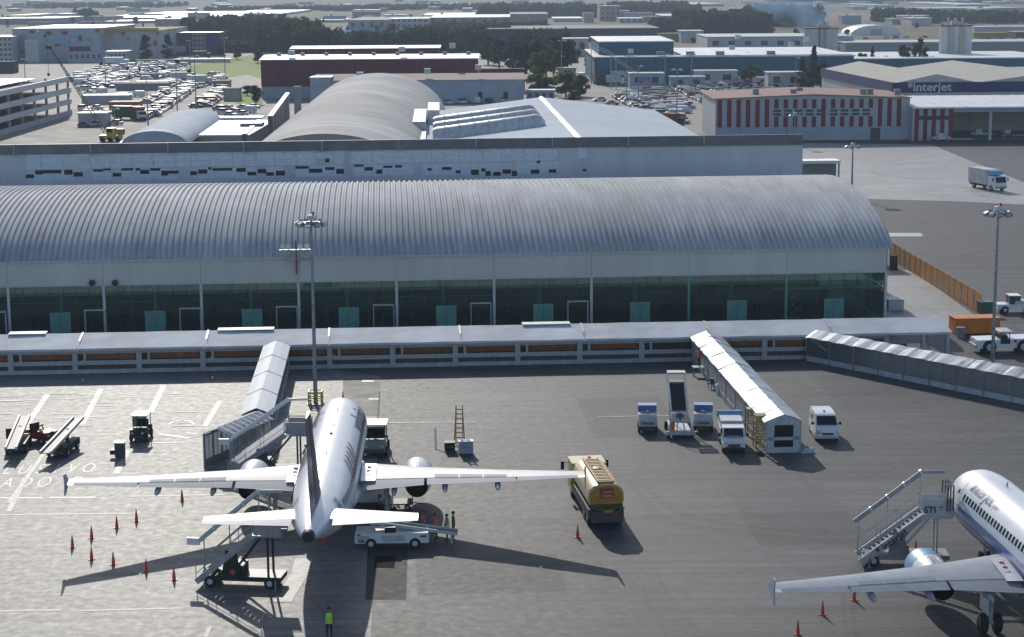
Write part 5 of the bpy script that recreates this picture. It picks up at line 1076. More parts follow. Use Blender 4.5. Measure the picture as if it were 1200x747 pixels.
for u, vb, vt, hd, lb in ((793, 150, 82, (-1, 1), 'lamp post with bright twin heads in the right car park'), (810, 112, 64, (-1, 1), 'lamp post against the blue warehouse wall'), (779, 112, 64, (1,), 'lamp post beside the lattice boom foot'), (734, 120, 66, (1,), 'lamp post in front of the blue logo shed'), (748, 124, 78, (1,), 'lamp post at the head of the row of parked cars'), (658, 98, 48, (-1, 1), 'lamp post between the hedge and the dark trees'), (693, 98, 58, (1,), 'lamp post beside the parked lorries'),
                          (208, 134, 78, (-1,), 'lamp post by the long lot road'), (174, 152, 92, (1,), 'lamp post near the red lorry'), (230, 128, 66, (1,), 'lamp post by the containers under the field'), (264, 90, 45, (1,), 'lamp post on the green field'), (224, 92, 48, (-1,), 'lamp post at the left end of the green field'), (135, 160, 128, (1,), 'short lamp post beside the crane'), (840, 146, 96, (1,), 'lamp post at the corner of the striped hangar'), (932, 108, 68, (1,), 'lamp post behind the striped hangar'), (198, 66, 30, (1,), 'lamp post beside the right dark tree'), (124, 102, 66, (1,), 'lamp post in the left car park'), (30, 102, 70, (-1, 1), 'lamp post on the garage roof side')):
    lamp(u, vb, vt, hd, lb)

# ------------------------------------------------------------------ trees
mat('leaf', (.07, .10, .03), .9, spec=.05, c2=(.035, .055, .02), scale=.9)
mat('leaf_light', (.13, .155, .04), .9, spec=.05, c2=(.06, .08, .022), scale=.9)
mat('leaf_dark', (.062, .088, .045), .9, spec=.05, c2=(.02, .034, .02), scale=.9)
mat('leaf_mid', (.06, .075, .03), .9, spec=.05, c2=(.03, .042, .02), scale=.9)
mat('bark', (.10, .075, .055), .85, var=.25, scale=3)
for k_ in ('leaf', 'leaf_light', 'leaf_dark', 'leaf_mid'):        # leaves let some light through
    nt_ = MATS[k_].node_tree; b_ = nt_.nodes['Principled BSDF']; tr_ = nt_.nodes.new('ShaderNodeBsdfTranslucent'); mx_ = nt_.nodes.new('ShaderNodeMixShader'); mx_.inputs[0].default_value = .45
    hs_ = nt_.nodes.new('ShaderNodeHueSaturation'); hs_.inputs['Value'].default_value = 1.6; nt_.links.new(b_.inputs['Base Color'].links[0].from_socket, hs_.inputs['Color']); nt_.links.new(hs_.outputs[0], tr_.inputs[0])
    nt_.links.new(b_.outputs[0], mx_.inputs[1]); nt_.links.new(tr_.outputs[0], mx_.inputs[2]); nt_.links.new(mx_.outputs[0], nt_.nodes['Material Output'].inputs[0])
def leaf_quads(mb, c, r, n, rng, size):
    for _ in range(n):
        p = Vector((rng.gauss(0, 1), rng.gauss(0, 1), rng.gauss(0, 1))).normalized()*(rng.random()**.4); p = Vector((p.x*r[0], p.y*r[1], p.z*r[2]))+Vector(c)
        a = Vector((rng.gauss(0, 1), rng.gauss(0, 1), rng.gauss(0, .6))).normalized(); b = a.orthogonal().normalized(); s = size*rng.uniform(.6, 1.3)
        mb.add([p-a*s-b*s*.6, p+a*s-b*s*.6, p+a*s+b*s*.6, p-a*s+b*s*.6], [(0, 1, 2, 3)])
def tree_mesh(kind, seed):
    rng = random.Random(seed); tr, crn = MB(), MB()       # unit tree, 10 m tall
    if kind == 'round':
        tr.lathe((0, 0, -.2), (0, 0, 1), [(0, .32), (1.2, .24), (4.5, .14)], 8); 
        for k in range(24):
            t = rng.uniform(0, 6.28); rr = rng.uniform(.6, 3.4); z = rng.uniform(1.9, 8.7); rr *= 1-abs(z-5.0)/6.5
            c = (rr*math.cos(t), rr*math.sin(t), z); tr.cyl((0, 0, min(4, z-1.5)), c, .09, .03, 5); leaf_quads(crn, c, (rng.uniform(.9, 1.6), rng.uniform(.9, 1.6), rng.uniform(.8, 1.4)), 80, rng, .30)
    elif kind == 'flat':
        tr.lathe((0, 0, -.2), (0, 0, 1), [(0, .4), (3, .3), (6.2, .2)], 8)
        for k in range(20):
            t = rng.uniform(0, 6.28); rr = 5.0*math.sqrt(rng.random()); z = rng.uniform(5.2, 9.0-.12*rr*rr*.5); c = (rr*math.cos(t), rr*math.sin(t), z); tr.cyl((0, 0, 5.2), c, .12, .04, 5); leaf_quads(crn, c, (1.5, 1.5, .8), 85, rng, .28)
    elif kind == 'cone':
        tr.lathe((0, 0, -.2), (0, 0, 1), [(0, .25), (4, .16), (9.5, .04)], 8)
        for k in range(26):
            z = rng.uniform(1.0, 9.6); m = 2.3*(1-z/10.2)+.15; t = rng.uniform(0, 6.28); rr = m*rng.uniform(.3, .9); c = (rr*math.cos(t), rr*math.sin(t), z); tr.cyl((0, 0, z+.2), c, .06, .02, 5); leaf_quads(crn, c, (m*.45+.2, m*.45+.2, .7), 55, rng, .24)
    else:                                                  # slender
        tr.lathe((0, 0, -.2), (0, 0, 1), [(0, .2), (6, .12), (9, .04)], 8)
        for k in range(9):
            z = rng.uniform(4.5, 9.4); t = rng.uniform(0, 6.28); c = (.7*math.cos(t)*rng.random(), .7*math.sin(t)*rng.random(), z); tr.cyl((0, 0, z-.8), c, .05, .02, 5); leaf_quads(crn, c, (.8, .8, .9), 60, rng, .24)
    return tr.mesh('trunk', 'bark', 40), crn
TREES = {}
def tree(u, vb, vt, kind, leafm, label, wide=1.0, variant=None):
    seed = variant if variant is not None else random.randint(0, 2); key = (kind, leafm, seed)
    if key not in TREES: t, c = tree_mesh(kind, seed+10); TREES[key] = (t, c.mesh('crown', leafm))
    t, c = TREES[key]; p = at(u, vb); h = ztop(u, vt, p.y); s = h/9.6
    r = thing('tree', label, 'tree', p, random.uniform(0, 6.28), 'trees beyond the apron'); r.scale = (s*wide, s*wide, s)
    place('trunk', t, r); place('crown', c, r); return r
T = [(171, 73, 41, 'cone', 'leaf_dark', 'broad dark conifer in front of the ochre banded shopping centre', 1.5), (197, 70, 39, 'cone', 'leaf_dark', 'second dark conifer beside the office block', 1.3),
     (880, 109, 76, 'flat', 'leaf', 'flat crowned olive tree in front of the blue warehouse', .75), (953, 106, 56, 'cone', 'leaf_dark', 'tall dark evergreen left of the navy fascia hangar', .8), (940, 106, 66, 'cone', 'leaf_dark', 'ragged evergreen left of the tallest dark evergreen', 1.0), (962, 106, 72, 'round', 'leaf_dark', 'bushy dark tree against the end of the navy fascia hangar', .8),
     (974, 84, 58, 'round', 'leaf_dark', 'round dark tree at the foot of the paired silos', .9), (985, 84, 62, 'round', 'leaf_dark', 'small dark tree right of the paired silos', .9), (1010, 84, 62, 'round', 'leaf_dark', 'low dark tree in front of the white roof beyond the twin gables', .9), (1022, 84, 54, 'cone', 'leaf_dark', 'pointed dark conifer beyond the twin gables', .7), (1038, 84, 65, 'round', 'leaf_dark', 'low shrub like tree beyond the gable valley', 1.0),
     (1056, 84, 53, 'slender', 'leaf', 'slender tree with bare trunk beyond the twin gables', 1.3), (1062, 84, 55, 'slender', 'leaf', 'second slender bare trunked tree beyond the twin gables', 1.3), (1072, 84, 50, 'slender', 'leaf', 'tallest slender tree left of the wide silo', 1.2), (1077, 84, 45, 'slender', 'leaf', 'thin pole like tree left of the wide silo', .9), (1083, 84, 56, 'slender', 'leaf', 'slender tree beside the wide silo', 1.4), (1090, 84, 66, 'round', 'leaf_dark', 'low dark bush tree at the foot of the wide silo', 1.0),
     (612, 92, 50, 'round', 'leaf_dark', 'dark tall tree behind the maroon wall', 1.0), (626, 90, 47, 'round', 'leaf', 'mid green tree right of the maroon wall', 1.0), (640, 90, 52, 'round', 'leaf_light', 'yellow green tree lit by the sun near the lorries', 1.1), (633, 95, 60, 'round', 'leaf_light', 'smaller yellow green tree in front of the mid green one', 1.1), (655, 84, 42, 'round', 'leaf_dark', 'dark tree behind the beige site office', 1.1), (665, 84, 46, 'round', 'leaf_dark', 'dark tree left of the arched hut', 1.0), (693, 86, 58, 'round', 'leaf', 'green tree right of the arched hut', .9), (649, 102, 70, 'cone', 'leaf_dark', 'narrow cypress like tree beside the trimmed hedge', .5), (600, 84, 46, 'round', 'leaf_dark', 'dark tree over the maroon wall end', 1.1), (585, 80, 44, 'round', 'leaf_dark', 'dark tree behind the long maroon hangar end', 1.1), (572, 76, 42, 'round', 'leaf', 'tree behind the white roof corner of the maroon hangar', 1.1),
     (629, 110, 86, 'round', 'leaf_light', 'round trimmed yellow green bush tree by the service hut', 1.5), (642, 111, 90, 'round', 'leaf', 'low round bush tree between the two trimmed ones', 1.5), (663, 114, 84, 'round', 'leaf_light', 'big round trimmed tree beside the lorry park', 1.45), (680, 113, 88, 'round', 'leaf', 'round green tree at the lorry park entrance', 1.3), (672, 120, 106, 'round', 'leaf_dark', 'low dark bush in front of the round trimmed trees', 2.2),
     (300, 122, 100, 'round', 'leaf', 'green tree at the white base of the maroon hangar', 1.1), (290, 112, 100, 'round', 'leaf_light', 'sunlit bush on the small lawn', 1.6), (302, 74, 58, 'round', 'leaf', 'tree at the top of the green field', 1.2), (278, 70, 55, 'round', 'leaf', 'low tree behind the green field', 1.3), (258, 66, 52, 'round', 'leaf', 'tree beside the dark glass office wing', 1.2)]
for a in T: tree(*a)
# tree belts: masses nobody could count
def belt(label, u0, u1, vb, vt, depth, n, m, seed, size=.9, rag=.35):
    rng = random.Random(seed); mb = MB(); Y = at((u0+u1)/2, vb).y
    x0, x1 = at(u0, vb, Y=Y).x, at(u1, vb, Y=Y).x; h = ztop((u0+u1)/2, vt, Y)
    for k in range(n):
        x = rng.uniform(x0, x1); y = Y+rng.uniform(0, depth); hh = h*rng.uniform(1-rag, 1.05); r = rng.uniform(2.2, 4.2)
        mb.cyl((x, y, -.1), (x, y, hh*.6), .3, .15, 4); f0 = len(mb.f); mt = rng.choice((0, 0, 1, 2))
        for j in range(4): z = hh*(.25+.2*j); leaf_quads(mb, (x+rng.uniform(-1.2, 1.2), y+rng.uniform(-1, 1), z), (r*(1.1-.17*j), r*(1.1-.17*j), hh*.18), 26, rng, size)
        mb.m[f0:] = [mt]*(len(mb.f)-f0)
    tag(mb.build('tree_belt', [m, 'leaf', 'leaf_mid']), label, 'trees', None, 'stuff')
belt('dark pine belt left of the blue smoke', 300, 362, 62, 24, 90, 130, 'leaf_dark', 1); belt('dark tree belt behind the white roofed maroon hangar', 345, 395, 66, 34, 40, 90, 'leaf_dark', 2); belt('dark tree belt under the pale flats', 405, 470, 62, 38, 40, 110, 'leaf_dark', 3); belt('broad dark wood behind the maroon hangar roofs', 468, 580, 62, 33, 50, 170, 'leaf_dark', 4); belt('dark wood right of the maroon hangar', 572, 668, 62, 36, 40, 130, 'leaf_dark', 5)
belt('distant wood behind the pink works', 560, 705, 22, 7, 300, 190, 'leaf_dark', 6, 2.2); belt('distant wood right of the pink tower', 728, 826, 22, 5, 300, 170, 'leaf_dark', 7, 2.2); belt('wide dark wood left of the smoke plume', 812, 905, 42, 15, 160, 190, 'leaf_dark', 8, 1.4); belt('wood behind the smoke plume', 900, 968, 32, 8, 200, 150, 'leaf_dark', 9, 1.8)
belt('tree line before the yellow works', 768, 832, 38, 22, 50, 110, 'leaf_dark', 10, 1.1); belt('tree belt behind the office block', 206, 305, 50, 22, 160, 210, 'leaf_dark', 11, 1.2); belt('bushes along the top of the green field', 255, 306, 62, 50, 40, 70, 'leaf', 12, 1.0); belt('far tree line over the white factory', 225, 420, 14, 9.5, 200, 120, 'leaf_dark', 13, 3); belt('tree line along the pink works wall', 500, 640, 40, 27, 60, 150, 'leaf_dark', 14, 1.1)
belt('dark trees on the brown plain', 1052, 1100, 28, 12, 120, 90, 'leaf_dark', 15, 1.7); belt('olive trees on the right plain', 1135, 1205, 28, 14, 120, 90, 'leaf', 16, 1.7); belt('far left dark trees on the plain', 82, 98, 25, 12, 80, 40, 'leaf_dark', 17, 1.6); belt('far tree line on the left plain', -10, 190, 10, 6, 400, 120, 'leaf_dark', 18, 3.5); belt('far tree line on the centre plain', 420, 640, 12, 7.5, 300, 130, 'leaf_dark', 19, 3.2); belt('far tree line on the right plain', 960, 1210, 4.5, 1.5, 500, 120, 'leaf_dark', 20, 5)
# scattered single trees and low houses that fill the plain
rt2 = random.Random(31)
SPOT = [('beyond the shopping centre', 0, 300, 26, 34, 16, 9), ('around the office block and field', 190, 310, 50, 60, 12, 10), ('along the tree belts behind the maroon hangars', 360, 600, 40, 62, 18, 13), ('around the pale flats', 420, 660, 24, 40, 14, 7), ('beyond the blue warehouse', 780, 1000, 34, 52, 16, 9), ('on the brown plain behind the silos', 980, 1200, 14, 34, 14, 6), ('in the left car park islands', 96, 230, 70, 100, 10, 8), ('beside the right car parks', 700, 960, 88, 104, 8, 9)]
for where, u0, u1, v0, v1, n, hp in SPOT:
    for _ in range(n):
        u, v = rt2.uniform(u0, u1), rt2.uniform(v0, v1); k = rt2.choice(('round', 'round', 'cone', 'slender')); lm = rt2.choice(('leaf', 'leaf_dark', 'leaf_dark', 'leaf_light'))
        tree(u, v, v-hp*rt2.uniform(.7, 1.25), k, lm, '%s %s tree standing %s' % ({'leaf': 'green', 'leaf_dark': 'dark', 'leaf_light': 'yellowish'}[lm], {'round': 'bushy', 'cone': 'pointed', 'slender': 'thin'}[k], where), 1.2)
for _ in range(46):
    u, v = rt2.uniform(-5, 1205), rt2.uniform(17, 34)
    if 300 < u < 372 or 560 < u < 600: continue
    w = rt2.uniform(10, 34); c = rt2.choice(('pale_wall', 'beige_wall', 'blue_wall', 'mid_grey', 'pink_wall')); rf = rt2.choice(('white_roof', 'light_grey', 'conc_roof', 'rose_roof', 'white_roof'))
    p = at(u+w/2, v); x0, x1 = at(u, v, Y=p.y).x, at(u+w, v, Y=p.y).x; h = rt2.uniform(4, 8); dp = rt2.uniform(15, 45)
    mb = MB().bb(0, x1-x0, 0, dp, -.1, h, 0).bb(-.6, x1-x0+.6, -.6, dp+.6, h+.03, h+.5, 1).bb((x1-x0)*.3, (x1-x0)*.4, dp*.4, dp*.6, h+.5, h+1.8, 0)
    tag(mb.build('town_building', [c, rf], None, (x0, p.y, 0)), 'low %s works building with %s roof on the middle plain' % ({'pale_wall': 'white', 'beige_wall': 'beige', 'blue_wall': 'bluish', 'mid_grey': 'grey', 'pink_wall': 'pink'}[c], {'white_roof': 'white', 'light_grey': 'pale grey', 'conc_roof': 'stone grey', 'rose_roof': 'reddish'}[rf]), 'building', 'works buildings on the middle plain')
# roof clutter on the big halls
for root, pts in ((b1, [(740, 4), (860, 6), (930, 5), (960, 30), (880, 40)]), (mh, [(340, 4), (470, 5), (530, 3)]), (ps, [(420, 5), (500, 4), (560, 5)])):
    for u_, y in pts:
        xx = at(u_, 80, Y=root.location.y).x-root.location.x; hz = max(v.co.z for k in kids(root) if k.name.startswith('roof') and k.type == 'MESH' for v in k.data.vertices)
        MB().bb(xx-1, xx+1, y, y+1.6, hz-.6, hz+1.0).build('roof_unit', 'light_grey', root)
# ------------------------------------------------------------------ vehicles on the apron (local frame: x forward, y left, z up)
def wheels(r, xs, y, rad, w=.25, hubm='light_grey', dual=False):
    me = MB().lathe((0, -w/2, 0), (0, 1, 0), [(0, rad*.55), (0, rad*.9), (w*.2, rad), (w*.8, rad), (w, rad*.9), (w, rad*.55)], 18).mesh('wheel', 'rubber', 40); hb = MB().lathe((0, -w/2-.01, 0), (0, 1, 0), [(0, rad*.5), (w+.02, rad*.5)], 12).mesh('hub', hubm)
    for x in xs:
        for s in (-1, 1): o = place('wheel', me, r, (x, s*y, rad)); place('hub', hb, o)
def vehicle(name, label, cat, u, v, yaw, group=None):
    p = at(u, v); return thing(name, label, cat, (p.x, p.y, .002), yaw, group)
# --- fuel tanker, rear towards the camera
pr, pf = at(708, 573, 3.05), at(680, 537, 2.6)
ft = thing('fuel_tanker', 'yellow fuel tanker with cream tank parked under the right wing tip', 'tanker', (at(711, 619).x, at(711, 619).y, .002), ang(pr, pf))
LT = 9.6
MB().bb(0, LT, -.9, .9, .62, .95).build('chassis', 'black', ft); wheels(ft, (1.0, 2.3, 8.0), .98, .5, .42)
n = 20; sec = [(1.22*math.copysign(abs(math.cos(2*math.pi*k/n))**.75, math.cos(2*math.pi*k/n)), .95*math.copysign(abs(math.sin(2*math.pi*k/n))**.8, math.sin(2*math.pi*k/n))) for k in range(n)]
ell = lambda x, f=1.0: [(x, y*f, 2.05+z*f) for y, z in sec]
tk = MB().rings([ell(.18, .9), ell(.25, 1), ell(6.9, 1), ell(7.0, .93)]).build('tank', 'tank_cream', ft, smooth=40)
MB().rings([ell(.12, .88), ell(.17, .88)]).build('tank_end', 'gold_trim', tk, smooth=40)
MB().bb(.05, .12, -1.1, 1.1, 1.3, 1.62).build('green_band', 'green_paint', tk)
MB().bb(.0, .06, -.42, .42, 2.05, 2.7).build('warning_board', 'red_paint', tk); MB().bb(-.015, .0, -.34, .34, 2.12, 2.3).bb(-.015, 0, -.34, .34, 2.42, 2.55).build('board_lettering', mat('faded_red', (.6, .25, .18), .6), tk)
mb = MB()
for s in (-1, 1): mb.bb(.4, 6.8, s*.52-.05, s*.52+.05, 3.0, 3.14)
tk2 = mb.build('walkway_kerb', 'gold_trim', ft)
for k in range(16): MB().bb(.42+k*.4, .66+k*.4, -.5, .5, 3.0, 3.10).build('walkway_slat', 'gold_trim' if k % 2 else 'wood_tan', ft)
for x in (3.9,): MB().lathe((x, 0, 3.03), (0, 0, 1), [(0, .3), (.12, .3), (.16, .12)], 14).build('manhole', 'dull_steel' if x != 1.9 else 'bright_metal', ft)
MB().bb(.2, 6.8, -1.2, -.92, .6, 1.25).bb(.2, 6.8, .92, 1.2, .6, 1.25).build('side_skirt', 'dark_grey', ft)
MB().bb(-.25, .0, -1.05, 1.05, .45, 1.2).build('rear_cabinet', 'dark_grey', ft)
for s in (-1, 1): MB().bb(-.28, -.25, s*.85-.2, s*.85+.2, .85, 1.0).build('tail_light', 'tail_light', ft)
MB().lathe((-.4, 0, 1.25), (0, 1, 0), [(-.3, .28), (-.28, .14), (.28, .14), (.3, .28)], 16).build('hose_reel', 'gold_trim', ft)
cab = MB().extr([(7.35, .55), (9.5, .55), (9.55, 1.5), (9.3, 2.45), (7.35, 2.5)], 'y', -1.2, 1.2).build('cab', 'yellow_paint', ft)
MB().bb(7.3, 9.4, -1.22, 1.22, 2.5, 2.62).build('cab_roof', 'tank_cream', cab); MB().bb(8.3, 8.6, -.3, -.1, 2.62, 2.8).build('beacon', 'orange_paint', cab)
MB().add([(9.54, -1.05, 1.55), (9.54, 1.05, 1.55), (9.33, 1.05, 2.38), (9.33, -1.05, 2.38)], [(0, 1, 2, 3)]).build('windscreen', 'window_dark', cab).location.x = .02
for s in (-1, 1):
    MB().bb(8.2, 9.1, s*1.21-.01, s*1.21+.01, 1.6, 2.35).build('side_window', 'window_dark', cab); MB().bb(7.4, 8.0, s*1.21-.01, s*1.21+.01, .9, 1.4).build('step_panel', 'dark_grey', cab)
    MB().bar((9.2, s*1.2, 2.2), (9.3, s*1.6, 2.2), .05).bb(9.22, 9.34, s*1.6-.12, s*1.6+.12, 1.7, 2.3).build('mirror', 'black', cab)
    MB().bb(9.55, 9.6, s*.85-.18, s*.85+.18, .75, .95).build('headlight', 'lamp_glass', cab)
MB().bb(7.32, 7.36, -.8, .8, 1.6, 2.3).build('rear_window', 'window_dark', cab)
# --- belt loaders, baggage tractors and carts
def belt_loader(label, u, v, yaw, bodym='black', tilt=.12, length=6.6, railm='dirty_white', groupd='belt loaders'):
    r = vehicle('belt_loader', label, 'belt loader', u, v, yaw, groupd)
    MB().bb(-1.7, 1.9, -.75, .75, .35, .85).build('chassis', bodym, r); MB().bb(-1.72, -1.6, -.7, .7, .3, .6).bb(1.9, 2.0, -.7, .7, .3, .6).build('bumper', 'dark_grey', r); wheels(r, (-1.1, 1.2), .72, .33, .22)
    a = Vector((-length/2, 0, .95)); b = Vector((length/2, 0, .95+length*tilt))
    MB().bar(a, b, .62, .06).build('belt', 'black', r)
    for s in (-1, 1): MB().bar(a+Vector((0, s*.4, .05)), b+Vector((0, s*.4, .05)), .16, .24).build('side_rail', railm, r)
    MB().bar((-.8, 0, .85), (-.8, 0, 1.1), .3).bar((1.0, 0, .85), (1.4, 0, .95+length*tilt*.68), .25).build('lift_arm', 'dark_grey', r)
    MB().bb(.1, .7, .55, .95, .85, 1.25).bb(.1, .22, .55, .95, 1.25, 1.7).build('driver_seat', 'black', r); MB().bar((1.0, .75, .85), (.85, .75, 1.4), .05).lathe((.82, .75, 1.4), (-.5, 0, 1), [(0, .02), (0, .2), (.04, .2)], 10).build('steering_column', 'dark_grey', r)
    return r
belt_loader('black belt loader with pale rails standing left of the red tractor', 22, 527, ang(at(14, 531), at(36, 497)), length=7.4)
belt_loader('black belt loader with pale rails standing right of the red tractor', 74, 531, ang(at(50, 541), at(100, 505)), length=7.8)
def tractor(name, label, u, v, yaw, bodym, roofm=None, group='baggage tractors', seatm='black'):
    r = vehicle(name, label, 'tractor', u, v, yaw, group)
    MB().extr([(-1.25, .35), (1.4, .35), (1.42, .75), (1.3, 1.0), (.35, 1.05), (.3, .75), (-.7, .75), (-.75, 1.0), (-1.25, .95)], 'y', -.62, .62).build('body', bodym, r)
    wheels(r, (-.8, .9), .62, .32, .2); MB().bb(-.7, -.2, -.45, .45, .75, 1.0).bb(-.75, -.6, -.45, .45, 1.0, 1.5).build('seat', seatm, r)
    MB().bar((.5, 0, .95), (.2, 0, 1.35), .06).lathe((.18, 0, 1.36), (-.6, 0, 1), [(0, .03), (0, .19), (.04, .19)], 12).build('steering_wheel', 'black', r)
    MB().bb(1.4, 1.5, -.55, .55, .35, .55).bar((-1.25, 0, .45), (-1.6, 0, .45), .1).build('bumper', 'dark_grey', r)
    for s in (-1, 1): MB().bb(1.41, 1.45, s*.42-.1, s*.42+.1, .68, .84).build('headlight', 'lamp_glass', r)
    if roofm:
        for x in (-.95, .45):
            for s in (-1, 1): MB().bar((x, s*.55, .9), (x, s*.55, 1.95), .06).build('roof_post', 'dark_grey', r)
        MB().bb(-1.1, .6, -.66, .66, 1.95, 2.05).build('roof', roofm, r)
        MB().add([(.5, -.52, 1.08), (.5, .52, 1.08), (.46, .52, 1.9), (.46, -.52, 1.9)], [(0, 1, 2, 3)]).build('windscreen', 'vehicle_glass', r)
    return r
tractor('baggage_tractor', 'red baggage tractor parked between the two belt loaders', 48, 518, R(-35), 'red_paint')
tractor('baggage_tractor', 'black and red baggage tractor with white roof near the painted circle', 166, 514, R(-92), 'black', 'white_paint')
bx = vehicle('chock_box', 'upright dark equipment box with white lid on the left apron', 'box', 141, 536, 0)
MB().bb(-.35, .35, -.35, .35, .08, 1.15).build('body', 'dark_grey', bx); MB().bb(-.4, .4, -.4, .4, 1.15, 1.25).build('lid', 'white_paint', bx); MB().bb(-.75, -.35, -.2, .2, .25, .6).build('side_tank', 'black', bx); MB().bb(-.3, .3, -.3, .3, 0, .08).build('foot', 'black', bx)
def pickup(name, label, u, v, yaw, bodym='white_paint', roofm=None, group=None, l=4.6, canopy=1.9):
    """small service truck: cab in front, box or tank behind"""
    r = vehicle(name, label, 'truck', u, v, yaw, group)
    MB().bb(-l*.5, l*.5, -.7, .7, .4, .62).build('chassis', 'black', r); wheels(r, (-l*.3, l*.32), .75, .36, .24)
    c = MB().extr([(l*.08, .55), (l*.5, .55), (l*.5, 1.05), (l*.40, 1.3), (l*.33, 1.95), (l*.08, 1.98)], 'y', -.85, .85).build('cab', bodym, r)
    MB().add([(l*.405, -.75, 1.32), (l*.405, .75, 1.32), (l*.34, .72, 1.9), (l*.34, -.72, 1.9)], [(0, 1, 2, 3)]).build('windscreen', 'window_dark', c).location.x = .03
    for s in (-1, 1):
        MB().bb(l*.14, l*.32, s*.86-.01, s*.86+.01, 1.32, 1.82).build('side_window', 'window_dark', c); MB().bb(l*.5, l*.5+.03, s*.6-.14, s*.6+.14, .78, .98).build('headlight', 'lamp_glass', c); MB().bar((l*.36, s*.86, 1.35), (l*.36, s*1.08, 1.4), .05).bb(l*.34, l*.38, s*1.08-.08, s*1.08+.08, 1.3, 1.6).build('mirror', 'black', c)
    MB().bb(l*.5, l*.52, -.45, .45, .6, .85).build('grille', 'dark_grey', c)
    return r, c
def lettered(r, x, z, txt, sz, m='lettering_navy', w=1.0):
    vs, fs = textmesh(txt, sz, bold=.006); MB().add([(x, -v.x*w if False else v.x*w, z+v.y) for v in vs], fs).build('lettering', m, r)
DN = R(-90)
# lavatory and water carts with blue tops, backs towards the camera
def service_cart(label, u, v, yaw):
    r = vehicle('service_cart', label, 'service cart', u, v, yaw, 'white service carts with blue tops')
    MB().bb(-1.3, 1.3, -.6, .6, .4, .55).build('chassis', 'black', r); wheels(r, (-.85, .9), .68, .33, .22)
    MB().extr([(-1.3, .55), (1.2, .55), (1.3, 1.1), (.9, 1.5), (-1.1, 1.5), (-1.3, 1.2)], 'y', -.75, .75).build('body', 'dirty_white', r)
    MB().extr([(.75, 1.5), (1.15, 1.2), (1.25, 1.9), (.85, 2.05)], 'y', -.72, .72).build('blue_top', 'blue_paint', r) if False else MB().bb(-1.2, -.2, -.76, .76, 1.52, 2.0).build('blue_top', 'blue_paint', r)
    MB().bb(1.31, 1.33, -.6, .6, .6, 1.05).build('hatch', 'light_grey', r)
    vs, fs = textmesh('interjet', .34, bold=.01); MB().add([(1.30+.0*v.x+(.02 if True else 0)+.03, v.x, .86+v.y) for v in vs], fs).build('lettering', 'lettering_navy', r)
    MB().lathe((.3, 0, 1.5), (0, 0, 1), [(0, .22), (.18, .22), (.2, .1)], 12).build('filler_cap', 'mid_grey', r)
    return r
service_cart('white service cart with blue top left of the stair truck', 758.5, 504, DN-R(2))
service_cart('white service cart with blue top right of the stair truck', 824, 503.5, DN-R(6))
tr_, cb_ = pickup('service_truck', 'white service truck with grey box and bright headlights beside the carts', 857, 524, DN-R(2), l=5.0)
MB().bb(-2.45, .3, -.9, .9, .64, 1.55).build('box', 'dirty_white', tr_); MB().bb(-2.4, .2, -.85, .85, 1.55, 2.15).build('tank', 'light_grey', tr_); MB().bb(-2.52, -2.3, -1.0, 1.0, 1.9, 2.4).build('blue_board', 'sky_blue', tr_); MB().bb(1.3, 2.2, -.6, .6, 1.36, 1.42).build('open_bonnet', 'mid_grey', cb_)
vs, fs = textmesh('interjet', .36, bold=.01); MB().add([(.42, v.x, 1.8+v.y*.8) for v in vs], fs).build('lettering', 'lettering_navy', tr_)
# --- stair truck seen from its low end
st_ = vehicle('stair_truck', 'stair truck with black treads and pale rails between the carts', 'stair truck', 796, 509, R(90)); st_.scale = (.85, .95, .80)
MB().bb(-1.9, 3.0, -.85, .85, .45, .7).build('chassis', 'light_grey', st_); wheels(st_, (-1.2, 2.2), .98, .4, .26, 'mid_grey')
MB().bb(-1.95, -1.7, -1.25, 1.25, .4, .75).build('front_beam', 'light_grey', st_)
for s in (-1, 1): MB().bar((-1.8, s*1.1, .4), (-.9, s*.7, 2.0), .14).build('brace', 'dirty_white', st_); MB().bar((-1.7, s*.35, .7), (-.6, s*.15, 2.0), .1).build('inner_brace', 'dirty_white', st_)
MB().bb(-.7, .4, -.72, .72, 1.5, 2.35).build('machine_house', 'dirty_white', st_); MB().lathe((-.71, 0, 2.0), (-1, 0, 0), [(0, .33), (.03, .33)], 18).build('fan_grille', 'dark_grey', st_); MB().bb(-1.5, -1.1, .5, .85, .7, 1.6).build('orange_cylinder', 'orange_paint', st_)
MB().bb(-.75, -.4, -.8, .8, 1.35, 1.5).build('step', 'blue_wall', st_)
for k in range(14): MB().bb(.2+k*.24, .42+k*.24, -.6, .6, 2.35+k*.155, 2.40+k*.155).build('tread', 'black', st_)
MB().bb(3.5, 4.4, -.75, .75, 4.5, 4.6).build('platform', 'dark_grey', st_)
for s in (-1, 1):
    MB().bar((.1, s*.7, 2.35), (3.5, s*.7, 4.55), .08, .3).build('stringer', 'dirty_white', st_); MB().tube([(.1, s*.74, 2.5), (.1, s*.74, 3.3), (3.5, s*.74, 5.5), (4.4, s*.74, 5.5), (4.4, s*.74, 4.5)], .045).tube([(1.8, s*.74, 3.5), (1.8, s*.74, 4.4)], .035).build('handrail', 'white_paint', st_)
    MB().bar((2.5, s*.6, .7), (3.8, s*.6, 4.5), .12).build('mast', 'light_grey', st_)
MB().bb(4.35, 4.45, -.74, .74, 5.2, 5.5).bb(3.3, 4.4, -.78, .78, 5.56, 5.62).build('top_hood', 'dirty_white', st_); MB().add([(.3, -.62, 2.42), (.3, .62, 2.42), (3.4, .62, 4.5), (3.4, -.62, 4.5)], [(0, 1, 2, 3)]).build('tread_backing', 'black', st_)
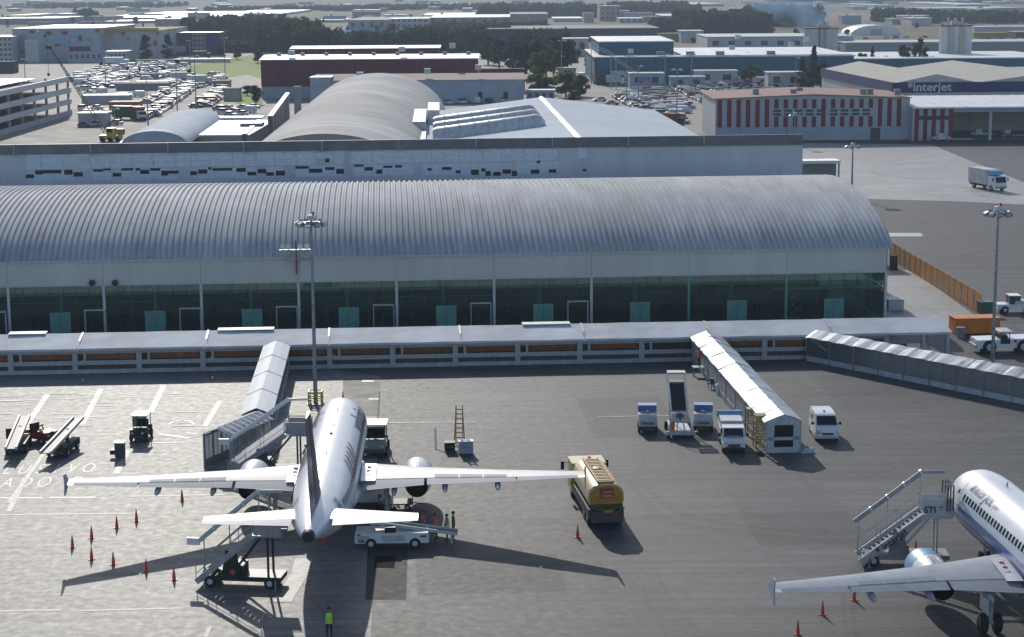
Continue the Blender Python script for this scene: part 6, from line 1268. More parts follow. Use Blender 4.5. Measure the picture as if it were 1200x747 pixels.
# --- white van facing the camera
vn = vehicle('van', 'white minivan facing the apron beside the foil roofed walkway', 'van', 965, 511, DN-R(1))
b_ = MB(); rr = []
for x, w, z0, z1 in ((-2.3, .80, .45, 1.75), (-2.25, .88, .32, 1.95), (-1, .92, .28, 2.02), (.6, .92, .28, 2.0), (1.05, .91, .28, 1.9), (1.75, .90, .28, 1.22), (2.2, .88, .3, 1.05), (2.3, .82, .4, .9)):
    t = .80; rr.append([(x, -w, z0), (x, w, z0), (x, w, z0+(z1-z0)*.55), (x, w*.86 if z1 > 1.5 else w*.95, z1), (x, -w*.86 if z1 > 1.5 else -w*.95, z1), (x, -w, z0+(z1-z0)*.55)])
b_.rings(rr); bo = b_.build('body', 'white_paint', vn, smooth=35); wheels(vn, (-1.45, 1.45), .80, .34, .22)
MB().add([(1.72, -.80, 1.30), (1.72, .80, 1.30), (1.10, .74, 1.88), (1.10, -.74, 1.88)], [(0, 1, 2, 3)]).build('windscreen', 'window_dark', bo).location = (.03, 0, .02)
for s in (-1, 1):
    MB().bb(-1.9, -.3, s*.91-.02, s*.91+.02, 1.28, 1.72).build('side_window', 'window_dark', bo); MB().bb(2.16, 2.3, s*.68-.14, s*.68+.14, .72, .92).build('headlight', 'lamp_glass', bo); MB().bar((1.35, s*.9, 1.3), (1.35, s*1.1, 1.35), .05).bb(1.3, 1.4, s*1.1-.09, s*1.1+.09, 1.25, 1.5).build('mirror', 'black', bo)
MB().bb(2.24, 2.33, -.45, .45, .62, .8).build('grille', 'dark_grey', bo); MB().bb(2.2, 2.36, -.8, .8, .36, .55).build('bumper', 'light_grey', bo); MB().bb(2.36, 2.37, -.22, .22, .4, .52).build('number_plate', 'pale_wall', bo); MB().bb(-.1, .15, -.06, .06, 2.0, 2.12).build('roof_aerial', 'dark_grey', bo)
# --- yellow scaffold and scrap foil at the walkway end
sc_ = vehicle('scaffold_stand', 'yellow scaffold stand leaning by the boxed walkway end', 'scaffold', 893, 524, R(5))
for x in (-.6, .6):
    for y in (-.5, .5): MB().cyl((x, y, 0), (x, y, 2.6), .05, n=8).build('upright', 'yellow_paint', sc_)
for z in (.35, .8, 1.25, 1.7, 2.15, 2.55):
    MB().bar((-.6, -.5, z), (.6, -.5, z), .06).bar((-.6, .5, z), (.6, .5, z), .06).bar((-.6, -.5, z), (-.6, .5, z), .06).bar((.6, -.5, z), (.6, .5, z), .06).build('rung_frame', 'yellow_paint', sc_)
MB().bb(-.6, .6, -.5, .5, 2.58, 2.64).build('deck', 'wood_tan', sc_)
sc2 = vehicle('scaffold_stand', 'brown scaffold stand with clutter behind the yellow one', 'scaffold', 882, 510, R(5))
for x in (-.5, .5):
    for y in (-.4, .4): MB().cyl((x, y, 0), (x, y, 2.2), .05, n=8).build('upright', 'wood_tan', sc2)
for z in (.5, 1.1, 1.7, 2.15): MB().bar((-.5, -.4, z), (.5, -.4, z), .07).bar((-.5, .4, z), (.5, .4, z), .07).bar((-.5, -.4, z), (.5, .4, z), .05).build('brace', 'wood_tan', sc2)
MB().bb(-.5, .5, -.4, .4, 2.17, 2.23).build('deck', 'dirty_white', sc2)
fo = MB(); rg = random.Random(5); gx = 8
vs = [(x*.16-.55, y*.2-.7, .01 if (x in (0, gx-1) or y in (0, gx-1)) else rg.uniform(.05, .4)) for y in range(gx) for x in range(gx)]
fo.add(vs, [(y*gx+x, y*gx+x+1, (y+1)*gx+x+1, (y+1)*gx+x) for y in range(gx-1) for x in range(gx-1)])
tag(fo.build('foil_scrap', 'foil', None, at(944, 529), .2), 'crumpled silver foil scrap lying beside the boxed walkway end', 'foil')
# small clutter along the foil roofed walkway
for k, (u, v, m, lb) in enumerate(((843, 462, 'white_paint', 'small white bin standing alone left of the foil roofed walkway'), (851, 440, 'dirty_white', 'white sack pile at the foot of the foil roofed walkway'), (836, 455, 'dark_grey', 'dark tool trolley left of the foil roofed walkway'), (866, 476, 'wood_tan', 'wooden trestle against the foil roofed walkway'), (891, 534, 'black', 'small black chock on the ground before the yellow scaffold'))):
    o = vehicle('site_clutter' if k not in (0, 4) else ('bin' if k == 0 else 'wheel_chock'), lb, 'equipment', u, v, .3*k)
    if k == 0: MB().lathe((0, 0, 0), (0, 0, 1), [(0, .28), (.8, .34), (.84, .36), (.88, .3)], 14).build('drum', m, o); MB().lathe((0, 0, .88), (0, 0, 1), [(0, .31), (.06, .28)], 14).build('lid', 'light_grey', o)
    elif k == 4: MB().extr([(-.3, 0), (.3, 0), (.0, .28)], 'y', -.2, .2).build('block', m, o)
    else:
        MB().bb(-.5, .5, -.3, .3, .45, .55).build('top', m, o)
        for x in (-.42, .42):
            for y in (-.22, .22): MB().bar((x, y, 0), (x, y, .45), .06).build('leg', 'dull_steel', o)
        MB().bb(-.3, .25, -.2, .2, .56, .9).build('load', m, o)
# --- ladder stand and boxes in mid apron
ls = vehicle('step_ladder', 'tall wooden step ladder standing alone on the middle apron', 'ladder', 538, 525, R(88))
for s in (-1, 1): MB().bar((-.7, s*.35, 0), (.9, s*.25, 3.2), .08).build('side_rail', 'wood_tan', ls); MB().bar((1.5, s*.35, 0), (.9, s*.25, 3.0), .07).build('back_leg', 'wood_tan', ls)
for k in range(9): t = (k+.7)/9.5; MB().bar((-.7+1.6*t, -.35+.1*t, 3.2*t), (-.7+1.6*t, .35-.1*t, 3.2*t), .09).build('rung', 'wood_tan', ls)
for u, v, w, h, m, lb in ((546, 532, .55, 1.0, 'blue_wall', 'pale blue upright equipment box beside the step ladder'), (527, 529, .4, .7, 'black', 'small black canister left of the step ladder')):
    o = vehicle('equipment_box', lb, 'box', u, v, .1); MB().bb(-w, w, -.35, .35, .1, h).build('body', m, o); MB().bb(-w-.04, w+.04, -.4, .4, h, h+.07).build('lid', 'light_grey' if m != 'black' else 'dark_grey', o); MB().bb(-w*.8, w*.8, -.3, .3, 0, .1).build('foot', 'dark_grey', o); MB().bar((-w*.6, -.38, h*.6), (w*.6, -.38, h*.6), .05).build('handle', 'dull_steel', o)
# --- vehicles right of the airliner's nose and under its wing
t1 = tractor('ground_power_tractor', 'white roofed tractor facing the apron at the right of the airliner nose', 440, 530, DN, 'mid_grey', 'white_paint'); t1.scale = (1.25, 1.45, 1.15)
bl_ = vehicle('van', 'white tail van with wide rear glass under the right wing root', 'van', 436, 586, R(88))
rr = [[(x, -w, z0), (x, w, z0), (x, w, z0+(z1-z0)*.55), (x, w*.85, z1), (x, -w*.85, z1), (x, -w, z0+(z1-z0)*.55)] for x, w, z0, z1 in ((-2.3, .95, .5, 1.5), (-2.2, 1.0, .4, 1.75), (-1.9, 1.05, .35, 2.15), (1.0, 1.05, .35, 2.2), (1.8, 1.02, .35, 1.3), (2.3, .95, .4, 1.05))]
vb_ = MB().rings(rr).build('body', 'white_paint', bl_, smooth=35); wheels(bl_, (-1.4, 1.5), .95, .36, .24); MB().add([(-2.24, -.85, 1.25), (-2.24, .85, 1.25), (-1.98, .85, 2.0), (-1.98, -.85, 2.0)], [(0, 1, 2, 3)]).build('rear_window', 'window_dark', vb_).location.x = -.03
for s in (-1, 1): MB().bb(-2.33, -2.28, s*.8-.1, s*.8+.1, .8, 1.05).build('tail_light', 'tail_light', vb_); MB().bb(-1.4, .6, s*1.05-.02, s*1.05+.02, 1.3, 1.85).build('side_window', 'window_dark', vb_); MB().bar((1.2, s*1.02, 1.3), (1.2, s*1.35, 1.4), .05).bb(1.15, 1.25, s*1.35-.1, s*1.35+.1, 1.2, 1.6).build('mirror', 'black', vb_)
dl = vehicle('baggage_cart', 'low dark baggage cart beside the white tail van', 'cart', 464, 596, R(3)); MB().bb(-1.2, 1.2, -.7, .7, .42, .52).build('deck', 'dark_grey', dl); MB().bb(-1.2, -1.14, -.7, .7, .52, 1.0).bb(1.14, 1.2, -.7, .7, .52, 1.0).build('end_rail', 'mid_grey', dl); wheels(dl, (-.8, .8), .6, .22, .14); MB().bar((1.2, 0, .4), (1.9, 0, .3), .06).build('tow_bar', 'dark_grey', dl)
# --- white belt loader under the right tailplane
wb = vehicle('belt_loader', 'white belt loader with crew under the right tailplane of the airliner', 'belt loader', 459, 639, R(1), 'belt loaders')
MB().bb(-2.3, 2.4, -.85, .85, .38, 1.05).build('body', 'white_paint', wb); MB().bb(-2.36, -2.3, -.8, .8, .4, .75).bb(2.4, 2.46, -.8, .8, .4, .75).build('bumper', 'light_grey', wb); wheels(wb, (-1.3, 1.55), .78, .36, .26); MB().bb(-2.2, -1.4, -.87, -.85, .55, .9).bb(-.6, .9, -.87, -.85, .5, .9).build('side_hatch', 'light_grey', wb); MB().bb(1.9, 2.3, -.87, -.85, .75, .9).bb(-2.2, -1.95, -.87, -.85, .9, 1.0).build('marker', 'tail_light', wb); MB().bb(-2.1, -1.7, -.87, -.85, .45, .62).build('vent', 'dark_grey', wb)
MB().bar((-2.6, .2, 1.75), (4.3, .2, .7), .7, .07).build('belt', 'dark_grey', wb)
for s in (-1, 1): MB().bar((-2.6, .2+s*.42, 1.81), (4.3, .2+s*.42, .76), .1, .2).build('side_rail', 'dirty_white', wb)
MB().bar((-1.2, .2, 1.0), (-1.2, .2, 1.5), .25).bar((1.2, .2, 1.0), (1.2, .2, 1.15), .25).bar((3.9, .2, 0), (3.9, .2, .72), .14).build('support', 'light_grey', wb); MB().bb(-.4, .3, -.75, -.2, 1.05, 1.4).build('driver_seat', 'black', wb)
# --- aircraft tow tractor far right, second one behind, catering truck
tt = vehicle('tow_tractor', 'big white aircraft tow tractor with four large wheels by the mast', 'tow tractor', 1176, 412, R(180+2))
MB().extr([(-2.9, .55), (2.9, .55), (3.05, .9), (3.0, 1.35), (.7, 1.4), (.7, .95), (-.3, .95), (-.3, 1.45), (-2.9, 1.5)], 'y', -1.2, 1.2).build('body', 'white_paint', tt); wheels(tt, (-1.6, 1.75), 1.1, .68, .45)
MB().bb(-.3, .7, -1.0, 1.0, .95, 1.35).build('footwell', 'black', tt); MB().bb(-.1, .5, -.9, .9, 1.35, 1.75).build('seats', 'black', tt)
for x in (-.25, .65):
    for s in (-1, 1): MB().bar((x, s*.95, 1.35), (x, s*.95, 2.1), .07).build('roof_post', 'green_paint', tt)
MB().bb(-.5, .85, -1.1, 1.1, 2.1, 2.18).build('roof', 'dirty_white', tt); MB().bb(3.0, 3.2, -1.1, 1.1, .5, .85).bb(-3.1, -2.9, -1.1, 1.1, .5, .85).build('bumper', 'light_grey', tt)
for s in (-1, 1): MB().bb(3.02, 3.08, s*.8-.15, s*.8+.15, .95, 1.15).build('headlight', 'lamp_glass', tt); MB().bb(-.9, -.6, s*1.21-.01, s*1.21+.01, 1.1, 1.35).build('red_mark', 'tail_light', tt)
t2 = vehicle('tow_tractor', 'low white tractor with dark windows parked behind the orange container', 'tow tractor', 1190, 366, R(180)); MB().bb(-2.2, 2.2, -.9, .9, .45, 1.0).build('body', 'white_paint', t2); wheels(t2, (-1.3, 1.4), .85, .42, .3); MB().bb(-1.9, .3, -.85, .85, 1.0, 1.35).build('bonnet', 'dirty_white', t2); MB().bb(-.3, .9, -.8, .8, 1.0, 1.9).build('cab', 'dark_grey', t2); MB().bb(-.35, .95, -.85, .85, 1.9, 1.97).build('cab_roof', 'white_paint', t2)
gg = vehicle('green_bin', 'green wheeled bin at the near end of the orange fence', 'bin', 1155, 369, .2); MB().box((0, 0, .8), (1.5, 1.1, 1.2), taper=1.1).build('tub', mat('bin_green', (.05, .12, .08), .6), gg); MB().bb(-.85, .85, -.65, .65, 1.4, 1.5).build('lid', 'bin_green', gg); wheels(gg, (-.5, .5), .4, .1, .08)
ct = vehicle('catering_truck', 'white box truck with blue windscreen driving on the pale taxiway', 'truck', 1157, 222, R(-72))
MB().bb(-4.2, 4.0, -1.0, 1.0, .6, .95).build('chassis', 'black', ct); wheels(ct, (-2.6, 2.9), 1.05, .52, .36); MB().bb(-4.3, 1.6, -1.25, 1.25, .98, 3.6).build('box', 'dirty_white', ct)
c_ = MB().extr([(1.75, .6), (4.2, .6), (4.25, 1.5), (3.9, 2.6), (1.75, 2.65)], 'y', -1.15, 1.15).build('cab', 'white_paint', ct); MB().add([(4.24, -1.02, 1.55), (4.24, 1.02, 1.55), (3.93, .98, 2.5), (3.93, -.98, 2.5)], [(0, 1, 2, 3)]).build('windscreen', 'window_dark', c_).location.x = .03
MB().bb(1.62, 2.8, -1.2, 1.2, 2.75, 3.5).build('front_platform', 'sky_blue', ct); MB().bb(4.2, 4.32, -1.1, 1.1, .55, .85).build('bumper', 'mid_grey', ct)
for s in (-1, 1): MB().bb(4.25, 4.3, s*.85-.15, s*.85+.15, .9, 1.1).build('headlight', 'lamp_glass', c_); MB().bar((3.9, s*1.15, 2.3), (4.0, s*1.5, 2.3), .05).bb(3.95, 4.05, s*1.5-.1, s*1.5+.1, 1.8, 2.4).build('mirror', 'black', c_)
# --- vehicles inside the open hangar and at the striped hangar
for lb, u, v, yaw, m in (('white tractor parked inside the dark open hangar', 1147, 160, 0, 'dirty_white'), ('red and white cart inside the open hangar near the column', 1180, 161, .2, 'red_paint'), ('white tractor at the foot of the striped open hangar wall', 1103, 165.5, 0, 'dirty_white')):
    r = vehicle('hangar_tractor', lb, 'tractor', u, v, yaw); MB().bb(-2, 2, -.8, .8, .4, 1.0).build('body', m, r); wheels(r, (-1.2, 1.2), .75, .38, .25); MB().bb(-.8, .6, -.75, .75, 1.0, 1.8).build('cab', 'dirty_white', r); MB().bb(2.1, 7, -.5, .5, .35, .55).build('tow_bar', 'light_grey', r)

# ------------------------------------------------------------------ cones
cone_b = MB().bb(-.22, .22, -.22, .22, 0, .05).mesh('base', 'cone_orange'); cone_c = MB().lathe((0, 0, .05), (0, 0, 1), [(0, .15), (.95, .035), (1.0, .03)], 14).mesh('body', 'cone_orange', 40)
cone_s = MB().lathe((0, 0, .45), (0, 0, 1), [(0, .108), (.12, .094)], 14, cap=False).mesh('band', mat('cone_band', (.55, .12, .06), .5))
for u, v, lb in ((85, 642, 'orange cone at the corner of the left cone pattern beyond the shadow'), (107.5, 631, 'orange cone right of the corner cone'), (107.5, 656, 'orange cone below the second one'), (133, 662, 'orange cone next to the dark wing shadow'), (137, 619, 'orange cone in the upper row left of the wing tip row end'), (160, 611, 'orange cone ending the upper row below the left wing'), (171.5, 670, 'orange cone standing inside the left wing shadow'), (204, 679.5, 'orange cone near the foot of the rear stairs'), (213.5, 587, 'orange cone just under the left wing'), (677, 630, 'orange cone behind the fuel tanker'), (487, 606, 'orange cone beside the right engine shadow'), (380, 635, 'orange cone beside the airliner tail'),
                 (964, 721, 'orange cone under the wing of the blue striped airliner'), (935, 744, 'orange cone in the open before the blue striped airliner wing'), (1001, 704, 'orange cone half hidden by the blue striped airliner wing'), (1073, 648, 'orange cone under the lettered white stairs'), (402, 470, 'orange cone ahead of the airliner nose'), (268, 546, 'orange cone by the ribbed shelter')):
    r = thing('traffic_cone', lb, 'traffic cone', (at(u, v).x, at(u, v).y, .001), random.uniform(0, 1.5), 'orange traffic cones'); r.scale = (.82,)*3; place('base', cone_b, r); b = place('body', cone_c, r); place('band', cone_s, b)
for u, v, lb in ((183, 640, 'hose end lying on the ground right of the belt loader'),):
    pass

# ------------------------------------------------------------------ people
def person(label, p, yaw, top, legs='trousers', arms=((-.3, .15), (.3, .1)), stride=.0, lean=0.0, shirt='shirt_blue', helmet=None, sc=1.0):
    """one skinned body with separate fingers; vest and hair are children. local x = facing"""
    r = thing('person', label, 'person', p, yaw, 'ground crew on the apron')
    V = []; E = []; Rd = []
    def v(x, y, z, ra, rb=None): V.append((x, y, z)); Rd.append((ra, rb or ra)); return len(V)-1
    def link(a, b): E.append((a, b))
    L = lambda z: lean*max(0, z-.9)
    pel = v(0, 0, .95, .15, .13); w = v(L(1.1), 0, 1.1, .135, .12); ch = v(L(1.32), 0, 1.32, .17, .135); nk = v(L(1.48)+.01, 0, 1.48, .065); hd0 = v(L(1.56)+.02, 0, 1.56, .075); hd1 = v(L(1.66)+.03, 0, 1.655, .098, .105); hd2 = v(L(1.74)+.02, 0, 1.745, .07)
    for a, b in ((pel, w), (w, ch), (ch, nk), (nk, hd0), (hd0, hd1), (hd1, hd2)): link(a, b)
    nose = v(L(1.65)+.125, 0, 1.635, .018); link(hd1, nose)
    hands = []
    for s, (fw, out) in zip((-1, 1), arms):
        sh = v(L(1.42), s*.19, 1.42, .068); el = v(L(1.2)+fw*.35, s*(.26+out*.3), 1.15, .046); wr = v(L(1.0)+fw, s*(.25+out*.3), .93+abs(fw)*.35, .032); pm = v(L(.9)+fw*1.2, s*(.25+out*.3), .85+abs(fw)*.5, .036)
        for a, b in ((ch, sh), (sh, el), (el, wr), (wr, pm)): link(a, b)
        hands.append((Vector(V[wr]), Vector(V[pm]), s))
        hp = v(0, s*.10, .88, .105); kn = v(stride*s*.5+.02, s*.11, .50, .068); an = v(stride*s-.02, s*.11, .10, .045); to = v(stride*s+.14, s*.12, .045, .042)
        for a, b in ((pel, hp), (hp, kn), (kn, an), (an, to)): link(a, b)
    me = bpy.data.meshes.new('body'); me.from_pydata(V, E, []); o = bpy.data.objects.new('body', me); col.objects.link(o)
    m = o.modifiers.new('skin', 'SKIN'); m.use_smooth_shade = True
    for i, sv in enumerate(me.skin_vertices[0].data): sv.radius = Rd[i]; sv.use_root = (i == 0)
    m2 = o.modifiers.new('sub', 'SUBSURF'); m2.levels = 1; m2.render_levels = 1
    dg = bpy.context.evaluated_depsgraph_get(); fin_ = bpy.data.meshes.new_from_object(o.evaluated_get(dg)); bpy.data.objects.remove(o)
    vs = [q.co.copy() for q in fin_.vertices]; fs = [tuple(f.vertices) for f in fin_.polygons]; bpy.data.meshes.remove(fin_)
    mb = MB()
    zc = lambda f: sum((vs[i] for i in f), Vector())/len(f)
    for f in fs:
        c = zc(f); mi = 0 if c.z > 1.50+0 else (2 if c.z < .93 and abs(c.y) < .24 else 1)
        if c.z < .09: mi = 4
        if abs(c.y) > .2 and c.z < 1.02: mi = 0
        mb.f.append(f); mb.m.append(mi)
    mb.v = [tuple(q) for q in vs]
    for wr, pm, s in hands:                                  # five fingers of unequal length, slightly curled
        d = (pm-wr).normalized(); sd = Vector((0, 1, 0)) if abs(d.y) < .8 else Vector((1, 0, 0)); sd = (sd-d*sd.dot(d)).normalized(); nn = d.cross(sd)
        for k, (off, ln) in enumerate(((-.026, .06), (-.009, .075), (.009, .07), (.026, .055))):
            a = pm+d*.02+sd*off; b_ = a+d*ln*.6; c = b_+(d*.8-nn*s*.4).normalized()*ln*.5; mb.cyl(a, b_, .009, .0085, 6, 0); mb.cyl(b_, c, .0085, .007, 6, 0)
        a = wr+d*.03; mb.cyl(a, a+(d*.5+nn*s*.8).normalized()*.05, .011, .009, 6, 0)
    for s in (-1, 1): mb.cyl((L(1.66)+.115, s*.035, 1.665), (L(1.66)+.13, s*.035, 1.665), .012, .01, 6, 3)
    mb.cyl((L(1.6)+.112, -.025, 1.595), (L(1.6)+.112, .025, 1.595), .007, .007, 5, 5)
    for s in (-1, 1): mb.lathe((L(1.65)+.02, s*.098, 1.65), (0, s, 0), [(0, .028), (.02, .022)], 8, 0)
    b = mb.build('body', ['skin_tone', shirt, legs, 'hair_dark', 'black', 'tail_light'], r, smooth=60)
    # hi-vis vest and hair or cap
    vm = MB(); n = 14
    ring = lambda z, a, bb_: [(L(z)+a*math.cos(2*math.pi*k/n), bb_*math.sin(2*math.pi*k/n), z) for k in range(n)]
    if top: vm.rings([ring(.86, .175, .20), ring(1.0, .17, .195), ring(1.15, .165, .19), ring(1.32, .17, .215), ring(1.43, .13, .19), ring(1.475, .085, .11)], cap=False).build('vest', top, r, smooth=60); MB().rings([ring(1.06, .180, .205), ring(1.11, .178, .203)], cap=False).build('vest_band', 'light_grey', r)
    hm = MB(); hm.lathe((L(1.7)-.0, 0, 1.665), (-.15, 0, 1), [(0, .112), (.05, .112), (.09, .088), (.115, .03)], 14); hm.build('cap' if helmet else 'hair', helmet or 'hair_dark', r, smooth=60)
    r.scale = (sc,)*3; return r
def pp(u, v): q = at(u, v); return (q.x, q.y, .001)
person('crew member in orange vest nearest the white belt loader', pp(496.5, 629), R(200), 'vest_orange', arms=((.3, .1), (.25, .1)))
person('crew member in orange vest with raised arms beside the loader belt', pp(511.5, 632), R(170), 'vest_orange', arms=((.4, .1), (.4, .1)), lean=.12)
person('crew member in lime vest between two others at the loader belt', pp(524, 633), R(190), 'vest_lime', arms=((.15, .1), (.2, .1)))
person('crew member in brown shirt at the outer end of the loader belt', pp(531.5, 631), R(185), None, shirt='shirt_brown', arms=((.05, .05), (.08, .05)), sc=1.04)
person('crew member in lime vest and dark trousers walking behind the airliner tail', pp(386, 748), R(-80), 'vest_lime', stride=.12, arms=((.12, .05), (-.1, .05)), sc=1.02)
wp = bp(16.9, -6.6); person('worker in orange vest standing beside the foil roofed walkway', (wp.x, wp.y, .86), R(20), 'vest_orange', arms=((.35, .1), (.2, .05)))
sp = thing('work_platform', 'low steel work platform carrying the orange vested worker', 'platform', (wp.x, wp.y, 0), R(4)); MB().bb(-.6, .6, -.5, .5, .78, .85).build('deck', 'dull_steel', sp)
for x in (-.52, .52):
    for y in (-.42, .42): MB().bar((x, y, 0), (x, y, .78), .08).build('leg', 'dull_steel', sp)
q = acp(PA, HA, 3.4, -2.9, 0); person('marshaller in lime vest half hidden by the airliner nose', (q.x, q.y+1.0, .001), R(-20), 'vest_lime')

# ------------------------------------------------------------------ parked cars, vans and lorries in the far lots
CARC = {'white': (.72, .72, .72), 'silver': (.45, .46, .48), 'grey': (.20, .21, .22), 'black': (.02, .02, .022), 'red': (.30, .03, .03), 'blue': (.04, .08, .24), 'green': (.05, .14, .07), 'beige': (.45, .40, .30)}
for k, c in CARC.items(): mat('car_'+k, c, .3, var=.05, coat=.4)
CARM = {}
def car_mesh(kind, c):
    if (kind, c) in CARM: return CARM[(kind, c)]
    mb = MB()
    if kind == 'car': S_ = [(-2.15, .72, .35, .7), (-2.1, .82, .28, .92), (-1.5, .85, .22, .98), (-1.45, .84, .22, 1.0)]; body = [(-2.15, .75, .4, .75), (-2.05, .84, .25, .9), (-1.2, .86, .2, .95), (1.0, .86, .2, .92), (1.9, .84, .22, .78), (2.15, .72, .35, .65)]; cabn = [(-1.6, .74, .94), (-1.15, .64, 1.4), (.2, .64, 1.42), (1.0, .76, .93)]
    elif kind == 'suv': body = [(-2.25, .8, .45, .9), (-2.15, .9, .3, 1.05), (-1.2, .92, .28, 1.1), (1.1, .92, .28, 1.08), (2.1, .9, .3, .98), (2.3, .78, .45, .85)]; cabn = [(-2.1, .8, 1.06), (-1.95, .72, 1.68), (.3, .72, 1.7), (1.1, .82, 1.08)]
    else: body = [(-2.4, .88, .4, 1.1), (-2.35, .95, .3, 1.2), (-1, .96, .28, 1.22), (1.2, .96, .28, 1.2), (2.2, .93, .3, 1.0), (2.4, .82, .45, .9)]; cabn = [(-2.36, .92, 1.2), (-2.25, .84, 2.0), (1.0, .84, 2.02), (1.75, .9, 1.18)]
    mb.rings([[(x, -w, z0), (x, w, z0), (x, w, z1), (x, -w, z1)] for x, w, z0, z1 in body])
    (xa, wa_, za), (xb, wb_, zb), (xc, wc_, zc_), (xd, wd, zd) = cabn
    mb.add([(xa, -wa_, za), (xa, wa_, za), (xb, wb_, zb), (xb, -wb_, zb), (xc, wc_, zc_), (xc, -wc_, zc_), (xd, wd, zd), (xd, -wd, zd)], [(3, 5, 4, 2)], 0)
    mb.add([(xa, -wa_, za), (xa, wa_, za), (xb, wb_, zb), (xb, -wb_, zb), (xc, wc_, zc_), (xc, -wc_, zc_), (xd, wd, zd), (xd, -wd, zd)], [(0, 3, 2, 1), (4, 5, 7, 6), (1, 2, 4, 6), (0, 7, 5, 3)], 1 if kind != 'van' else 0)
    if kind == 'van': mb.add([(xc+.04, -wc_*.95, zc_-.05), (xc+.04, wc_*.95, zc_-.05), (xd+.04, wd*.95, zd+.08), (xd+.04, -wd*.95, zd+.08)], [(0, 1, 2, 3)], 1)
    for x in (-1.35, 1.35):
        for s in (-1, 1): mb.cyl((x, s*.72, .31), (x, s*.90, .31), .31, n=10, mi=2)
    CARM[(kind, c)] = mb.mesh('parked_'+kind, ['car_'+c, 'window_dark', 'rubber']); return CARM[(kind, c)]
rc = random.Random(21); CARS = []
WGT = ['white']*9+['silver']*6+['grey']*3+['black']*3+['red']*3+['blue']*2+['green']+['beige']*2
def put_car(x, y, yaw, place_txt, kinds=('car', 'car', 'suv', 'van'), wg=None):
    CARS.append((y, x, yaw, rc.choice(kinds), rc.choice(wg or WGT), place_txt))
def link_car(y, x, yaw, k, c, place_txt):
    o = place('parked_'+k, car_mesh(k, c), None, (x, y, -.012), yaw)
    tag(o, '%s %s parked %s' % (c, {'car': 'saloon car', 'suv': 'tall estate car', 'van': 'van'}[k], place_txt), 'van' if k == 'van' else 'car', 'vehicles parked '+place_txt)
def car_row(u0, v0, u1, v1, place_txt, gap=3.0, perp=True, skip=.1, **k):
    a, b = at(u0, v0), at(u1, v1); L = (b-a).length; d = (b-a)/L; n = int(L/gap); y0 = ang(a, b)+(math.pi/2 if perp else 0)
    for i in range(n):
        if rc.random() < skip: continue
        q = a+d*(gap*(i+.5)); put_car(q.x+rc.uniform(-.3, .3), q.y+rc.uniform(-.3, .3), y0+rc.choice((0, math.pi))+rc.uniform(-.05, .05), place_txt, **k)
A1 = 'in the left lot before the shopping centre'; A2 = 'along the lot road near the green field'; A3 = 'among the sheds right of the garage'; A4 = 'in the rows right of the slate gabled hall'; A5 = 'in the lot behind the striped hangar'; A6 = 'in the yard beyond the silos'; A7 = 'behind the slate gabled hall'
for r_ in ((88, 96, 140, 80.5, A1), (94, 99, 170, 83, A1), (140, 80, 220, 73.5, A1), (165, 84.5, 216, 78, A1), (180, 92, 214, 84, A1), (104, 101.5, 150, 92, A1), (160, 78.5, 205, 75, A1), (92, 90, 120, 82, A1)): car_row(*r_, gap=3.6, wg=['white']*12+['silver']*7+['grey']*2+['black']*2+['blue', 'red'])
for r_ in ((166, 141, 206, 117, A2), (178, 137, 214, 112, A2), (206, 118, 236, 95, A2), (195, 100, 232, 93, A2), (228, 104, 262, 92, A2), (228, 128, 262, 104, A2), (240, 126, 266, 108, A2), (212, 110, 226, 98, A2)): car_row(*r_, gap=4.2)
for r_ in ((100, 111, 130, 109, A3), (94, 130, 130, 127, A3), (128, 118, 166, 113, A3), (140, 134, 164, 131, A3), (96, 158, 118, 156, A3), (250, 130.5, 312, 126, A3), (256, 134.5, 316, 130, A3), (310, 126, 336, 123, A3)): car_row(*r_, gap=4.6, skip=.25, wg=['white']*14+['silver']*4+['grey', 'red', 'green'])
for r_ in ((724, 114, 756, 132, A4), (756, 106, 800, 146, A4), (766, 105, 802, 134, A4), (731, 112, 770, 128, A4)): car_row(*r_, gap=3.3)
for r_ in ((800, 106, 842, 118, A5), (808, 103, 866, 117, A5), (792, 102, 940, 98.5, A5), (806, 104.5, 950, 101, A5), (850, 107.5, 960, 104, A5), (846, 111, 915, 109, A5), (808, 112, 836, 124, A5)): car_row(*r_, gap=3.4)
for r_ in ((984, 47, 1098, 44, A6), (984, 43.5, 1000, 43, A6), (1142, 52, 1204, 48, A6), (1140, 49, 1190, 46, A6)): car_row(*r_, gap=8.5, kinds=('van', 'suv', 'car'), skip=.2)
for r_ in ((92, 106, 160, 101, A3), (100, 116, 128, 114, A3), (96, 137, 132, 133, A3), (94, 150, 128, 146, A3), (130, 147, 152, 145, A3), (170, 122, 196, 108, A2), (188, 106, 206, 98, A2), (246, 118, 262, 112, A2), (250, 138, 300, 134, A3), (214, 92, 262, 88, A2)): car_row(*r_, gap=4.4, skip=.25, wg=['white']*10+['silver']*6+['grey']*3+['red', 'black', 'beige'])
for r_ in ((90, 93, 128, 83, A1), (98, 100, 160, 87, A1), (126, 96, 186, 86, A1), (146, 82, 212, 76, A1), (112, 104, 140, 97, A1), (172, 95, 200, 88, A1)): car_row(*r_, gap=3.4, wg=['white']*10+['silver']*8+['grey']*3+['black']*2+['blue', 'red'])
for r_ in ((738, 113, 776, 136, A4), (772, 104, 806, 128, A4), (748, 108, 786, 140, A4)): car_row(*r_, gap=3.2)
for r_ in ((820, 104, 900, 106, A5), (790, 104, 812, 112, A5), (880, 103, 956, 102, A5)): car_row(*r_, gap=3.6)
car_row(516, 122.5, 612, 119, A7, gap=4.6, skip=.2); car_row(700, 118, 726, 126, A4, gap=9)
CARS.sort(); [link_car(*c) for c in CARS[:300]]          # the 300 nearest one by one, the farther rest as one mass
CL = list(CARC); mb = MB()
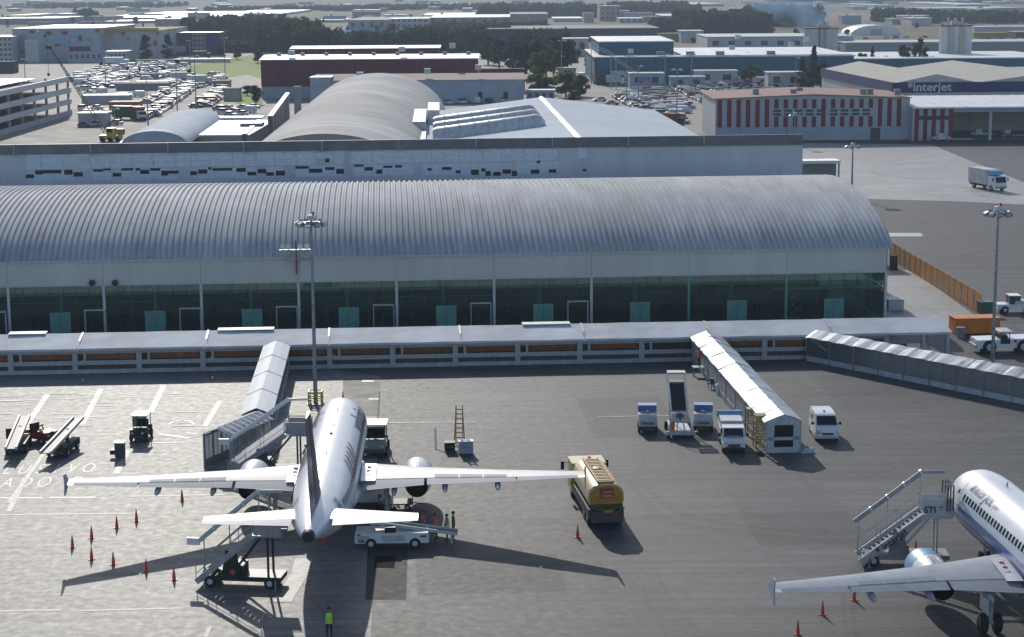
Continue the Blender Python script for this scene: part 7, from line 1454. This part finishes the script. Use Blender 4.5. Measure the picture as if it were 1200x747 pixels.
for y, x, yaw, k, c, _ in CARS[300:]:
    me = car_mesh(k, c); m_ = Matrix.Translation((x, y, -.012)) @ Matrix.Rotation(yaw, 4, 'Z'); o_ = len(mb.v)
    mb.v += [tuple(m_ @ v.co) for v in me.vertices]; mb.f += [tuple(i+o_ for i in f.vertices) for f in me.polygons]; mb.m += [CL.index(c) if f.material_index == 0 else len(CL)+f.material_index-1 for f in me.polygons]
tag(mb.build('parked_cars', ['car_'+c for c in CL]+['window_dark', 'rubber']), 'distant mass of parked cars filling the far rows of the lots', 'cars', None, 'stuff')
def lorry(label, u, v, yaw, boxm, cabm, l=8.0):
    r = vehicle('lorry', label, 'lorry', u, v, yaw, 'lorries in the far lots'); MB().bb(-l/2, l/2, -1, 1, .6, .95).build('chassis', 'black', r); wheels(r, (-l*.3, l*.36), 1.0, .5, .35); MB().bb(-l/2, l*.26, -1.25, 1.25, 1.0, 3.7).build('box', boxm, r); c = MB().extr([(l*.29, .6), (l*.5, .6), (l*.5, 1.7), (l*.47, 2.7), (l*.29, 2.75)], 'y', -1.2, 1.2).build('cab', cabm, r); MB().bb(l*.5, l*.5+.03, -1.05, 1.05, 1.65, 2.4).build('windscreen', 'window_dark', c)
for a in (('white lorry with red front board near the trimmed round tree', 681, 97, R(-80), 'white_paint', 'white_paint', 9), ('dark brown lorry right of the white one', 700, 99, R(-85), 'rust_red', 'dark_grey', 9), ('white flatbed lorry before the pale shed', 722, 100, R(-20), 'dirty_white', 'white_paint', 7), ('green lorry beside the red one in the left lot', 147, 140, R(-20), 'car_green', 'car_green', 7), ('red lorry with white front in the left lot', 163, 141, R(-60), 'red_paint', 'white_paint', 6), ('white bus like lorry before the ochre banded shops', 137, 76.5, 0, 'white_paint', 'white_paint', 12), ('white lorry beside the sheds near the field', 236, 100, R(20), 'dirty_white', 'dirty_white', 8), ('white lorry at the head of the container row', 213, 96, R(10), 'dirty_white', 'white_paint', 8), ('dark bus before the office block', 237, 68.5, 0, 'dark_grey', 'dark_grey', 9), ('brown lorry in the yard right of the slate hall', 788, 150, R(-50), 'rust_red', 'dark_grey', 6)): lorry(*a)
# ------------------------------------------------------------------ haze and smoke
def volbox(name, lo, hi, density, color, aniso=.2, label=None, cat=None):
    o = MB().bb(lo[0], hi[0], lo[1], hi[1], lo[2], hi[2]).build(name, mat('tmp', (.5, .5, .5))); m = bpy.data.materials.new(name+'_air'); m.use_nodes = True; n = m.node_tree.nodes; n.remove(n['Principled BSDF']); v = n.new('ShaderNodeVolumePrincipled'); v.inputs['Color'].default_value = (*color, 1); v.inputs['Density'].default_value = density; v.inputs['Anisotropy'].default_value = aniso
    m.node_tree.links.new(v.outputs[0], n['Material Output'].inputs['Volume']); o.data.materials[0] = m; tag(o, label, cat, None, 'stuff'); return o, m
volbox('haze', (-5900, -350, -1.03), (5900, 8900, 44), .00016, (.74, .86, 1.0), .0)

def smoke(label, u, v, top_u, top_v, r0, r1, dens, seed):
    """a column of blue smoke: closed leaning tube filled with uneven thin volume"""
    p = at(u, v); q = at(top_u, top_v, Y=p.y); mb = MB(); n = 14; K = 8; rr = []
    for k in range(K+1):
        t = k/K; c = p.lerp(q, t); rad = r0+(r1-r0)*t; c.z = max(c.z, .2)
        rr.append([(c.x+rad*math.cos(2*math.pi*i/n), c.y+rad*math.sin(2*math.pi*i/n), c.z) for i in range(n)])
    o = mb.rings(rr).build('smoke_plume', mat('tmp', (.5, .5, .5)))
    m = bpy.data.materials.new('smoke_air_%d' % seed); m.use_nodes = True; nd = m.node_tree.nodes; l = m.node_tree.links; nd.remove(nd['Principled BSDF']); vv = nd.new('ShaderNodeVolumePrincipled'); vv.inputs['Color'].default_value = (.45, .70, 1, 1)
    tc = nd.new('ShaderNodeTexCoord'); nz = nd.new('ShaderNodeTexNoise'); nz.inputs['Scale'].default_value = .05; nz.inputs['Detail'].default_value = 3; l.new(tc.outputs['Object'], nz.inputs['Vector']); mr = nd.new('ShaderNodeMapRange'); mr.inputs[1].default_value = .42; mr.inputs[2].default_value = .7; mr.inputs[3].default_value = 0; mr.inputs[4].default_value = dens; l.new(nz.outputs[0], mr.inputs[0]); l.new(mr.outputs[0], vv.inputs['Density'])
    l.new(vv.outputs[0], nd['Material Output'].inputs['Volume']); o.data.materials[0] = m; tag(o, label, 'smoke', None, 'stuff')
smoke('blue smoke plume rising in front of the far wood right of the centre', 945, 33, 925, 2.5, 14, 40, .05, 1)
smoke('small puff of blue smoke over the maroon hangar roofs', 402, 56, 398, 36, 7, 12, .6, 2)
